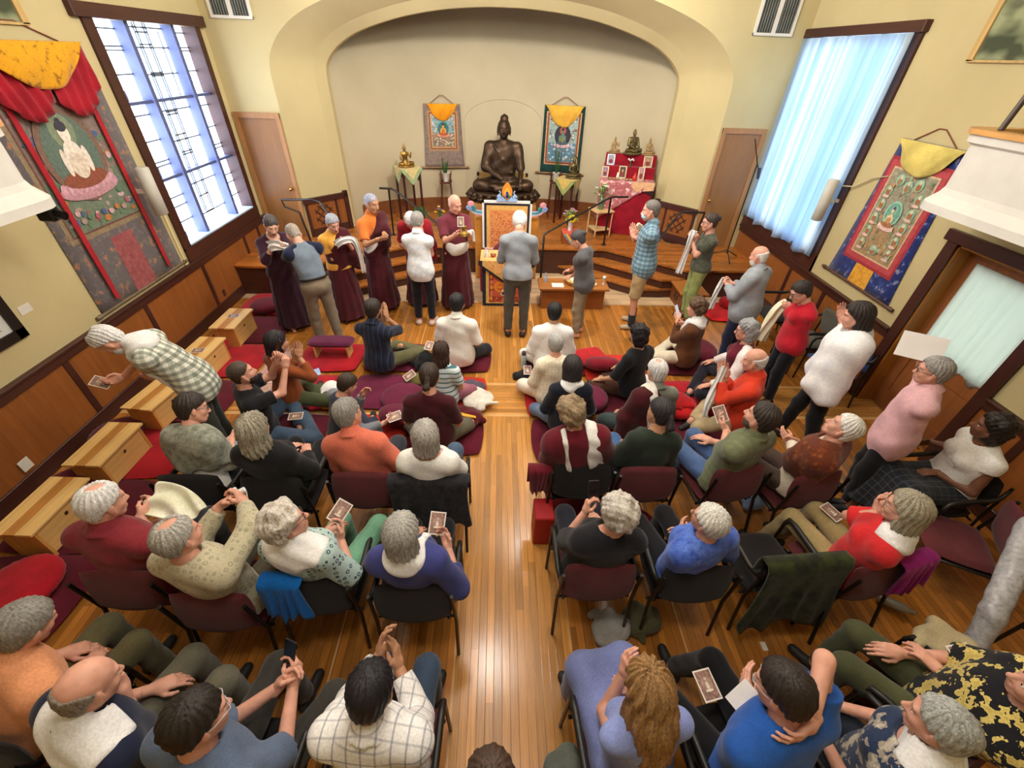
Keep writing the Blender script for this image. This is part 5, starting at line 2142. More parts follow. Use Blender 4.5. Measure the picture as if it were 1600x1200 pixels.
m.box((TX0 - .03, TYF - .03, TZ), (TX1 + .03, TYB + .02, TZ + .012), 0)
for k, (e, mi) in enumerate(((0, 1), (.055, 2), (.10, 0))):
    x0, x1 = TX0 - .06 + e * 1.2, TX1 + .06 - e * 1.2
    m.prism([(x0, TZ + .012), (x0, TZ - .06 - e * .15), (.135, .40 + e * .9), (x1, TZ - .06 - e * .15), (x1, TZ + .012)], .004, ff, mi, .032 + .0045 * k)
loc(m, lt).build('corner_cloth', [br2, cloth('plain', '#23212b'), cloth('mottle', '#b08f4a', '#c4a765')], tb)


def at_world(m, loc_, name, mats, label, cat, group=None):
    o = m.build(name, mats, None, loc_)
    return tag(o, label, cat, group)


m = MB().lathe([(.03, 0), (.033, .01), (.033, .085), (.026, .095), (.024, .10), (.026, .11), (.012, .125)], n=18)
at_world(m, (-.20, 6.80, TZ + .012), 'lidded_jar', mat('jar_white', '#d9d8d2', .3), 'small white lidded jar on the left of the brocade table', 'jar')
m = MB().lathe([(.03, 0), (.045, .03), (.05, .045), (.044, .046), (.03, .02)], n=18)
at_world(m, (-.09, 6.82, TZ + .012), 'bowl', mat('bowl_copper', '#9c5a34', .35, metallic=.4), 'copper bowl beside the white jar on the brocade table', 'bowl')
m = MB().box((-.11, -.07, 0), (.11, .07, .012), 0, bev=.004).lathe([(.05, .012), (.055, .03), (.01, .035)], (-.03, 0, 0), 14, 1).lathe([(.05, .012), (.06, .03), (.045, .05), (.01, .06)], (.05, 0.01, 0), 14, 2)
at_world(m, (.10, 6.84, TZ + .012), 'offering_tray', [mat('tray_brown', '#6a3c22', .4), mat('rice_white', '#e3ddca', .8), mat('leaf_green', '#3f7a38', .6)], 'wooden tray of rice and green leaves on the brocade table', 'tray')
m = MB().lathe([(.03, 0), (.06, .03), (.065, .10), (.045, .15), (.04, .16), (.005, .16)], n=16)
at_world(m, (.70, 7.95, .52), 'glass_vase', mat('yellow_glass', '#c4b02a', .1, .1), 'yellow round glass vase beside the handrail at the stage edge', 'vase')


# ---------------------------------------------------------------- tables and stands in the alcove
def cloth_table(label, x, y, zt, w, legc, c1, c2, yaw=0, zfloor=.52):
    t = empty('side_table', (x, y, zfloor), math.radians(yaw))
    tag(t, label, 'table')
    h = zt - zfloor
    hw = w / 2
    MB().box((-hw, -hw, h - .03), (hw, hw, h - .005), bev=.004).build('table_top', mat('table_red', legc, .4), t)
    for a in (-1, 1):
        for b in (-1, 1):
            MB().box((a * hw * .86 - .018, b * hw * .86 - .018, 0), (a * hw * .86 + .018, b * hw * .86 + .018, h - .03)).build('leg', mat('table_red', legc, .4), t)
    m = MB().box((-hw - .01, -hw - .01, h - .005), (hw + .01, hw + .01, h + .004), 0)
    for k in range(4):
        R = Matrix.Rotation(k * PI / 2, 3, 'Z')
        f = lambda u, v, w_, R=R: R @ Vector((u, -hw - .012 - w_, h + v))
        m.prism([(-hw - .01, .004), (-hw - .01, -.04), (0, -.30), (hw + .01, -.04), (hw + .01, .004)], .003, f, 1)
        m.prism([(-hw + .05, .004), (0, -.20), (hw - .05, .004)], .003, f, 0, .004)
    m.build('table_cloth', [cloth('mottle', c1, shade(c1, .9)), cloth('plain', c2)], t)
    return t


p = at_y(635, 262, 9.55)
cloth_table('small dark red table under a pointed green and cream cloth at left of alcove', p.x, 9.62, p.z, .42, '#3a1614', '#c2b27c', '#8a9a72', 35)
ZL = p.z
statue('gilt statue with raised hand on the pointed green cloth at left', 'raised', (p.x - .02, 9.62, ZL + .006), .40, M_GILT, 150)
p = at_y(888, 279, 9.75)
cloth_table('small dark table under a pointed green cloth beside the red altar', p.x, 9.75, p.z, .40, '#2c1a18', '#c0a45c', '#7f8a52', -30)
statue('small brass statue with round halo on the green cloth beside the altar', 'calm', (p.x + .10, 9.80, p.z + .006), .40, M_BRASS2, 170, halo=True)


def plant_stand(label, x, y, zpot, lab2, leaves, hgt, seed):
    t = empty('plant_stand', (x, y, .52))
    tag(t, label, 'stand')
    h = zpot - .52
    for a in (-1, 1):
        for b in (-1, 1):
            MB().tube([(a * .13, b * .13, 0), (a * .09, b * .09, h), (a * .11, b * .11, h + .18)], .011, 6).build('leg', mat('stand_red', '#5a2a22', .4), t)
    MB().box((-.12, -.12, h - .03), (.12, .12, h), bev=.004).build('shelf', mat('stand_red', '#5a2a22', .4), t)
    p_ = empty('potted_plant', (x, y, zpot))
    tag(p_, lab2, 'plant')
    MB().lathe([(.055, 0), (.075, .16), (.085, .17), (.075, .172), (.07, .15), (.01, .14)], n=20).build('pot', M_WHITE, p_)
    rnd = random.Random(seed)
    m = MB()
    for k in range(leaves):
        a = rnd.uniform(0, 2 * PI)
        r0, r1 = rnd.uniform(.0, .03), rnd.uniform(.02, .11)
        hh = hgt * rnd.uniform(.65, 1.05)
        m.tube([(r0 * math.cos(a), r0 * math.sin(a), .13), ((r0 + r1) / 2 * math.cos(a), (r0 + r1) / 2 * math.sin(a), .13 + hh * .5), (r1 * math.cos(a), r1 * math.sin(a), .13 + hh)], [.014, .022, .003], 6, flat=.4)
    m.build('leaves', mat('leaf_dark', '#2f5a2a', .5, .25, 20), p_)


p = at_y(697, 283, 10.1)
plant_stand('thin red plant stand left of the bronze statue', p.x, 10.1, p.z, 'spiky green plant in white pot left of the bronze statue', 14, .34, 2)
p = at_y(868, 283, 10.1)
plant_stand('thin red plant stand right of the bronze statue', p.x, 10.1, p.z, 'tall two-leaved plant in white pot right of the bronze statue', 5, .75, 5)


def leafy(name, label, x, y, z, potm, r, h, n, seed, leaf, pot=True, flowers=None):
    p_ = empty(name, (x, y, z))
    tag(p_, label, 'plant' if flowers is None else 'flowers')
    hh = 0
    if pot:
        hh = .14
        MB().lathe([(.06, 0), (.085, .14), (.09, .15), (.08, .15), (.02, .13)], n=18).build('pot', potm, p_)
    rnd = random.Random(seed)
    m = MB()
    for k in range(n):
        a = rnd.uniform(0, 2 * PI)
        t = rnd.uniform(.1, 1)
        x1, y1, z1 = r * t * math.cos(a), r * t * math.sin(a), hh + h * (1.05 - .7 * t * t) * rnd.uniform(.7, 1)
        m.tube([(0, 0, hh), (x1 * .6, y1 * .6, hh + (z1 - hh) * .8), (x1, y1, z1)], [.004, .004, .004], 4)
        m.tube([(x1 * .8, y1 * .8, z1 * .95), (x1 * 1.05, y1 * 1.05, z1 + .02), (x1 * 1.35, y1 * 1.35, z1 - .02)], [.004, .02, .003], 6, flat=.35)
    m.build('leaves', leaf, p_)
    if flowers:
        for c, cnt, rr in flowers:
            m = MB()
            for k in range(cnt):
                a = rnd.uniform(0, 2 * PI)
                t = rnd.uniform(0, 1)
                q = (r * t * math.cos(a), r * t * math.sin(a), hh + h * (1.1 - .5 * t * t) * rnd.uniform(.8, 1))
                for j in range(6):
                    b_ = 2 * PI * j / 6
                    m.tube([q, (q[0] + rr * math.cos(b_), q[1] + rr * math.sin(b_), q[2] + rr * .4)], [rr * .35, rr * .2], 5)
            m.build('blossoms', mat('petal_' + c.lstrip('#'), c, .6), p_)
    return p_


M_LEAF = mat('leaf_mid', '#3a6a2c', .5, .25, 20)
p = at_y(655, 333, 9.2)
leafy('potted_plant', 'bushy green plant in white pot by the left handrail', p.x, 9.2, .52, M_WHITE, .20, .26, 60, 1, M_LEAF)
p = at_y(687, 332, 9.2)
leafy('flower_vase', 'yellow and pink flowers behind the bald man with a statue', p.x, 9.2, .52, mat('vase_glass', '#9aa39a', .15), .10, .26, 16, 3, M_LEAF, True, [('#d8b92a', 5, .03), ('#a86a86', 6, .03)])
# white vase with sunflower on a low box with patterned cloth
p = at_z(893, 384, .52)
bx = tag(MB().box((-.17, -.16, 0), (.17, .16, .20), 0, bev=.004).box((-.175, -.165, .20), (.175, .165, .207), 1).build('low_box', [wood('wood_box', '#8a4a20', 0), cloth('plain', '#b8452c')], None, (1.42, 8.48, .52)), 'low wooden box under a pointed patterned cloth at the stage front', 'box')
m = MB()
f = lambda u, v, w: (u, -.168 - w, v)
for k, (e, mi) in enumerate(((0, 0), (.05, 1), (.09, 2))):
    m.prism([(-.178 + e, .208), (0, -.02 + e * 1.25), (.178 - e, .208)], .003, f, mi, .002 + .0035 * k)
m.build('corner_cloth', [cloth('mottle', '#5a6278', '#8a8f9c'), cloth('plain', '#d9b24a'), cloth('plain', '#c0512f')], bx)
v = leafy('flower_vase', 'white vase with sunflower and pink blossoms on the low box', 1.40, 8.50, .728, M_WHITE, .17, .22, 26, 7, mat('leaf_pale', '#7a8a4c', .5, .2, 20), False, [('#b98aa0', 7, .035)])
v.location.z = .728
MB().lathe([(.035, 0), (.04, .02), (.045, .2), (.04, .205), (.03, .19)], n=4, smooth=False).build('vase', mat('vase_white', '#e8e8ea', .25, .02), v)
for ch in v.children:
    if not ch.name.startswith('vase'):
        ch.location.z = .18
m = MB()
for k in range(18):
    a = 2 * PI * k / 18
    m.tube([(.03 * math.cos(a), -.125, .27 + .03 * math.sin(a)), (.055 * math.cos(a), -.135, .27 + .055 * math.sin(a)), (.085 * math.cos(a), -.125, .27 + .085 * math.sin(a))], [.006, .014, .002], 5)
m.build('sunflower_petals', mat('sun_yellow', '#dcc21c', .6), v)
m = MB().lathe([(.036, 0), (.03, .012), (.005, .016)], n=14)
m.v = [(x, -.13 - z, .27 + y) for x, y, z in m.v]
m.build('sunflower_heart', mat('sun_brown', '#4a2c14', .8), v)
# bamboo stool with bouquet
st = empty('stool', (2.08, 9.0, .52), math.radians(18))
tag(st, 'pale bamboo stool with lower shelf before the red altar', 'stool')
pb = mat('bamboo', '#d2b07c', .45, .1)
MB().box((-.2, -.2, .47), (.2, .2, .5), bev=.005).build('seat', pb, st)
for a in (-1, 1):
    for b in (-1, 1):
        MB().tube([(a * .17, b * .17, 0), (a * .17, b * .17, .47)], .014, 8).build('leg', pb, st)
MB().box((-.18, -.18, .12), (.18, .18, .135)).build('shelf', pb, st)
v = leafy('bouquet', 'glass vase with white lilies on the bamboo stool', 2.06, 9.0, 1.022, None, .18, .26, 30, 9, mat('leaf_soft', '#6f8a4a', .5, .2, 20), False, [('#e6e4d2', 8, .04), ('#cdbf6a', 5, .03)])
for ch in v.children:
    ch.location.z = .2
MB().lathe([(.05, 0), (.055, .02), (.055, .23), (.05, .232), (.045, .2)], n=16).build('vase', mat('vase_green', '#5c6f4c', .12), v)

# ---------------------------------------------------------------- red draped altar at the right of the alcove
AX, AY, AR = 2.55, 9.25, math.radians(-12)
al = empty('altar', (AX, AY, .52), AR)
tag(al, 'stepped altar draped in dark red cloth at right of the alcove', 'altar')
redm = cloth('plain', '#7d1020')
MB().box((-.50, -.25, 0), (.52, .30, 1.02), bev=.01).box((-.48, .02, 1.0), (.52, .30, 1.24)).box((-.47, .14, 1.2), (.52, .30, 1.44), bev=.006).build('draped_body', redm, al)
m = MB()


def bro(u, v):
    x = -.52 + .86 * u
    fz = 1.035 - v * (.78 - .62 * u)
    return (x, -.265 - .012 * math.sin(26 * u + 2 * v) * v - .004, fz), (.3 * math.cos(26 * u), -1, 0)


m.sheet(bro, 60, 10, .006)
m.box((-.53, -.27, 1.02), (.54, .02, 1.035))
m.build('satin_cloth', cloth('floral', '#9c5a5c', '#b8898a', '#d6c9c2', s=1.4, rough=.35), al)
f = lambda u, v, w: (u, -.272 - w, v)
m = MB().prism([(.12, 1.04), (.12, .93), (.20, .86), (.54, .90), (.54, 1.04)], .006, f, 0)
m.prism([(.16, .92), (.54, .80), (.56, .92)], .004, f, 1)
m.build('corner_cloth', [cloth('mottle', '#c9a87c', '#b98a6a'), cloth('plain', '#2a1a1c')], al)
AM = Matrix.Translation((AX, AY, .52)) @ Matrix.Rotation(AR, 4, 'Z')


def on_altar(x, y, z):
    return AM @ Vector((x, y, z))


for lab, kind, q, hh, mt in (('small clay statue on the left of the altar top step', 'raised', (-.33, .21, 1.442), .28, M_CLAY), ('tall green and brass statue on the altar middle', 'earth', (.02, .21, 1.442), .44, M_BRASS2), ('small brass statue on the right of the altar top step', 'calm', (.34, .21, 1.442), .30, M_CLAY)):
    statue(lab, kind, on_altar(*q), hh, mt, 168)
for i, (lab, q, w_, h_, c1) in enumerate((('framed photo leaning at the far left of the red altar', (-.44, -.05, 1.036), .13, .20, '#8a6f8a'), ('framed portrait under the left clay statue on the altar', (-.36, .10, 1.242), .15, .19, '#8f97a8'),
                                         ('gold framed portrait in the middle of the red altar', (-.10, -.02, 1.036), .15, .22, '#4a3a34'), ('cream framed photo on the right step of the red altar', (.36, .08, 1.242), .17, .20, '#9c7a68'), ('tall pale framed photo at the right front of the altar', (.26, -.12, 1.036), .12, .24, '#a8808a'))):
    p_ = empty('framed_photo', on_altar(*q), AR)
    p_.rotation_euler = (math.radians(-12), 0, AR)
    tag(p_, lab, 'photo')
    m = MB()
    for a, b, c, d in ((-w_ / 2, 0, -w_ / 2 + .018, h_), (w_ / 2 - .018, 0, w_ / 2, h_), (-w_ / 2, 0, w_ / 2, .018), (-w_ / 2, h_ - .018, w_ / 2, h_)):
        m.box((a, -.012, b), (c, .004, d))
    m.build('frame', mat('frame_cream', '#d9c49c', .4) if i != 1 else mat('frame_silver', '#c9ccd0', .3, metallic=.5), p_)
    fp = lambda u, v, w: (u, -.004 - w, v)
    m = MB().prism([(-w_ / 2 + .01, .01), (w_ / 2 - .01, .01), (w_ / 2 - .01, h_ - .01), (-w_ / 2 + .01, h_ - .01)], .002, fp, 0)
    m.prism(ellipse(0, h_ * .35, w_ * .25, h_ * .22, 14), .001, fp, 1, .002)
    m.prism(ellipse(0, h_ * .62, w_ * .12, h_ * .12, 14), .001, fp, 2, .0035)
    m.build('picture', [flatcol(c1), flatcol('#7a3030'), flatcol('#b98a6c')], p_)
for k, x in enumerate((-.33, -.25, -.17, .0, .08)):
    o = MB().lathe([(.018, 0), (.03, .012), (.036, .035), (.031, .034), (.02, .012)], n=14).build('offering_bowl', mat('bowl_brass', '#a9946a', .3, metallic=.6), None, on_altar(x, -.20, 1.036))
    tag(o, ('small brass offering bowl in the row along the altar front'), 'bowl', 'offering bowls on the altar')
cd = empty('candle', on_altar(-.19, -.12, 1.036))
tag(cd, 'lit candle in front of the gold framed portrait on the altar', 'candle')
MB().lathe([(.022, 0), (.022, .07), (.004, .075)], n=12).build('wax', M_WHITE, cd)
MB().lathe([(.002, .08), (.009, .09), (.002, .115)], n=10).build('flame', emit('flame', '#ffca7a', 12), cd)
o = MB().lathe([(.03, 0), (.045, .03), (.045, .07), (.02, .1), (.012, .13), (.004, .15)], n=14).build('lantern', mat('lantern_red', '#c4301e', .4), None, on_altar(.14, -.18, 1.036))
tag(o, 'small red pointed lantern on the front of the altar', 'lantern')
o = MB()
for k in range(9):
    o.lathe([(.002, 0), (.016, .012), (.012, .03), (.002, .034)], (-.05 + .012 * k, .02 * math.sin(k * 2.1), .10 + .012 * math.cos(k)), 8, 0)
o.tube([(0, 0, 0), (0, 0, .1)], .012, 6, 1)
tag(o.build('flower_sprig', [mat('petal_white', '#e8e2dc', .6), M_LEAF], None, on_altar(.03, .07, 1.242)), 'sprig of white flowers before the tall altar statue', 'flowers')

# ---------------------------------------------------------------- handrails
for lab, pts, posts in (
        ('black handrail rising right of the throne to the stage', [(.80, 7.60, .0), (.80, 7.60, .92), (.86, 7.64, .97), (2.02, 8.30, 1.40), (2.12, 8.34, 1.42), (2.40, 8.36, 1.42)], [((2.07, 8.32, .52), (2.07, 8.32, 1.41))]),
        ('black handrail rising left of the bald robed man to the stage', [(-.86, 7.62, .0), (-.86, 7.62, .86), (-.90, 7.66, .92), (-1.90, 8.50, 1.36), (-2.02, 8.58, 1.40), (-2.25, 8.60, 1.40)], [((-2.11, 8.62, .52), (-2.08, 8.60, 1.40))]),
        ('black handrail in front of the left alcove panel', [(-2.55, 7.2, .0), (-2.55, 7.2, .90), (-2.62, 7.26, .95), (-3.1, 7.80, 1.34), (-3.25, 7.86, 1.36), (-3.75, 7.8, 1.36), (-3.72, 7.8, 1.25), (-3.5, 7.82, 1.15), (-3.42, 7.82, .52)], []),
        ('black handrail in front of the right alcove panel', [(2.75, 7.35, .0), (2.75, 7.35, .88), (2.80, 7.40, .94), (3.25, 7.92, 1.26), (3.35, 7.98, 1.28), (3.75, 7.98, 1.28), (3.72, 7.98, 1.1), (3.70, 7.98, .52)], [])):
    r = empty('handrail', pts[0])
    tag(r, lab, 'handrail')
    m = MB().tube(pts, .018, 8)
    loc(m, pts[0]).build('rail', M_BLACK, r)
    for a, b in posts:
        loc(MB().tube([a, b], .018, 8).lathe([(.05, 0), (.05, .015), (.02, .02)], a, 12), pts[0]).build('post', M_BLACK, r)
    if not posts:
        q = pts[-1]
        loc(MB().lathe([(.05, 0), (.05, .015), (.02, .02)], q, 12), pts[0]).build('foot_plate', M_BLACK, r)
# microphone stand
ms = empty('microphone_stand', (4.28, 7.75, .52))
tag(ms, 'black microphone stand with boom by the right window', 'microphone stand')
MB().tube([(0, 0, .1), (0, 0, 1.62)], .011, 8).build('pole', M_BLACK, ms)
for k in range(3):
    a = 2 * PI * k / 3 + .4
    MB().tube([(0, 0, .16), (.3 * math.cos(a), .3 * math.sin(a), .01)], .010, 6).build('leg', M_BLACK, ms)
MB().tube([(-.18, .0, 1.98), (.0, 0, 1.62), (.06, 0, 1.52)], .009, 8).build('boom', M_BLACK, ms)
MB().tube([(.06, 0, 1.56), (.07, -.04, 1.40)], [.03, .022], 10).build('microphone', mat('mic_blue', '#23243f', .4), ms)
# mixing box table before the stage
bt = empty('box_table', (1.30, 6.55, 0))
tag(bt, 'low brown box table holding a basket right of the brocade table', 'table')
wb = wood('wood_boxtable', '#8a4f24', 0, .4)
MB().box((-.62, -.0, .36), (.56, .42, .40), bev=.005).build('table_top', wood('wood_boxtop', '#a5682f', 0, .35), bt)
MB().box((-.56, .05, 0), (.50, .38, .36)).build('table_body', wb, bt)
bk = empty('basket', (1.32, 6.78, .40))
tag(bk, 'round woven basket with papers on the low box table', 'basket')
MB().lathe([(.15, 0), (.19, .07), (.20, .08), (.185, .08), (.15, .02), (.01, .015)], n=28).build('rim', mat('wicker', '#d0b070', .6, .2, 40), bk)
MB().box((-.1, -.07, .03), (.06, .06, .075), 0, rot=None).box((.02, -.1, .04), (.12, .02, .07)).build('papers', mat('paper_cream', '#e9e2c8', .7, .03), bk)
o = MB().box((-.1, -.08, 0), (.1, .08, .004)).build('paper_sheet', mat('paper_white', '#dedad6', .7, .02), None, (1.0, 6.68, .401))
tag(o, 'white sheet of paper left of the basket on the box table', 'paper')
o = MB().lathe([(.03, 0), (.033, .08), (.02, .09), (.012, .12), (.016, .15)], n=14).build('spray_bottle', mat('bottle_grey', '#9aa2ae', .3), None, (.80, 6.82, .401))
tag(o, 'grey and white bottle on the left end of the box table', 'bottle')
o = MB().lathe([(.05, 0), (.08, .012), (.075, .014), (.01, .01)], n=20).lathe([(.035, .012), (.03, .03), (.005, .035)], n=12).build('plate', mat('plate_cream', '#d8c69c', .4), None, (1.60, 6.74, .401))
tag(o, 'cream plate with cake on the right end of the box table', 'plate')
o = MB().lathe([(.025, 0), (.01, .01), (.008, .07), (.028, .1), (.03, .14), (.026, .14), (.02, .1)], n=16).build('wine_glass', mat('clear_glass', '#c9d0d0', .05, .02), None, (1.79, 6.76, .401))
tag(o, 'stemmed glass at the right corner of the box table', 'glass')
o = MB().lathe([(.16, 0), (.19, .03), (.2, .035), (.18, .035), (.02, .02)], n=28).build('lid_tray', mat('tray_maroon', '#5c1a20', .5), None, (1.30, 6.90, .44))
o.rotation_euler = (.5, 0, 0)
o.location = (1.30, 7.03, .16)
o.rotation_euler = (1.25, 0, 0)
tag(o, 'maroon round tray leaning behind the low box table', 'tray')
# carved low bench by the right steps
kb = empty('carved_bench', (3.34, 6.86, 0))
tag(kb, 'low brown bench with carved knot side at right of the steps', 'bench')
MB().box((-.24, -.31, .30), (.24, .30, .335), bev=.004).build('bench_top', wood('wood_boxtop', '#a5682f', 0, .35), kb)
m = MB().box((-.19, -.27, 0), (.19, .27, .30), 0)
m.tube([(-.195, .0 + .07 * math.cos(a), .15 + .07 * math.sin(a)) for a in np.linspace(0, 2 * PI, 21)[:-1]], .008, 6, 1, closed=True)
m.tube([(-.195, -.05, .10), (-.195, .05, .20)], .007, 6, 1).tube([(-.195, .05, .10), (-.195, -.05, .20)], .007, 6, 1)
m.build('bench_body', [wood('wood_benchside', '#7a4420', 2, .4), M_DARK], kb)
# ---------------------------------------------------------------- chairs, cushions, benches, small things
M_BLKPAD = cloth('plain', '#1f1d1d')
M_MARPAD = cloth('plain', '#56282c')
PADS = {'black': M_BLKPAD, 'maroon': M_MARPAD, 'grey': cloth('plain', '#4a4640'), 'blue': cloth('plain', '#1f3f70')}


def padshape(w, d, h, bulge=.5, n=14, bend=0.0):
    """soft pad centred on the origin, w x d, h thick"""
    vs, fs = [], []
    for sgn in (1, -1):
        for i in range(n + 1):
            for j in range(n + 1):
                u, v = -1 + 2 * i / n, -1 + 2 * j / n
                # squarish rounded outline
                k = 1 - .10 * (u * u * v * v)
                t = max((1 - u ** 8) * (1 - v ** 8), 0) ** .5 * (1 - bulge * .25 * (u * u + v * v))
                vs.append((u * w / 2 * k, v * d / 2 * k + bend * u * u, sgn * h / 2 * t))
    m = (n + 1) ** 2
    for s_ in range(2):
        for i in range(n):
            for j in range(n):
                a = s_ * m + i * (n + 1) + j
                q = (a, a + n + 1, a + n + 2, a + 1)
                fs.append(q if s_ == 0 else tuple(reversed(q)))
    return vs, fs


_chairs = {}


def chair(label, x, y, yaw, pad, arms=True, group=None):
    key = (pad, arms)
    th = -math.radians(yaw)
    if key in _chairs:
        r = dup(_chairs[key], (x, y, 0), th)
        r['label'] = label
        if group:
            r['group'] = group
        elif 'group' in r:
            del r['group']
        return r
    r = empty('stacking_chair' if not arms else 'armchair', (x, y, 0), th)
    tag(r, label, 'chair', group)
    pm = PADS[pad]
    m = MB()
    vs, fs = padshape(.49, .48, .075)
    m.add([(a, b + .0, c + .425) for a, b, c in vs], fs, 0, True)
    m.build('seat', pm, r)
    m = MB()
    vs, fs = padshape(.50, .34, .055)
    R = Matrix.Rotation(math.radians(80), 3, 'X')
    out = []
    for a, b, c in vs:
        p = R @ Vector((a, b, c))
        out.append((p.x, p.y - .245 + .22 * a * a, p.z + .68 + (b * .35 * (1 - (a / .25) ** 2) if b < 0 else -.02 * (a / .25) ** 4)))
    m.add(out, fs, 0, True)
    m.build('backrest', pm, r)
    w = .265
    for q in (-1, 1):
        if arms:
            MB().tube([(q * w, .22, 0), (q * w, .21, .60)], .0125, 8).build('leg', M_BLACK, r)
            MB().tube([(q * w, -.30, 0), (q * w, -.245, .42), (q * w * .96, -.27, .80)], .0125, 8).build('leg', M_BLACK, r)
            MB().tube([(q * w, .21, .585), (q * w, .19, .645), (q * w, .13, .66), (q * w, -.16, .665), (q * w, -.24, .69), (q * w * .97, -.265, .77)], [.017, .021, .023, .023, .019, .014], 10, flat=.9).build('armrest', mat('arm_rubber', '#1d1b18', .45, .05), r)
        else:
            MB().tube([(q * w * .95, .23, 0), (q * w * .93, .20, .39), (q * w * .95, -.20, .40)], .0125, 8).build('leg', M_BLACK, r)
            MB().tube([(q * w * 1.02, -.34, 0), (q * w * .98, -.24, .42), (q * w * .93, -.275, .80)], .0135, 8).build('leg', M_BLACK, r)
    m = MB()
    for z, yy in ((.385, .17), (.385, -.2)):
        m.tube([(-w, yy, z), (w, yy, z)], .011, 8)
    for q in (-1, 1):
        m.tube([(q * w * .8, .19, .385), (q * w * .8, -.22, .385)], .011, 8)
    m.build('seat_frame', M_BLACK, r)
    _chairs[key] = r
    return r


def pillow(name, label, cat, x, y, z, w, d, h, col, rz=0.0, group=None):
    m = MB()
    vs, fs = padshape(w, d, h, .35, 12)
    m.add([(a, b, c + h / 2) for a, b, c in vs], fs, 0, True)
    rim = [(p[0], p[1]) for p in [(math.copysign(abs(math.cos(t)) ** .35, math.cos(t)) * w / 2 * .93, math.copysign(abs(math.sin(t)) ** .35, math.sin(t)) * d / 2 * .93) for t in np.linspace(0, 2 * PI, 41)[:-1]]]
    m.tube([(a, b, h * .5) for a, b in rim], .008, 5, closed=True)
    o = m.build(name, cloth('plain', col, rough=.95), None, (x, y, z), (0, 0, rz))
    return tag(o, label, cat, group)


def zafu(label, x, y, z, col, r=.19, h=.14, rz=0.0, tilt=(0, 0), group=None):
    n, prof = 48, []
    vs, fs = [], []
    rows = 12
    for i in range(rows + 1):
        a = -PI / 2 + PI * i / rows
        for k in range(n):
            t = 2 * PI * k / n
            rr = r * (abs(math.cos(a)) ** .55) * (1 + .018 * math.cos(12 * t * 2) * abs(math.sin(a) * math.cos(a)) * 2)
            vs.append((rr * math.cos(t), rr * math.sin(t), h / 2 + h / 2 * math.copysign(abs(math.sin(a)) ** .8, a)))
    for i in range(rows):
        for k in range(n):
            l = (k + 1) % n
            fs.append((i * n + k, i * n + l, (i + 1) * n + l, (i + 1) * n + k))
    o = MB().add(vs, fs, 0, True).build('round_cushion', cloth('plain', col, rough=.95), None, (x, y, z), (tilt[0], tilt[1], rz))
    return tag(o, label, 'cushion', group)


def heap(name, label, cat, x, y, z, sz, col, seed, h=.012, m=None):
    rnd = random.Random(seed)
    P = [p_ell((0, 0, sz[2] * .38), (sz[0] * .38, sz[1] * .38, sz[2] * .42), k=.04)]
    for k in range(7):
        a = rnd.uniform(0, 2 * PI)
        p = np.array([sz[0] * .34 * math.cos(a), sz[1] * .34 * math.sin(a), sz[2] * rnd.uniform(.15, .4)])
        a2 = a + rnd.uniform(-1.2, 1.2)
        q = np.array([sz[0] * .48 * math.cos(a2), sz[1] * .48 * math.sin(a2), sz[2] * .18])
        P.append(p_cone(p, q, sz[2] * rnd.uniform(.22, .36), sz[2] * rnd.uniform(.12, .2), .04))
    V, F = nets(P, h, [lambda X, Y, Z: .0 - Z + 0 * X + 0 * Y], folds(.012, 45, seed))
    o = bpy.data.objects.new(name, raw_mesh(name, V, F, m if m else cloth('plain', col)))
    link(o)
    o.location = (x, y, z)
    return tag(o, label, cat)


M_CARD = [mat('card_white', '#e4ddd2', .5, .02), mat('card_print', '#83645a', .45, .35, 60), mat('card_halo', '#a08474', .45, .15, 40), mat('card_figure', '#d9cdbb', .45, .1)]


def card(label, pos, toward=None, up=(0, 1, 0), roll=0.0, w=.105, h=.15, name='picture_card'):
    """white-bordered picture card; its face turns toward a direction, its top follows up"""
    N_ = Vector(toward if toward is not None else (0, 0, 1)).normalized()
    U = Vector(up)
    U = (U - N_ * U.dot(N_)).normalized()
    X = U.cross(N_).normalized()
    R = Matrix((X, U, N_)).transposed()
    R = R @ Matrix.Rotation(roll, 3, 'Z')
    m = MB()
    m.box((-w / 2, -h / 2, -.0008), (w / 2, h / 2, .0008), 0)
    f = lambda u, v, w_: (u, v, w_)
    b = .008
    m.prism([(-w / 2 + b, -h / 2 + b), (w / 2 - b, -h / 2 + b), (w / 2 - b, h / 2 - b), (-w / 2 + b, h / 2 - b)], .0006, f, 1, .0008)
    m.prism(ellipse(0, .004, w * .30, w * .34, 18), .0006, f, 2, .0014)
    m.prism(ellipse(0, -.002, w * .09, w * .17, 14), .0006, f, 3, .002)
    m.prism(ellipse(0, .028, w * .05, w * .06, 12), .0006, f, 3, .002)
    m.prism(ellipse(0, -.026, w * .22, w * .06, 14), .0006, f, 3, .002)
    o = m.build(name, M_CARD)
    o.matrix_world = Matrix.Translation(pos) @ R.to_4x4()
    return tag(o, label, 'card')


def to_cam(p, mixup=0.0):
    d = (Vector((0, 0, CAMH)) - Vector(p)).normalized()
    return (d * (1 - mixup) + Vector((0, 0, 1)) * mixup).normalized()


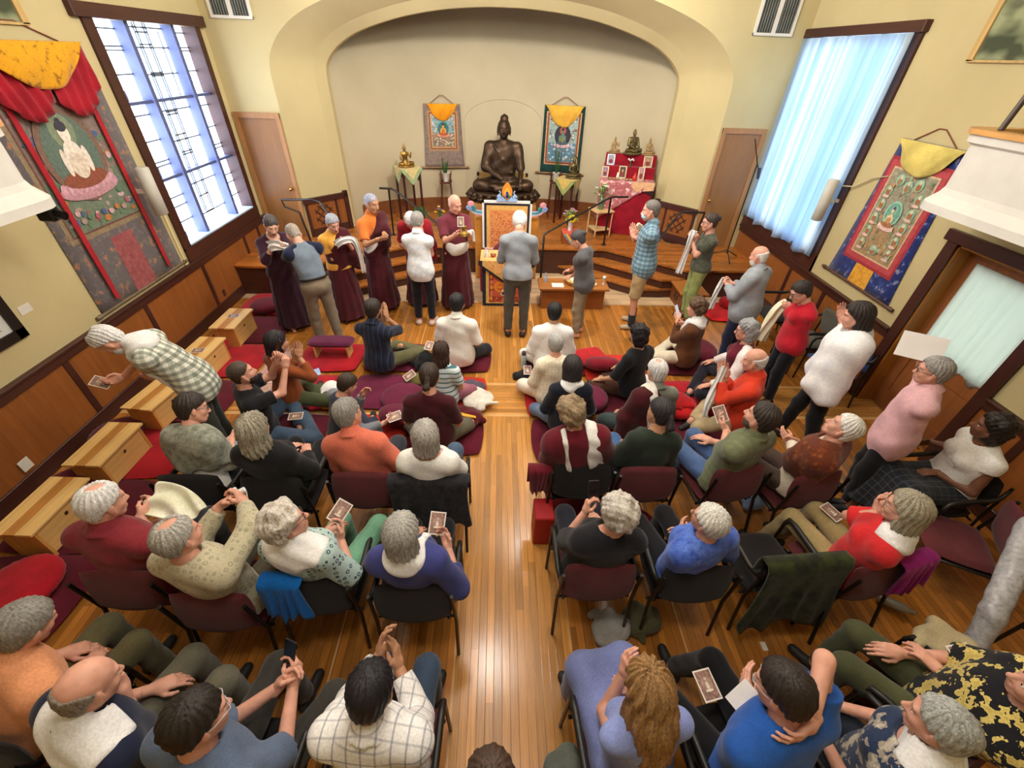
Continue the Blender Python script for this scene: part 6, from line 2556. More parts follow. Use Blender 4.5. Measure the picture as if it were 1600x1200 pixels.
def held_scarf(label, pts, width, col='#e6e2d6', th=.008, seed=0, name='offering_scarf', face=None):
    """a soft cloth strip along a path, creased lengthwise; its flat side looks roughly to FACE"""
    pts = [Vector(p) for p in pts]
    c = sum(pts, Vector()) / len(pts)
    pts = [p - c for p in pts]
    fc = Vector(face if face is not None else (0, -1, .35)).normalized()
    n = len(pts) - 1

    def path(t):
        f = min(t * n, n - 1e-6)
        i = int(f)
        u = f - i
        p0, p1, p2, p3 = pts[max(i - 1, 0)], pts[i], pts[i + 1], pts[min(i + 2, n)]
        return .5 * ((2 * p1) + (p2 - p0) * u + (2 * p0 - 5 * p1 + 4 * p2 - p3) * u * u + (3 * p1 - p0 - 3 * p2 + p3) * u ** 3)

    def fn(u, v):
        p = path(u)
        d = (path(min(u + .02, 1)) - path(max(u - .02, 0))).normalized()
        s_ = d.cross(fc)
        if s_.length < .05:
            s_ = Vector((1, 0, 0))
        s_.normalize()
        nr = s_.cross(d).normalized()
        ph = 11 * v + seed + 1.5 * math.sin(5 * u)
        wv = width * (.82 + .18 * math.sin(3 * u + seed))
        return p + s_ * ((v - .5) * wv) + nr * (.020 * math.sin(ph) * min(1, wv / .1)), nr + s_ * (-.8 * math.cos(ph) * .35)
    o = MB().sheet(fn, 26, 22, th).build(name, cloth('plain', col), None, c)
    return tag(o, label, 'scarf')


def over_back(name, label, cat, x, y, yaw, w, front, back, m, zt=.87, seed=1, ux=0.0, flare=.0, yo=-.262):
    th = -math.radians(yaw)
    mb = MB()
    L = front + back + .08

    def f(u, v):
        s_ = v * L
        xx = (u - .5) * w * (1 + flare * max(v - .4, 0)) + ux
        fo = .014 * math.sin(26 * u + seed) * min(1, max(0, v - .3) * 2)
        if s_ < front:
            p = (xx, yo + .052, zt - (front - s_))
            nr = (0, 1, 0)
        elif s_ < front + .08:
            a = (s_ - front) / .08 * PI
            p = (xx, yo + .052 * math.cos(a), zt + .03 * math.sin(a))
            nr = (0, math.cos(a), math.sin(a) + .01)
        else:
            d = s_ - front - .08
            rag = 1 + .12 * math.sin(9 * u + seed) + .07 * math.sin(21 * u)
            p = (xx + .02 * math.sin(6 * d + 4 * u), yo - .052 - fo - .10 * d * (1 if d < .3 else 1.2), zt - d * rag)
            nr = (.3 * math.cos(26 * u + seed), -1, 0)
        return p, nr
    mb.sheet(f, 44, 22, .014)
    o = mb.build(name, m, None, (x, y, 0), (0, 0, th))
    return tag(o, label, cat)


# ---------------------------------------------------------------- wooden benches and mats along the left wall
def bench(label, x, y, rz=0.0):
    r = empty('wooden_bench', (x, y, 0), rz)
    tag(r, label, 'bench')
    m = MB()
    for a, b, mi in ((-.17, -.055, 0), (-.055, .045, 1), (.045, .17, 0)):
        m.box((a, -.29, .345), (b, .29, .37), mi, bev=.002)
    m.build('bench_top', [M_PINE, wood('wood_pine_dark', '#b9803e', 1, .45, .15)], r)
    for q in (-1, 1):
        m = MB().box((q * .13 - .011, -.25, .06), (q * .13 + .011, .25, .345), 0)
        if q > 0:
            m.lathe([(.001, 0), (.016, .001), (.016, .003)], (0, 0, 0), 12, 1)
            k = len(m.v) - 36
            m.v = m.v[:k] + [(.142 + p[2], p[0], p[1] + .26) for p in m.v[k:]]
        m.build('side_panel', [wood('wood_pine_side', '#dcb06c', 1, .45, .12), M_DARK], r)
        MB().box((-.145, q * .25 - .012, .0), (.145, q * .25 + .012, .345)).build('leg', wood('wood_pine_end', '#c8924c', 2, .45, .12), r)
    return r


RED, MAR, ORG, PUR = '#8e1420', '#4e1020', '#a32416', '#5a1c34'
bx = -3.79
for i, (lab, y) in enumerate((('pale pine bench with a picture card on top, nearest the stage', 5.44), ('pale pine bench with finger hole and picture card in front of the wall outlet panel', 4.64), ('pale pine bench behind the man in checked shirt', 3.76), ('pale pine bench with orange top boards, second from the nearest', 2.98), ('pale pine bench with dark middle board, nearest the camera', 2.27))):
    bench(lab, bx, y, [-.0, -.03, -.12, -.02, -.03][i])
card('picture card lying on the pine bench nearest the stage', (bx, 5.50, .3725), (0, 0, 1), (1, .15, 0))
card('picture card lying on the second pine bench with the finger hole', (bx, 4.60, .3725), (0, 0, 1), (1, .1, 0))
for i, (y, c, lab) in enumerate(((6.55, RED, 'dark red floor mat in the corner by the stage and left wall'), (5.72, MAR, 'maroon floor mat under the pine bench nearest the stage'), (4.90, RED, 'bright red floor mat beside the second pine bench'), (4.05, MAR, 'maroon floor mat beside the man in checked shirt'),
                                 (3.22, RED, 'red floor mat between the third and fourth pine bench'), (2.42, MAR, 'maroon floor mat under the nearest pine bench'), (1.62, MAR, 'dark maroon floor mat at the lower left corner'))):
    pillow('floor_mat', lab, 'mat', -3.72, y, 0, 1.05, .80, .055, c)
for lab, x, y, c, r_ in (('dark maroon round cushion in the corner by the stage steps', -3.75, 6.30, MAR, .23), ('red round cushion behind the second pine bench', -3.95, 5.08, RED, .2), ('maroon round cushion between wall and fourth pine bench', -4.05, 3.35, MAR, .24), ('maroon round cushion behind the nearest pine bench', -4.02, 2.66, MAR, .2),
                         ('bright red round cushion at the lower left corner', -3.62, 1.70, RED, .26)):
    zafu(lab, x, y, .06, c, r_)
# mats on the left half of the hall
mats_l = [(-.52, 5.02, MAR, 'maroon floor mat under the man in white shirt'), (-1.42, 5.02, PUR, 'purple floor mat under the man in dark striped shirt'), (-2.32, 5.00, RED, 'red floor mat with purple bolster stool on it'),
          (-.56, 4.22, ORG, 'orange red floor mat under the child in striped shirt'), (-1.42, 4.25, PUR, 'purple floor mat between striped child and dark shirted man'), (-2.28, 4.22, RED, 'red floor mat under the person with praying hands'),
          (-.58, 3.50, MAR, 'maroon floor mat under the ponytailed man'), (-1.46, 3.45, ORG, 'orange floor mat under the short haired boy'), (-2.34, 3.45, MAR, 'maroon floor mat under the bearded man in black')]
mats_r = [(.80, 4.95, MAR, 'maroon floor mat under the person dressed in white'), (1.62, 4.80, ORG, 'orange floor mat with a dark red round cushion on it'), (2.62, 5.02, MAR, 'maroon floor mat under the person in brown jacket'),
          (.78, 4.12, RED, 'red floor mat under the woman in cream lace'), (1.64, 4.10, MAR, 'maroon floor mat under the man in black with mask'), (2.48, 4.18, RED, 'dark red floor mat below the grey haired woman with glasses'),
          (.82, 3.42, MAR, 'maroon floor mat under the woman in black sweater'), (1.62, 3.40, ORG, 'orange red floor mat under the man in maroon shawl'), (2.40, 3.42, MAR, 'maroon floor mat in front of the man in red shirt')]
for x, y, c, lab in mats_l + mats_r:
    pillow('floor_mat', lab, 'mat', x, y, .001, .86, .70, .06, c)
pillow('floor_mat', 'bright red floor mat on the far right below the stage', 'mat', 3.95, 6.55, 0, .80, .70, .06, '#b51a1e')
zafu('dark red round cushion on the far right mat below the stage', 4.05, 6.70, .06, '#8e1218', .17)
# loose cushions
zafu('purple flat cushion on the orange mat left of the ponytailed man', -1.14, 4.02, .065, PUR, .26, .12)
zafu('dark maroon round cushion between boy and ponytailed man', -1.13, 3.60, .11, '#55122a', .21, .17, 0, (-.35, .1))
pillow('square_cushion', 'red square cushion leaning right of the person in white', 'cushion', 1.25, 4.92, .065, .55, .34, .14, '#9a1a20', .3)
zafu('maroon round cushion leaning behind the lace dressed woman', 1.42, 4.66, .10, '#6a1222', .24, .18, 0, (-.5, 0))
zafu('purple round cushion right of the woman in cream lace', 1.12, 4.02, .065, PUR, .24, .16)
zafu('bright red round cushion with folded red cloth beside maroon shawled man', 2.18, 3.90, .065, '#a0161c', .24, .15)
heap('folded_cloth', 'crumpled red cloth lying on the bright red round cushion', 'cloth', 2.18, 3.88, .20, (.34, .30, .10), '#8e1218', 5)
zafu('maroon flat cushion under the chair behind the man in red shirt', 2.9, 5.2, .065, '#581426', .3, .12)
b = empty('meditation_stool', (-2.28, 5.02, .06))
tag(b, 'purple padded meditation stool on the red mat behind praying person', 'stool')
vs, fs = padshape(.62, .24, .09)
MB().add([(p[0], p[1], p[2] + .21) for p in vs], fs, 0, True).build('seat', cloth('plain', '#54203c'), b)
for q in (-1, 1):
    MB().box((q * .22 - .012, -.09, 0), (q * .22 + .012, .09, .17)).build('leg', M_PINE, b)
# floor things
heap('tote_bag', 'yellow and white cloth bag beside the praying person', 'bag', -1.98, 3.98, .06, (.34, .26, .17), '#c98a12', 3)
heap('folded_cloth', 'white crumpled cloth lying on the yellow bag', 'cloth', -1.97, 4.05, .19, (.30, .22, .11), '#e2ddd2', 4)
heap('shoulder_bag', 'olive brown bag lying on the purple mat', 'bag', -1.02, 4.36, .07, (.34, .22, .14), '#5d5630', 8)
card('picture card lying across the olive brown bag', (-1.10, 4.30, .24), (-.2, -.5, 1), (1, .8, 0))
heap('shoulder_bag', 'black bag with white strap left of the man in white shirt', 'bag', -.98, 4.80, .05, (.34, .30, .24), '#17171a', 2)
card('picture card lying on the black bag with white strap', (-.93, 4.90, .30), (0, -.35, 1), (.2, 1, 0))
heap('scarf_heap', 'grey white scarf dropped right of the striped child', 'scarf', -.25, 4.05, .06, (.55, .42, .12), '#b9b4aa', 6)
heap('scarf_heap', 'dark purple grey cloth behind the dropped white scarf', 'cloth', -.32, 4.28, .06, (.38, .2, .12), '#4a4250', 7)
heap('backpack', 'maroon backpack with yellow strap right of the ponytailed man', 'bag', -.38, 3.62, .06, (.46, .5, .20), '#4a1018', 9)
MB_ = MB().tube([(-.60, 3.60, .215), (-.42, 3.56, .262), (-.24, 3.58, .20)], [.02, .03, .02], 8, flat=.5)
tag(MB_.build('yellow_strap', mat('strap_yellow', '#d29a1c', .6)), 'yellow strap lying over the maroon backpack', 'strap')
heap('shoulder_bag', 'black bag with picture card left of the person in white', 'bag', .40, 4.58, .0, (.36, .30, .14), '#19191c', 12)
card('picture card lying on the black bag beside the aisle', (.40, 4.58, .145), (0, -.3, 1), (0, 1, 0))
bo = empty('water_bottle', (.36, 4.84, 0))
tag(bo, 'pale water bottle with dark cap standing by the aisle', 'bottle')
MB().lathe([(.035, 0), (.038, .01), (.038, .20), (.03, .215)], n=18).build('body', mat('bottle_pale', '#b9c8c6', .3), bo)
MB().lathe([(.03, .215), (.03, .26), (.026, .265)], n=18).build('cap', mat('cap_brown', '#4f3a34', .4), bo)
o = MB().box((-.15, -.12, .0), (.15, .12, .02), bev=.006).build('handbag_mat', cloth('plain', '#c8c2b0'), None, (2.05, 4.30, .066))
tag(o, 'folded grey green cloth beside the man in maroon shawl', 'cloth')
card('picture card lying on the folded grey green cloth', (2.12, 4.28, .09), (0, -.2, 1), (-1, .6, 0))
heap('folded_cloth', 'white crumpled cloth behind the maroon shawled man', 'cloth', 1.98, 4.42, .066, (.24, .2, .12), '#e4dfd4', 14)
heap('tote_bag', 'grey and white tote bag under the black topped woman chair', 'bag', .86, 1.40, .0, (.34, .30, .12), '#8a8782', 15)
heap('shoulder_bag', 'olive canvas bag under the chairs right of the aisle', 'bag', 1.14, 1.45, .0, (.26, .28, .16), '#4c4a34', 16)
heap('straw_bag', 'straw coloured bundle under the orange shirted person chair', 'bag', -.88, 2.30, .0, (.42, .26, .14), '#7a7042', 17)
card('white card dropped on the floor behind the maroon chair', (-1.98, 1.16, .002), (0, 0, 1), (.4, 1, 0), w=.09, h=.10)
o = MB().box((-.02, -.03, 0), (.02, .03, .004)).build('paper_scrap', M_WHITE, None, (2.02, 1.28, .001))
tag(o, 'tiny white paper scrap on the floor below the green jacket', 'paper')
o = MB().lathe([(.035, 0), (.038, .02), (.038, .16), (.018, .2), (.018, .23)], n=16).build('water_bottle', mat('bottle_steel', '#8d8d86', .3, metallic=.4), None, (3.12, 1.62, .04), (1.35, .2, .8))
tag(o, 'grey water bottle lying on the floor behind the red shirted woman', 'bottle')
zafu('dark maroon round cushion under the chair of curly haired woman', .72, 2.62, .0, '#5a1018', .24, .14)
zafu('dark red round cushion under the dark green topped woman chair', 1.28, 2.25, .0, '#6a1018', .2, .14)
o = MB().box((.33, 2.12, 0), (.50, 2.34, .38), bev=.01).build('red_box', mat('box_red', '#a8161c', .5, .06))
tag(o, 'bright red box standing beside the aisle at the black chair', 'box')
# far right: rolled plastic wrapped tube over chairs
o = blob('plastic_tube', [p_cone((3.20, 1.12, .45), (3.27, 1.22, .64), .062, .068, .03), p_cone((3.27, 1.22, .64), (3.66, 1.62, 1.0), .068, .08, .03)], .012, mat('plastic_wrap', '#a8a8ac', .3, .12, 40), None, (), folds(.0035, 50, 1))
tag(o, 'pale puffy plastic wrapped roll at the right edge', 'roll')
# wall things
sp = empty('wall_speaker', (XL + .22, 5.62, 2.0))
tag(sp, 'slim grey white loudspeaker on the left wall beside the window', 'loudspeaker')
MB().lathe([(.05, -.27), (.07, -.26), (.07, .26), (.05, .27)], n=16, sx=1, sy=1.1).build('cabinet', mat('speaker_grey', '#c3c1b6', .6, .04), sp)
MB().box((-.22, -.02, -.02), (0, .02, .02)).build('bracket', M_WHITE, sp)
sp = empty('wall_speaker', (XR - .22, 6.16, 1.98))
tag(sp, 'slim grey white loudspeaker on the right wall beside the curtain', 'loudspeaker')
MB().lathe([(.05, -.27), (.07, -.26), (.07, .26), (.05, .27)], n=16).build('cabinet', mat('speaker_grey', '#c3c1b6', .6, .04), sp)
MB().box((0, -.02, -.02), (.22, .02, .02)).build('bracket', M_WHITE, sp)
o = MB().tube([(XR - .02, 5.55, 2.42), (XR - .03, 5.75, 2.36), (XR - .03, 6.0, 2.2), (XR - .1, 6.12, 2.18)], .008, 6).build('speaker_cable', mat('cable_beige', '#b9ad8a', .6))
tag(o, 'thin cable running to the right wall loudspeaker', 'cable')
o = MB().box((XL, 5.90, .97), (XL + .02, 5.935, 1.75)).box((XL, 5.885, .95), (XL + .025, 5.95, .99)).build('cable_cover', mat('cover_cream', '#dccf9c', .6, .03))
tag(o, 'cream cable cover on the left wall under the loudspeaker', 'cable cover')
o = MB().box((XL + .03, 2.74, .21), (XL + .036, 2.84, .33), bev=.002).build('outlet_cover', M_WHITE)
tag(o, 'white outlet cover on the left wall panel', 'outlet')
o = MB().box((XL + .02, 6.40, .22), (XL + .03, 6.46, .32)).build('outlet_cover', mat('outlet_brown', '#4a2c1c', .5))
tag(o, 'brown outlet on the left wall panel near the stage', 'outlet')
o = MB().box((XL + .001, 3.63, 1.38), (XL + .005, 3.75, 1.46)).build('wall_tag', M_WHITE)
tag(o, 'small white tag on the left wall beside the calligraphy', 'tag')
o = MB().box((XR - .008, 4.62, 1.26), (XR - .001, 4.72, 1.36)).build('light_switch', mat('switch_white', '#dfe0e6', .4, .02))
tag(o, 'white light switch on the right wall beside the door', 'switch')
cf = empty('calligraphy', (XL, 3.06, 1.22))
tag(cf, 'black framed calligraphy on the left wall, cut by the photo edge', 'picture')
fr = lambda u, v, w: (w, u, v)
m = MB()
for a, b, c, d in ((-.5, 0, -.41, .74), (.41, 0, .5, .74), (-.5, 0, .5, .09), (-.5, .65, .5, .74)):
    m.box((0, a, b), (.03, c, d))
m.build('frame', mat('frame_black', '#1a1716', .4), cf)
m = MB().box((.0, -.42, .08), (.012, .42, .66), 0)
for pts in ([(.30, .20), (.25, .24), (.27, .30)], [(.22, .18), (.16, .25)], [(.24, .27), (.15, .29)], [(.32, .36), (.24, .38), (.20, .33)], [(.12, .2), (.08, .3), (.14, .34)], [(.33, .14), (.27, .16)], [(.05, .2), (-.1, .4), (.1, .5)]):
    m.tube([(.014, a, b) for a, b in pts], [.008] + [.012] * (len(pts) - 2) + [.004], 6, 1, flat=.3)
m.build('calligraphy_sheet', [mat('paper_cal', '#d6d8d4', .7, .02), mat('ink', '#17161a', .6)], cf)
wc = empty('hanging_camera', (-3.70, 3.70, 2.268))
tag(wc, 'small black camera hanging under the left gallery front', 'camera')
MB().box((-.07, -.05, -.02), (.06, .05, .10), bev=.012).build('housing', M_BLACK, wc)
MB().tube([(.06, 0, .03), (.12, 0, .02)], [.04, .035], 14).build('lens', mat('lens_black', '#0b0b0c', .1), wc)
# chairs along the right wall
c = chair('grey padded chair against the right wall behind the red sweater', 4.32, 5.02, -85, 'grey', True)
chair('black armed chair behind the person in red sweater', 4.25, 5.75, -85, 'black', True)
chair('blue padded chair against the right wall behind the white shawl', 4.28, 4.38, -75, 'blue', True)
heap('red_bag', 'red bag lying on the blue padded chair', 'bag', 4.14, 4.30, .47, (.30, .26, .2), '#9a1a1c', 21)
chair('maroon chair at the far right edge behind the red shirted woman', 3.74, 1.90, -62, 'maroon', False)
chair('dark chair under the plastic wrapped roll at right', 3.95, 1.02, 80, 'black', True)
# ---------------------------------------------------------------- the people
PL = lambda c: ('plain', c)
pr = lambda x, y, z, f=(-.1, .35, 1), p='flat', n=(-1, 0, 0), **k: dict(px=(x, y, z), f=f, n=n, p=p, **k)
CH_OFF = .08


def put_chair(label, at, yaw, pad, arms=True, dy=CH_OFF):
    a = math.radians(yaw)
    return chair(label, at[0] + dy * math.sin(a), at[1] + dy * math.cos(a), yaw, pad, arms)


def two(x, y, z, f, p, n, dx=4):
    """both hands around one pixel: right then left"""
    n2 = (-n[0], n[1], n[2])
    f2 = (-f[0], f[1], f[2])
    return dict(px=(x + dx, y, z), f=f, n=n, p=p), dict(px=(x - dx, y, z), f=f2, n=n2, p=p)


P = {}
MON = '#3f1119'
# ---- standing at the front
R, L_ = two(436, 384, 1.40, (-.7, .7, .1), 'grip', (-.1, -.3, 1), -10)
P['S1'] = person('woman in long dark plum dress standing by the left window holding a white scarf', (424, 352), pose='stand', yaw=128, s=.99, lean=.06, hunch=.25, head=(-.12, .3), tone='pale', hair=('bun', '#45403f'),
                 fem=True, top=PL('#2e1422'), sleeve=1.5, neck=.07, untuck=.05, pants=None, skirt=PL('#2a1220'), hem=.10, armR=R, armL=L_, bare=True)
P['S2'] = person('man with shaved grey head in blue raglan shirt bowing to the plum dressed woman', (459, 366), pose='stand', yaw=-42, s=1.02, lean=.42, hunch=.35, tone='pink', hair=('crop', '#857b72'), top=PL('#66727f'), sleeve=1.9, raglan=PL('#1b2136'),
                 untuck=-.09, pants=PL('#6b6050'), belt='#1a1613', shoe='#5b7fb0', armR=pr(449, 398, 1.12, (-.5, .8, .2), 'relax'), armL=pr(443, 402, 1.10, (.5, .8, .2), 'relax', (1, 0, 0)), stance=-.08)
R, L_ = two(535, 380, 1.26, (-.7, .6, .3), 'grip', (-.1, -.4, 1), -9)
P['S3'] = person('grey haired nun in yellow shirt and maroon robe holding a white scarf', (520, 349), pose='stand', yaw=140, s=.95, hunch=.25, head=(-.1, 0), tone='pink', hair=('short', '#8b8f9a'), fem=True, top=PL('#cf9440'), sleeve=.7, collar=True, untuck=.02,
                 pants=None, skirt=PL(MON), hem=.07, zen=(PL(MON), -1), armR=R, armL=L_, shoe='#3a1c1e')
P['S4'] = person('tall monk in orange shirt and maroon robe with white scarf across the chest', (581, 318), pose='stand', yaw=122, s=1.05, hunch=.12, head=(.0, 0), tone='tan', hair=('crop', '#85889a'), top=PL('#b9682e'), sleeve=.8, collar=True, w=1.08, untuck=-.1,
                 pants=None, skirt=PL(MON), hem=.08, zen=(PL(MON), -1), scarf=(PL('#e2ded6'), .034, 'diag', -1), armR=pr(592, 374, 1.31, (-.6, .8, .1), 'grip', (-.2, -.2, 1)), armL=pr(601, 371, 1.32, (.6, .8, .1), 'grip', (.2, -.2, 1)), shoe='#2b1517')
P['S5'] = person('bowing white haired person in red robes behind the woman in white blouse', (642, 345), pose='stand', yaw=178, s=1.0, lean=.42, hunch=.5, tone='pink', hair=('short', '#c3bcbc'), top=PL('#7e1220'), sleeve=.8, pants=None, skirt=PL(MON), hem=.06,
                 zen=(PL('#7a1420'), -1), armR='front', armL='front')
P['S6'] = person('grey haired woman in white sleeveless blouse and black trousers seen from behind', (652, 346), pose='stand', yaw=4, s=.98, w=1.0, hunch=.2, head=(-.25, 0), tone='pink', hair=('short', '#807c78'), fem=True, top=('mottle', '#b9c3cf', '#d8dee6'), sleeve=.25, collar=True,
                 untuck=.16, pants=PL('#15141a'), shoe='#bfa79c', armR='prayer')
R, L_ = two(722, 366, 1.36, (-.5, .8, .2), 'grip', (-.4, -.3, .9), -9)
P['S7'] = person('bald monk in maroon polo shirt holding a small gold statue beside the throne', (711, 319), pose='stand', yaw=156, s=1.05, w=1.12, belly=.03, hunch=.15, head=(-.12, -.35), tone='pink', hair=('bald', '#b89a90'), top=PL('#5c2630'), sleeve=.8, collar=True,
                 untuck=-.02, pants=None, skirt=PL('#42121a'), hem=.06, zen=(PL(MON), -1) if False else None, apron=PL('#cfcac0'), armR=R, armL=L_, bare=True)
P['S8'] = person('white haired man in grey sweater bowing before the brocade table', (812, 347), pose='stand', yaw=2, s=1.07, lean=.16, hunch=.5, head=(-.2, .1), tone='pink', hair=('short', '#c4c2be'), top=PL('#7b8086'), sleeve=1.95, untuck=.04, pants=PL('#494540'), shoe='#2a1c18', armR='front')
P['S9'] = person('woman in grey t-shirt and khaki trousers at the low box table', (903, 374), pose='stand', yaw=-66, s=.94, lean=.12, hunch=.45, tone='pink', hair=('bun', '#3b393d'), fem=True, top=PL('#4f4e50'), sleeve=.75, untuck=.12, pants=PL('#7f745f'), bare=True,
                 armR=pr(893, 431, .88, (-.2, 1, -.4), 'relax', (0, 0, -1)), armL=pr(888, 425, .90, (.2, 1, -.4), 'relax', (0, 0, -1)))
P['S10'] = person('tall man in blue plaid shirt, khaki shorts and face mask with praying hands', (1017, 329), pose='stand', yaw=-72, s=1.12, hunch=.12, tone='pink', hair=('crop', '#5f5a56'), mask='#9cc3e4', top=('plaid', '#7a96a4', '#2c4458'), sleeve=.85, collar=True, untuck=.14, loose=.026,
                  pants=PL('#97845f'), shorts=True, shoe='#b5a690', sockc='#27272b', armR=pr(993, 372, 1.30), armL=pr(989, 371, 1.31, (.1, .35, 1), 'flat', (1, 0, 0)))
P['S11'] = person('woman with glasses and hair bun in olive top holding up a long white scarf', (1109, 347), pose='stand', yaw=-84, s=1.0, hunch=.12, tone='pink', hair=('bun', '#3a2e28'), glasses='#3a2a28', fem=True, top=('mottle', '#36382e', '#4c4e42'), sleeve=.6, untuck=.02, pants=PL('#7f8a54'), loose=.016,
                  armR=pr(1088, 376, 1.32, (-.1, .5, 1), 'grip'), armL=pr(1081, 374, 1.33, (.1, .5, 1), 'grip', (1, 0, 0)))
P['S12'] = person('stout bald man with white beard in grey shirt standing at right', (1186, 400), pose='stand', yaw=-38, s=.98, w=1.2, belly=.04, hunch=.2, tone='pink', hair=('bald', '#c9c6c0'), beard='#d9d7d3', top=PL('#82888f'), sleeve=1.9, untuck=.18, loose=.03, collar=True, pants=PL('#20263f'), shoe='#17181d',
                  armR='front', armL='front')
P['S13'] = person('dark haired person in red sweater standing by the right wall holding a cream scarf', (1251, 456), pose='stand', yaw=-80, s=.95, lean=.1, hunch=.4, tone='pink', hair=('short', '#28211f'), glasses='#222222', fem=True, top=PL('#a31a28'), sleeve=1.9, untuck=.12, pants=PL('#17171f'),
                  armR=pr(1228, 482, 1.05, (-.2, .9, .3), 'grip'), armL=pr(1222, 476, 1.07, (.2, .9, .3), 'grip', (1, 0, 0)))
P['S14'] = person('person with black bob wrapped in a white shawl standing at right', (1339, 494), pose='stand', yaw=-55, s=1.02, w=1.08, hunch=.15, head=(-.1, 0), tone='pink', hair=('bob', '#251e1c'), fem=True, top=PL('#d9dade'), sleeve=1.5, shawl=(('mottle', '#c9ccd2', '#dee0e4'), -.66, None, 'wide'), pants=PL('#131316'), shoe='#141416',
                  armR=pr(1313, 496, 1.32), armL=pr(1308, 492, 1.32, (.1, .35, 1), 'flat', (1, 0, 0)), stance=.16)
P['S15'] = person('grey haired person in pink shirt standing with a white paper at right', (1458, 580), pose='stand', yaw=-52, s=.97, hunch=.12, w=1.02, tone='pink', hair=('short', '#7f7c7a'), glasses='#222222', top=PL('#bf979c'), sleeve=1.85, collar=True, untuck=.2, loose=.028, pants=PL('#131318'), shoe='#131318',
                  armR=pr(1404, 640, 1.08, (-.8, .4, .1), 'relax', (0, -1, .2)), armL=pr(1440, 578, 1.42, (.1, .4, 1), 'pinch', (1, 0, 0)))
P['S16'] = person('bearded man in green checked shirt and white scarf stooping over the pine benches', (170, 532), pose='stand', yaw=-112, s=1.03, lean=.62, hunch=.35, tone='pink', hair=('thin', '#d2cfca'), beard='#dedcd8', top=('plaid', '#c3c6ba', '#3a4436'), sleeve=.95, collar=True, untuck=.16, loose=.026,
                  pants=PL('#2f342e'), scarf=(PL('#ece8df'), .05, 'neck', .42), armR=pr(192, 590, .98, (-.3, .9, -.1), 'pinch', (-.6, 0, .8)), armL=pr(250, 590, .90, (.2, .9, -.2), 'relax', (1, 0, 0)))
# ---- on the floor, left of the aisle
R, L_ = pr(604, 497, .80), pr(597, 496, .80, (.1, .35, 1), 'flat', (1, 0, 0))
P['F1'] = person('dark haired man in dark striped shirt seated on the floor with praying hands', (583, 483), pose='floor', yaw=14, s=1.03, tone='tan', hair=('short', '#2a2320'), beard='#2a2320', top=('pinstripe', '#1d2232', '#2e3446', '#161a28'), sleeve=.95, collar=True, pants=PL('#5d5a40'), armR=R, armL=L_,
                 knees=[(.40, .42, -.08), (.30, .30, -.1), (-.05, .40, 0), (.12, .36, 0)])
P['F2'] = person('black haired man in white shirt seated cross-legged by the aisle', (714, 474), pose='floor', yaw=4, s=1.04, tone='olive', hair=('short', '#19171a'), top=PL('#d8d2c4'), sleeve=.95, collar=True, untuck=.12, pants=PL('#212128'), loose=.026, armR='lap')
P['F3'] = person('child in blue and white striped shirt seated on the orange mat', (690, 549), pose='floor', yaw=8, s=.86, tone='pink', hair=('shoulder', '#33261f'), fem=False, top=('stripe', '#b9c8cc', '#3f6672', '#b9c8cc'), sleeve=.7, pants=PL('#8a5462'), armR='lap', zaf=.15)
P['F4'] = person('black haired person in rust vest seated with hands raised in prayer', (433, 535), pose='floor', yaw=42, s=.98, tone='tan', hair=('bob', '#19161a'), fem=True, top=PL('#7a4020'), sleeve=1.7, pants=PL('#434a30'), armR=pr(468, 558, .80), armL=pr(461, 556, .80, (.1, .35, 1), 'flat', (1, 0, 0)), zaf=.2)
P['F5'] = person('bearded man in black t-shirt seated on floor lifting a phone', (378, 583), pose='floor', yaw=52, s=1.05, lean=-.05, head=(.25, 0), tone='pink', hair=('crop', '#3d3129'), beard='#2e241e', top=PL('#17171a'), sleeve=.75, pants=PL('#3c4c60'), armR=pr(446, 574, .86, (-.1, .3, 1), 'grip'), armL=pr(432, 564, .94, (.1, .3, 1), 'grip', (1, 0, 0)), zaf=.12,
                 knees=[(.40, .36, -.06), (.28, .38, .10)])
P['F6'] = person('short haired boy in grey sweater seated reaching out with a picture card', (543, 600), pose='floor', yaw=52, s=.9, lean=.18, hunch=.3, tone='pink', hair=('short', '#31271e'), top=PL('#2b303c'), sleeve=1.9, raglan=PL('#6f7278'), pants=PL('#2c2f3c'), armR=pr(598, 662, .36, (-.1, 1, .1), 'pinch', (-.6, 0, .8)), armL=pr(566, 617, .6, (.3, .5, .8), 'relax', (1, 0, 0)), zaf=.1)
P['F7'] = person('ponytailed man in maroon t-shirt seated cross-legged on the maroon mat', (671, 588), pose='floor', yaw=2, s=1.05, w=1.08, hunch=.3, tone='pink', hair=('pony', '#30251e'), top=PL('#3c131b'), sleeve=.85, pants=PL('#5b584a'), shorts=True, bare=True, armR='lap')
# ---- on the floor, right of the aisle
P['G1'] = person('black haired person dressed all in white seated on the floor', (866, 488), pose='floor', yaw=2, s=1.0, tone='olive', hair=('short', '#141316'), top=PL('#dcdad8'), sleeve=1.6, untuck=.14, loose=.034, pants=PL('#d6d2cc'), armR='lap')
P['G2'] = person('grey haired woman in cream lace dress seated by the aisle', (868, 537), pose='floor', yaw=-4, s=.95, hunch=.25, tone='pink', hair=('short', '#8d8c8a'), fem=True, top=('spot', '#c9c0aa', '#d9d2c0'), sleeve=1.9, untuck=.14, loose=.028, pants=None, skirt=PL('#cdbfb4'), armR='lap')
P['G3'] = person('dark haired woman in black sweater and jeans seated on the maroon mat', (894, 574), pose='floor', yaw=0, s=.98, hunch=.3, tone='pink', hair=('bob', '#262224'), fem=True, top=PL('#161a26'), sleeve=1.9, untuck=.1, loose=.026, pants=PL('#56657c'), scarf=(PL('#e2ded6'), -.006, 'cape'), armR='lap')
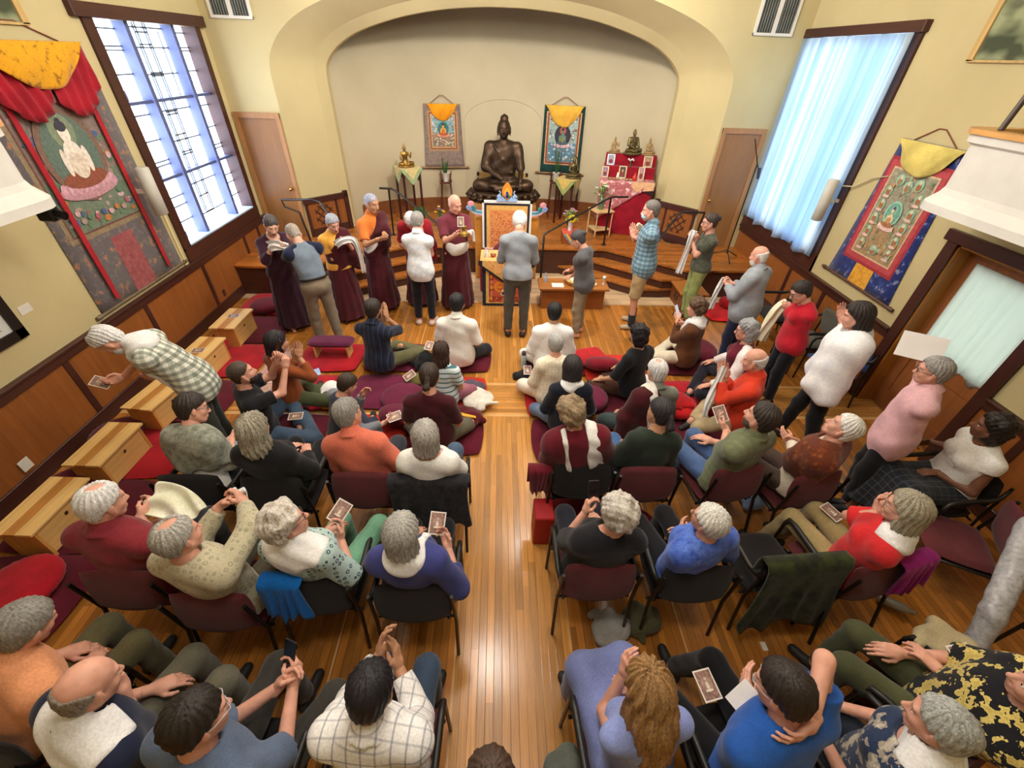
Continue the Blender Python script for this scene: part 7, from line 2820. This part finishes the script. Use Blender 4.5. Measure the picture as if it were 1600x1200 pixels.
P['G4'] = person('black haired man in black shirt and mask seated facing left', (997, 523), pose='floor', yaw=-34, s=1.0, tone='olive', hair=('wavy', '#171417'), mask='#1a1a1e', top=PL('#131317'), sleeve=1.0, pants=PL('#42291f'), armR='lap', armL='knee')
P['G5'] = person('curly brown haired person in brown jacket looking at a phone', (1088, 481), pose='floor', yaw=-46, s=1.0, tone='pink', hair=('curly', '#4f3c2c'), fem=False, top=PL('#50311a'), sleeve=1.9, untuck=.12, loose=.026, pants=PL('#b9b09c'), scarf=(PL('#ece8df'), .03, 'neck', .3),
                 armR=pr(1068, 508, .68, (-.3, .8, .5), 'grip'), armL=pr(1060, 500, .70, (.2, .7, .6), 'grip', (1, 0, 0)), knees=[(.36, .34, -.10), (.40, .46, -.08)], zaf=.18)
P['G6'] = person('grey wavy haired woman with glasses in maroon vest and white sleeves', (1166, 516), pose='floor', yaw=-64, s=1.0, tone='pink', hair=('wavy', '#7f8184'), glasses='#3a2a2a', fem=True, top=PL('#561424'), sleeve=1.9, raglan=PL('#cdbfbe'), pants=PL('#1d1c24'), armR='knee', armL='knee', zaf=.30)
P['G7'] = person('bald man in orange red shirt seated with praying hands at right', (1179, 563), pose='floor', yaw=-54, s=1.04, hunch=.2, tone='pink', hair=('bald', '#cfcbc6'), top=PL('#b0341f'), sleeve=1.75, collar=True, untuck=.1, loose=.026, pants=PL('#9a8a6c'), armR=pr(1133, 590, .82), armL=pr(1127, 588, .82, (.1, .35, 1), 'flat', (1, 0, 0)), zaf=.28)
P['G8'] = person('white haired man with maroon shawl over grey shirt seated on floor', (1026, 580), pose='floor', yaw=-14, s=1.04, hunch=.25, tone='pink', hair=('thin', '#cfcdc9'), top=PL('#6c6f66'), sleeve=.95, collar=True, pants=PL('#2f3a3a'), zen=(PL('#3d1116'), -1), scarf=(PL('#d8cfc0'), .045, 'sash', -1), armR='lap')
# ---- chairs, first row
def seat(key, chair_label, pad, arms, at, chair_yaw=0, **k):
    lab, px = k.pop('label'), k.pop('px')
    k['untuck'] = min(k.get('untuck', .04), .04)
    P[key] = person(lab, px, pose='chair', seat_at=at, **k)
    if chair_label:
        put_chair(chair_label, P[key]['loc'], chair_yaw, pad, arms)


seat('C1', 'black armchair of the short haired woman in grey shawl', 'black', True, (-2.37, 2.33), label='dark haired woman with glasses in grey patterned shawl on a black chair', px=(301, 638), yaw=18, s=.98, head=(0, .5), tone='pink', hair=('short', '#2a221e'), glasses='#2b2b2b', fem=True,
     top=PL('#d3cec2'), sleeve=1.6, untuck=.1, shawl=(('mottle', '#5f6258', '#8b8d80'), -.30), pants=PL('#22232b'), armR=pr(362, 684, .80, (.2, .9, 0), 'relax'), armL='lap')
seat('C2', 'black armchair of the woman with long grey hair', 'black', True, (-1.74, 2.33), label='woman with wavy grey hair in black top on a black chair', px=(398, 670), yaw=6, s=1.0, w=1.1, tone='pink', hair=('shoulder', '#847e70'), fem=True, top=PL('#131315'), sleeve=1.9, untuck=.12, loose=.03, pants=PL('#17171a'), armR='lap')
seat('C3', 'maroon chair of the person in orange shirt', 'maroon', False, (-1.06, 2.36), label='grey haired person in orange shirt leaning forward on a maroon chair', px=(544, 646), yaw=4, s=1.0, w=1.1, head=(0, .35), tone='pink', hair=('short', '#75726e'), glasses='#33302e', top=PL('#b5604c'), sleeve=1.9, collar=True, untuck=.12, loose=.03, pants=PL('#2f3038'), armR='lap')
seat('C4', 'chair with dark jacket of the woman in white blouse', 'black', True, (-.51, 2.31), label='woman with straight grey bob in white blouse on chair by the aisle', px=(665, 680), yaw=2, s=.98, w=1.05, tone='pink', hair=('bob', '#8d8a84'), fem=True, top=PL('#ddd6ca'), sleeve=.75, neck=.095, untuck=.1, loose=.03, pants=PL('#3f5066'), armR='lap')
seat('H1', 'black armchair of the woman in maroon shawl', 'black', True, (.71, 2.46), label='curly blonde haired woman in maroon shawl with white scarf on a black chair', px=(894, 644), yaw=0, s=1.0, w=1.08, tone='pink', hair=('curly', '#7a6850'), fem=True, top=PL('#4a1420'), sleeve=1.9, shawl=(PL('#561420'), -.42), scarf=(PL('#dcd6cc'), .045, 'sash2', 1), pants=PL('#3a2c2c'), armR='lap')
seat('H2', 'maroon chair of the woman in dark green top', 'maroon', False, (1.25, 2.43), label='dark haired woman in dark green top on a maroon chair', px=(1031, 644), yaw=-4, s=.98, w=1.05, head=(0, -.3), tone='tan', hair=('pony', '#262224'), fem=True, top=PL('#222b22'), sleeve=1.9, neck=.07, untuck=.12, loose=.026, pants=PL('#39557f'), armR='lap')
seat('H3', 'maroon chair of the man in green plaid shirt', 'maroon', False, (1.98, 2.46), -8, label='dark haired bearded man in green plaid shirt holding a picture card', px=(1189, 652), yaw=-28, s=1.05, w=1.15, head=(.1, -.15), tone='pink', hair=('short', '#2d2621'), beard='#4a3c32', top=('plaid', '#64684c', '#545a44'), sleeve=1.0, collar=True, untuck=.12, loose=.028, pants=PL('#42567c'),
     armL=pr(1135, 672, .84, (.2, .9, .3), 'pinch', (.6, 0, .8)), armR='lap')
seat('H4', 'maroon chair of the white haired person in rust shawl', 'maroon', False, (2.57, 2.43), -10, label='white haired person in rust patterned shawl looking up on a maroon chair', px=(1317, 668), yaw=-38, s=.98, w=1.08, head=(.35, -.2), tone='pink', hair=('short', '#d2cec0'), fem=True, top=PL('#bdb3a2'), sleeve=1.9, loose=.022, shawl=(('floral', '#552818', '#653218', '#7a4626'), -.36), pants=PL('#42342e'),
     armR=pr(1250, 695, .78, (-.3, .9, .2), 'relax'), armL=pr(1236, 690, .78, (.2, .9, .2), 'relax', (1, 0, 0)))
seat('H5', 'black chair of the woman in white top at the right door', 'black', True, (3.97, 2.36), -94, label='dark skinned woman in white top and plaid skirt seated at far right', px=(1551, 668), yaw=-90, s=1.0, w=1.12, head=(.1, .55), twist=.25, tone='brown', hair=('wavy', '#1f1815'), fem=True, top=PL('#d5d0c4'), sleeve=.2, untuck=.1, pants=None, skirt=('grid', '#1d1f24', '#45484e'),
     armR=pr(1450, 690, .70, (-.1, 1, -.1), 'relax'), armL=pr(1462, 738, .70, (.1, 1, -.1), 'relax', (0, 0, -1)), feetfwd=.1)
# ---- second row
seat('D1', 'maroon chair of the white haired man in dark red polo', 'maroon', False, (-2.37, 1.56), label='white haired man in dark red polo shirt holding a cream scarf', px=(161, 785), yaw=6, s=1.04, w=1.15, head=(-.1, .35), tone='pink', hair=('thin', '#d6d4d0'), top=PL('#6e242c'), sleeve=1.0, collar=True, untuck=.12, loose=.03, pants=PL('#37373c'),
     armR=pr(220, 806, .86, (.1, .9, .2), 'grip'), armL='lap')
seat('D2', 'maroon chair of the man in beige patterned shirt', 'maroon', False, (-1.72, 1.50), label='grey haired man in beige patterned shirt raising a white scarf in both hands', px=(279, 838), yaw=14, s=1.03, w=1.18, head=(-.1, .2), tone='pink', hair=('thin', '#8f8c86'), top=('ring', '#a39c84', '#8a8470'), sleeve=1.85, collar=False, untuck=.14, loose=.03, pants=PL('#4a4438'),
     armR=pr(382, 786, 1.02, (-.6, .4, .5), 'grip', h=(1, .1, .3)), armL=pr(345, 790, 1.00, (.6, .6, .3), 'grip', (1, 0, 0)))
seat('D3', 'black armchair with the blue jacket on its back', 'black', True, (-1.17, 1.52), label='curly grey haired woman in teal patterned top holding up a picture card', px=(447, 816), yaw=12, s=1.0, w=1.15, head=(.05, .7), tone='pink', hair=('curly', '#a8a197'), glasses='#3a3030', fem=True, top=('ring', '#98aba8', '#33484e'), sleeve=1.0, untuck=.12, loose=.03, scarf=(PL('#ece8df'), .046, 'cape'), pants=PL('#5f8a72'),
     armR=pr(532, 842, .86, (-.2, .7, .6), 'pinch', (-.6, 0, .8)), armL='lap', knees=[(.20, .44, .05), (.10, .43, .03)])
seat('D4', 'black armchair of the woman in purple blue sweater', 'black', True, (-.52, 1.54), label='woman with grey bob in purple blue sweater holding a picture card', px=(629, 831), yaw=2, s=1.0, w=1.18, head=(-.05, .3), tone='pink', hair=('bob', '#8a8883'), fem=True, top=PL('#33376a'), sleeve=1.55, untuck=.12, loose=.03, pants=PL('#1a1a1e'), scarf=(PL('#ece8df'), .024, 'neck', .3),
     armR=pr(700, 856, .84, (-.3, .8, .4), 'pinch', (-.6, 0, .8)), armL='lap')
seat('J1', 'maroon armchair of the curly haired woman in black', 'maroon', True, (.70, 1.60), label='curly grey haired woman in black top looking at a phone', px=(963, 801), yaw=-4, s=1.0, w=1.15, head=(-.05, -.35), tone='pink', hair=('curly', '#a09b93'), fem=True, top=PL('#17171c'), sleeve=.95, untuck=.12, loose=.03, neck=.07, pants=PL('#1f2029'),
     armL=pr(915, 800, .98, (.2, .4, .9), 'grip', (1, 0, 0)), armR='lap')
seat('J2', 'black armchair of the person in blue mottled shirt', 'black', True, (1.35, 1.60), label='white haired person in blue mottled shirt with folded hands', px=(1108, 813), yaw=-18, s=.98, w=1.08, head=(.05, -.35), tone='pink', hair=('short', '#c6c3b9'), glasses='#5a4a2a', fem=True, top=('mottle', '#31489c', '#5470b8'), sleeve=.95, untuck=.12, loose=.03, pants=PL('#18181c'),
     armR=pr(1078, 842, .74, (-.5, .8, .1), 'relax'), armL=pr(1066, 838, .75, (.4, .8, .2), 'relax', (1, 0, 0)))
seat('J4', 'maroon chair of the woman in red t-shirt', 'maroon', False, (2.60, 1.60), -10, label='woman with grey bob in red t-shirt and white scarf touching her chin', px=(1414, 795), yaw=-16, twist=-.4, s=1.0, w=1.15, head=(-.05, 0), tone='pink', hair=('bob', '#857d6c'), glasses='#8a8070', fem=True, top=PL('#b02528'), sleeve=.95, untuck=.12, loose=.03, scarf=(PL('#ece8df'), .034, 'cape'), pants=PL('#8a7a54'), feetfwd=.12,
     armR=pr(1378, 802, 1.05, (-.1, .3, 1), 'relax'), armL=pr(1370, 800, 1.02, (.1, .3, 1), 'relax', (1, 0, 0)))
chair('empty black armchair with dark green jacket over its back', 2.04, 1.72, -4, 'black', True)
# ---- third row, nearest the camera
seat('E1', 'chair of the man in peach shirt at the lower left', 'black', True, (-2.42, .74), 10, label='grey haired man in peach shirt at the lower left corner', px=(40, 976), yaw=22, s=1.03, w=1.2, tone='pink', hair=('short', '#74716b'), top=PL('#c48660'), sleeve=1.0, collar=True, untuck=.12, loose=.032, pants=PL('#56533a'), armR='lap', h=.9)
seat('E2', 'chair of the bald man with white scarf', 'maroon', False, (-1.84, .56), 10, label='bald man in navy shirt with white scarf touching his face', px=(139, 1070), yaw=26, s=1.04, w=1.2, tone='pink', hair=('bald', '#6f685f'), top=PL('#1b2034'), sleeve=1.0, collar=True, untuck=.12, loose=.032, scarf=(PL('#ece8df'), .05, 'cape'), pants=PL('#5d5a4c'),
     armR=pr(192, 1082, 1.02, (-.3, .2, 1), 'relax'), armL='lap', h=.9)
seat('E3', 'chair of the man in slate blue shirt', 'black', True, (-1.24, .46), 4, label='dark haired man in slate blue shirt holding a phone between his knees', px=(308, 1122), yaw=22, s=1.05, w=1.15, head=(-.05, .3), tone='pink', hair=('short', '#211a16'), glasses='#b9b9bd', top=PL('#4e5a70'), sleeve=.95, untuck=.12, loose=.03, pants=PL('#35322f'),
     armR=pr(458, 1070, .84, (-.3, .8, .5), 'grip'), armL=pr(436, 1072, .84, (.3, .8, .5), 'grip', (1, 0, 0)), knees=[(.19, .45, .04), (.19, .45, .04)], h=.9)
seat('E4', 'maroon armchair of the man in white checked shirt', 'maroon', True, (-.55, .52), 2, label='black haired man in white checked shirt raising one hand', px=(580, 1078), yaw=4, s=1.04, w=1.12, head=(-.1, .1), tone='tan', hair=('short', '#17161a'), glasses='#9a9a9e', top=('grid', '#cfcdcc', '#555a70'), sleeve=1.8, collar=True, untuck=.12, loose=.03, pants=PL('#364356'),
     armR=pr(622, 1040, .86, (-.2, .6, .7), 'relax'), armL=pr(596, 1018, .94, (.1, .5, .9), 'relax', (1, 0, 0)), h=.9)
seat('K1', 'maroon chair of the long haired woman in blue dress', 'maroon', True, (.72, .54), -4, label='woman with long wavy blonde brown hair in pale blue dress', px=(1012, 1072), yaw=-10, s=1.0, tone='pink', hair=('long', '#80633f'), fem=True, top=PL('#7480b0'), sleeve=.0, untuck=.1, pants=None, skirt=PL('#666f9c'),
     armL=pr(975, 1052, .98, (.1, .4, .9), 'relax', (1, 0, 0)), armR='lap', h=.9)
seat('K2', 'black chair of the man in bright blue shirt', 'black', True, (1.33, .50), -8, label='dark haired man in bright blue shirt with one hand behind his neck', px=(1223, 1076), yaw=-18, s=1.06, w=1.2, head=(-.1, -.3), tone='pink', hair=('short', '#261f1b'), glasses='#b0b0b0', top=PL('#214c92'), untuck=.12, loose=.034, pants=PL('#121214'),
     sleeve=.55, armR=pr(1268, 1128, 1.20, (-.9, -.2, -.1), 'relax', (0, 1, 0), h=(.7, .6, .8)), armL=pr(1172, 1098, .90, (.3, .8, .3), 'relax', (1, 0, 0)), knees=[(.12, .43, .03), (.24, .42, .03)], feetfwd=.16, h=.9)
seat('K3', 'chair of the woman in blue patterned top', 'black', True, (1.93, .46), -14, label='grey haired woman in blue patterned top with white scarf at lower right', px=(1467, 1130), yaw=-34, s=1.0, w=1.15, tone='pink', hair=('short', '#8a8b87'), fem=True, top=('floral', '#26324c', '#8f8678', '#aaa294', ), sleeve=.95, untuck=.12, loose=.03, neck=.08, scarf=(PL('#ece8df'), .044, 'cape'), pants=PL('#272b34'), armR='lap', h=.9)
seat('K4', 'chair of the person in black flowered shirt', 'maroon', True, (2.52, .72), -30, label='person in black shirt with yellow flowers at the lower right edge', px=(1640, 1085), yaw=-44, s=1.04, w=1.2, tone='pink', hair=('short', '#5a5248'), top=('floral', '#17171c', '#b8a560', '#a8954e'), sleeve=1.0, untuck=.12, loose=.034, pants=PL('#43462f'),
     armL=pr(1470, 1050, .78, (.3, .9, .1), 'relax', (0, 0, -1)), armR='lap', h=.9)

# ---------------------------------------------------------------- things in hands and on laps
def hand(k, q):
    return P[k]['hand'][q][0]


def hcard(label, k, q, up=(0, 1, .6), roll=0.0, d=(0, 0, .05), tilt=.0, **kw):
    p = hand(k, q) + Vector(d)
    card(label, p, to_cam(p, tilt), up, roll, **kw)


hcard('picture card held out by the curly haired woman in teal top', 'D3', 1, (.45, 1, .3), 0, (-.01, .05, .06))
hcard('picture card held by the woman in purple blue sweater', 'D4', 1, (0, 1, .3), -.05, (-.05, .04, .05))
hcard('picture card held by the man in green plaid shirt', 'H3', -1, (0, 1, .3), 0, (-.01, .02, .06))
hcard('picture card held by the short haired boy', 'F6', 1, (.6, .6, .1), -.3, (.05, .01, .03), .6)
hcard('picture card in the hand of the stooping man in checked shirt', 'S16', 1, (-1, .1, 0), 0, (-.06, -.02, .01), .5)
card('picture card lying on the leg of the bearded man in black', at_z(462, 650, .28), (0, -.1, 1), (1, .15, 0))
card('picture card lying on the thigh of the woman in red t-shirt', at_z(1300, 800, .70), (0, -.1, 1), (-.45, 1, 0))
card('picture card lying on the lap of the man in bright blue shirt', at_z(1105, 1070, .70), (0, -.1, 1), (-.2, 1, 0))
card('picture card beside the hand of the person in flowered shirt', at_z(1510, 1030, .86), to_cam(at_z(1510, 1030, .86), .4), (0, 1, 0))
o = MB().box((-.05, -.004, -.07), (.05, .004, .07)).build('paper_slip', mat('paper_white', '#dedad6', .7, .02))
p = Vector(at_z(1162, 1090, .95))
o.matrix_world = Matrix.Translation(p) @ to_cam(p).to_track_quat('Y', 'Z').to_matrix().to_4x4()
tag(o, 'white slip of paper held by the man in bright blue shirt', 'paper')
o = MB().box((-.15, -.002, -.11), (.15, .002, .11)).build('paper_sheet', mat('paper_white', '#dedad6', .7, .02))
p = hand('S15', -1) + Vector((-.03, .05, .09))
o.matrix_world = Matrix.Translation(p) @ to_cam(p, .2).to_track_quat('Y', 'Z').to_matrix().to_4x4() @ Matrix.Rotation(.15, 4, 'Y')
tag(o, 'white paper held up by the person in pink shirt', 'paper')
for lab, k, q, d in (('dark phone held between the knees of the man in slate blue', 'E3', 1, (-.03, .02, .06)), ('phone held by the bearded man in black t-shirt', 'F5', -1, (.02, .02, .05)), ('white phone in the hand of the person in brown jacket', 'G5', -1, (.01, -.01, .05)), ('phone held by the curly haired woman in black', 'J1', -1, (.03, .03, .05))):
    m = MB().box((-.037, -.004, -.075), (.037, .004, .075), 0, bev=.003)
    m.box((-.033, -.0048, -.068), (.033, -.004, .068), 1)
    c = '#cfd0d2' if 'white' in lab else '#2a2a30'
    o = m.build('phone', [mat('phone_' + c.lstrip('#'), c, .3), emit('phone_screen', '#aeb9c9', .5) if 'white' in lab else mat('screen_dark', '#15161a', .1)])
    o.matrix_world = Matrix.Translation(hand(k, q) + Vector(d)) @ Matrix.Rotation(-math.radians(P[k]['yaw']), 4, 'Z') @ Matrix.Rotation(-.5, 4, 'X')
    tag(o, lab, 'phone')
# scarves in hands
h1, h2 = hand('S1', 1), hand('S1', -1)
c = (h1 + h2) / 2
held_scarf('white folded scarf in the hands of the plum dressed woman', [c + Vector((-.16, -.02, .0)), c + Vector((-.03, -.05, .03)), c + Vector((.10, -.03, .0))], .13, '#d5d2ce', .01, 1)
c = (hand('S3', 1) + hand('S3', -1)) / 2
held_scarf('long white scarf hanging from the hands of the nun', [c + Vector((-.10, -.06, -.02)), c + Vector((.02, -.08, .05)), c + Vector((.16, -.05, .05)), c + Vector((.20, -.02, -.15)), c + Vector((.20, .0, -.45))], .11, '#d9d5d0', .008, 2)
c = (hand('S11', 1) + hand('S11', -1)) / 2
held_scarf('long white scarf hanging from raised hands of the woman with glasses', [c + Vector((.0, -.02, .06)), c + Vector((-.03, -.04, -.05)), c + Vector((-.04, -.03, -.30)), c + Vector((-.06, -.02, -.62))], .13, '#d6d4d4', .008, 3)
c = hand('S12', -1)
held_scarf('white scarf hanging in front of the bearded man in grey shirt', [c + Vector((-.02, .02, .05)), c + Vector((-.05, .03, -.15)), c + Vector((-.08, .03, -.42))], .11, '#d4d6dc', .008, 4)
c = (hand('S13', 1) + hand('S13', -1)) / 2
held_scarf('cream scarf hanging from the hands of the red sweater person', [c + Vector((.03, -.03, .06)), c + Vector((-.06, -.05, -.04)), c + Vector((-.10, -.06, -.25)), c + Vector((-.14, -.08, -.46))], .17, '#e0d6b0', .008, 5)
c = (hand('G7', 1) + hand('G7', -1)) / 2
held_scarf('white scarf hanging from the hands of the man in orange red shirt', [c + Vector((0, -.02, .04)), c + Vector((-.03, -.05, -.10)), c + Vector((-.09, -.13, -.36)), c + Vector((-.10, -.18, -.52))], .07, '#ddd6cc', .008, 6)
c = hand('D1', 1) + Vector((0, 0, .02))
held_scarf('cream scarf spread in the hands of the man in dark red polo', [c + Vector((-.02, .02, .0)), c + Vector((.10, .0, .0)), c + Vector((.22, -.03, -.03)), c + Vector((.32, -.08, -.08))], .24, '#e2d6b4', .008, 7, face=(0, -.3, 1))
c = (hand('D2', 1) + hand('D2', -1)) / 2
held_scarf('white scarf hanging from the raised hands of beige shirted man', [c + Vector((.02, .01, .03)), c + Vector((.02, -.02, -.08)), c + Vector((.0, -.03, -.28))], .10, '#d3d4da', .008, 8)
c = (hand('S10', 1) + hand('S10', -1)) / 2
o = MB().box((-.05, -.02, -.05), (.05, .02, .05), bev=.006).build('folded_paper', mat('paper_cream', '#e9e2c8', .7, .03), None, c + Vector((.07, .02, .05)), (.3, .5, .4))
tag(o, 'cream folded paper held by the tall man in plaid shirt', 'paper')
c = (hand('S7', 1) + hand('S7', -1)) / 2
statue('small gold statue held by the bald monk', 'raised', c + Vector((.0, -.03, .0)), .20, M_GILT, 165)
card('picture card standing in front of the bald monk chest', c + Vector((-.03, -.13, .22)), to_cam(c), (0, 0, 1), 0, .09, .13)
held_scarf('white scarf end draped over the bald monk left wrist', [hand('S7', -1) + Vector((.02, -.02, .03)), hand('S7', -1) + Vector((.09, .02, .05)), hand('S7', -1) + Vector((.11, .03, -.10))], .06, '#dedbd4', .008, 9)
# garments on chair backs
over_back('jacket', 'dark jacket with grey lining over the white blouse woman chair', 'jacket', -.51, 2.40, 0, .62, .16, .46, cloth('mottle', '#17161a', '#2a292d'), seed=2)
over_back('jacket', 'bright blue jacket hanging on the black chair back', 'jacket', -1.17, 1.61, 0, .26, .12, .30, cloth('plain', '#0f5fae'), seed=4, ux=-.13, flare=.3)
over_back('jacket', 'dark olive green jacket hanging on the empty chair back', 'jacket', 2.04, 1.72, -4, .60, .14, .62, cloth('mottle', '#12160c', '#2c3212', s=1.5), seed=6, flare=.15)
over_back('folded_cloth', 'purple cloth hanging on the red t-shirt woman chair', 'cloth', 2.60, 1.69, -14, .30, .10, .26, cloth('plain', '#7a1660'), seed=3, ux=.14, flare=.3)
over_back('shawl_end', 'maroon and white shawl end hanging over the black chair side', 'shawl', .71, 2.55, 0, .20, .22, .22, cloth('plain', '#5a1622'), zt=.70, seed=5, ux=-.34, yo=-.16)
heap('canvas_bag', 'cream canvas bag in the lap of the person in flowered shirt', 'bag', *at_z(1475, 1015, .62), (.34, .30, .16), '#a69a78', 31)
heap('handbag', 'dark handbag on lap of the woman in black top', 'bag', *at_z(925, 850, .62), (.24, .20, .14), '#3a3428', 32)
heap('grey_bag', 'grey bag hanging low left of the long haired woman', 'bag', .42, .52, .30, (.22, .24, .22), '#50554f', 33)
P['X'] = person('brown haired person at the bottom edge of the aisle', (766, 1222), pose='stand', yaw=0, s=.95, tone='pink', hair=('short', '#3a2a20'), top=PL('#3a3438'), sleeve=1.5, pants=PL('#23232a'), armR='down')
heap('cloth_bag', 'pale blue bag on the floor under the plaid shirted man chair', 'bag', *at_z(1170, 785, .0), (.26, .22, .14), '#7f93b4', 41)
for lab, q in (('pale blue paper on the lap of the dark haired woman with glasses', (378, 694, .66)), ('pale blue paper beside the person with praying hands', (488, 584, .36))):
    o = MB().box((-.09, -.06, -.003), (.09, .06, .003)).build('paper_sheet', mat('paper_blue', '#9db9e4', .6, .03), None, at_z(*q), (.15, -.1, .5))
    tag(o, lab, 'paper')
p = P['H5']
o = MB().box((-.04, -.003, -.03), (.04, .003, .03)).build('name_badge', mat('paper_white', '#dedad6', .7, .02))
o.matrix_world = p['M'] @ Matrix.Translation(p['N'] + p['T1'] @ np.array([-.05, .165, -.20])) @ Matrix.Rotation(-.2, 4, 'X')
tag(o, 'white name badge on the white top of the seated woman at far right', 'badge')
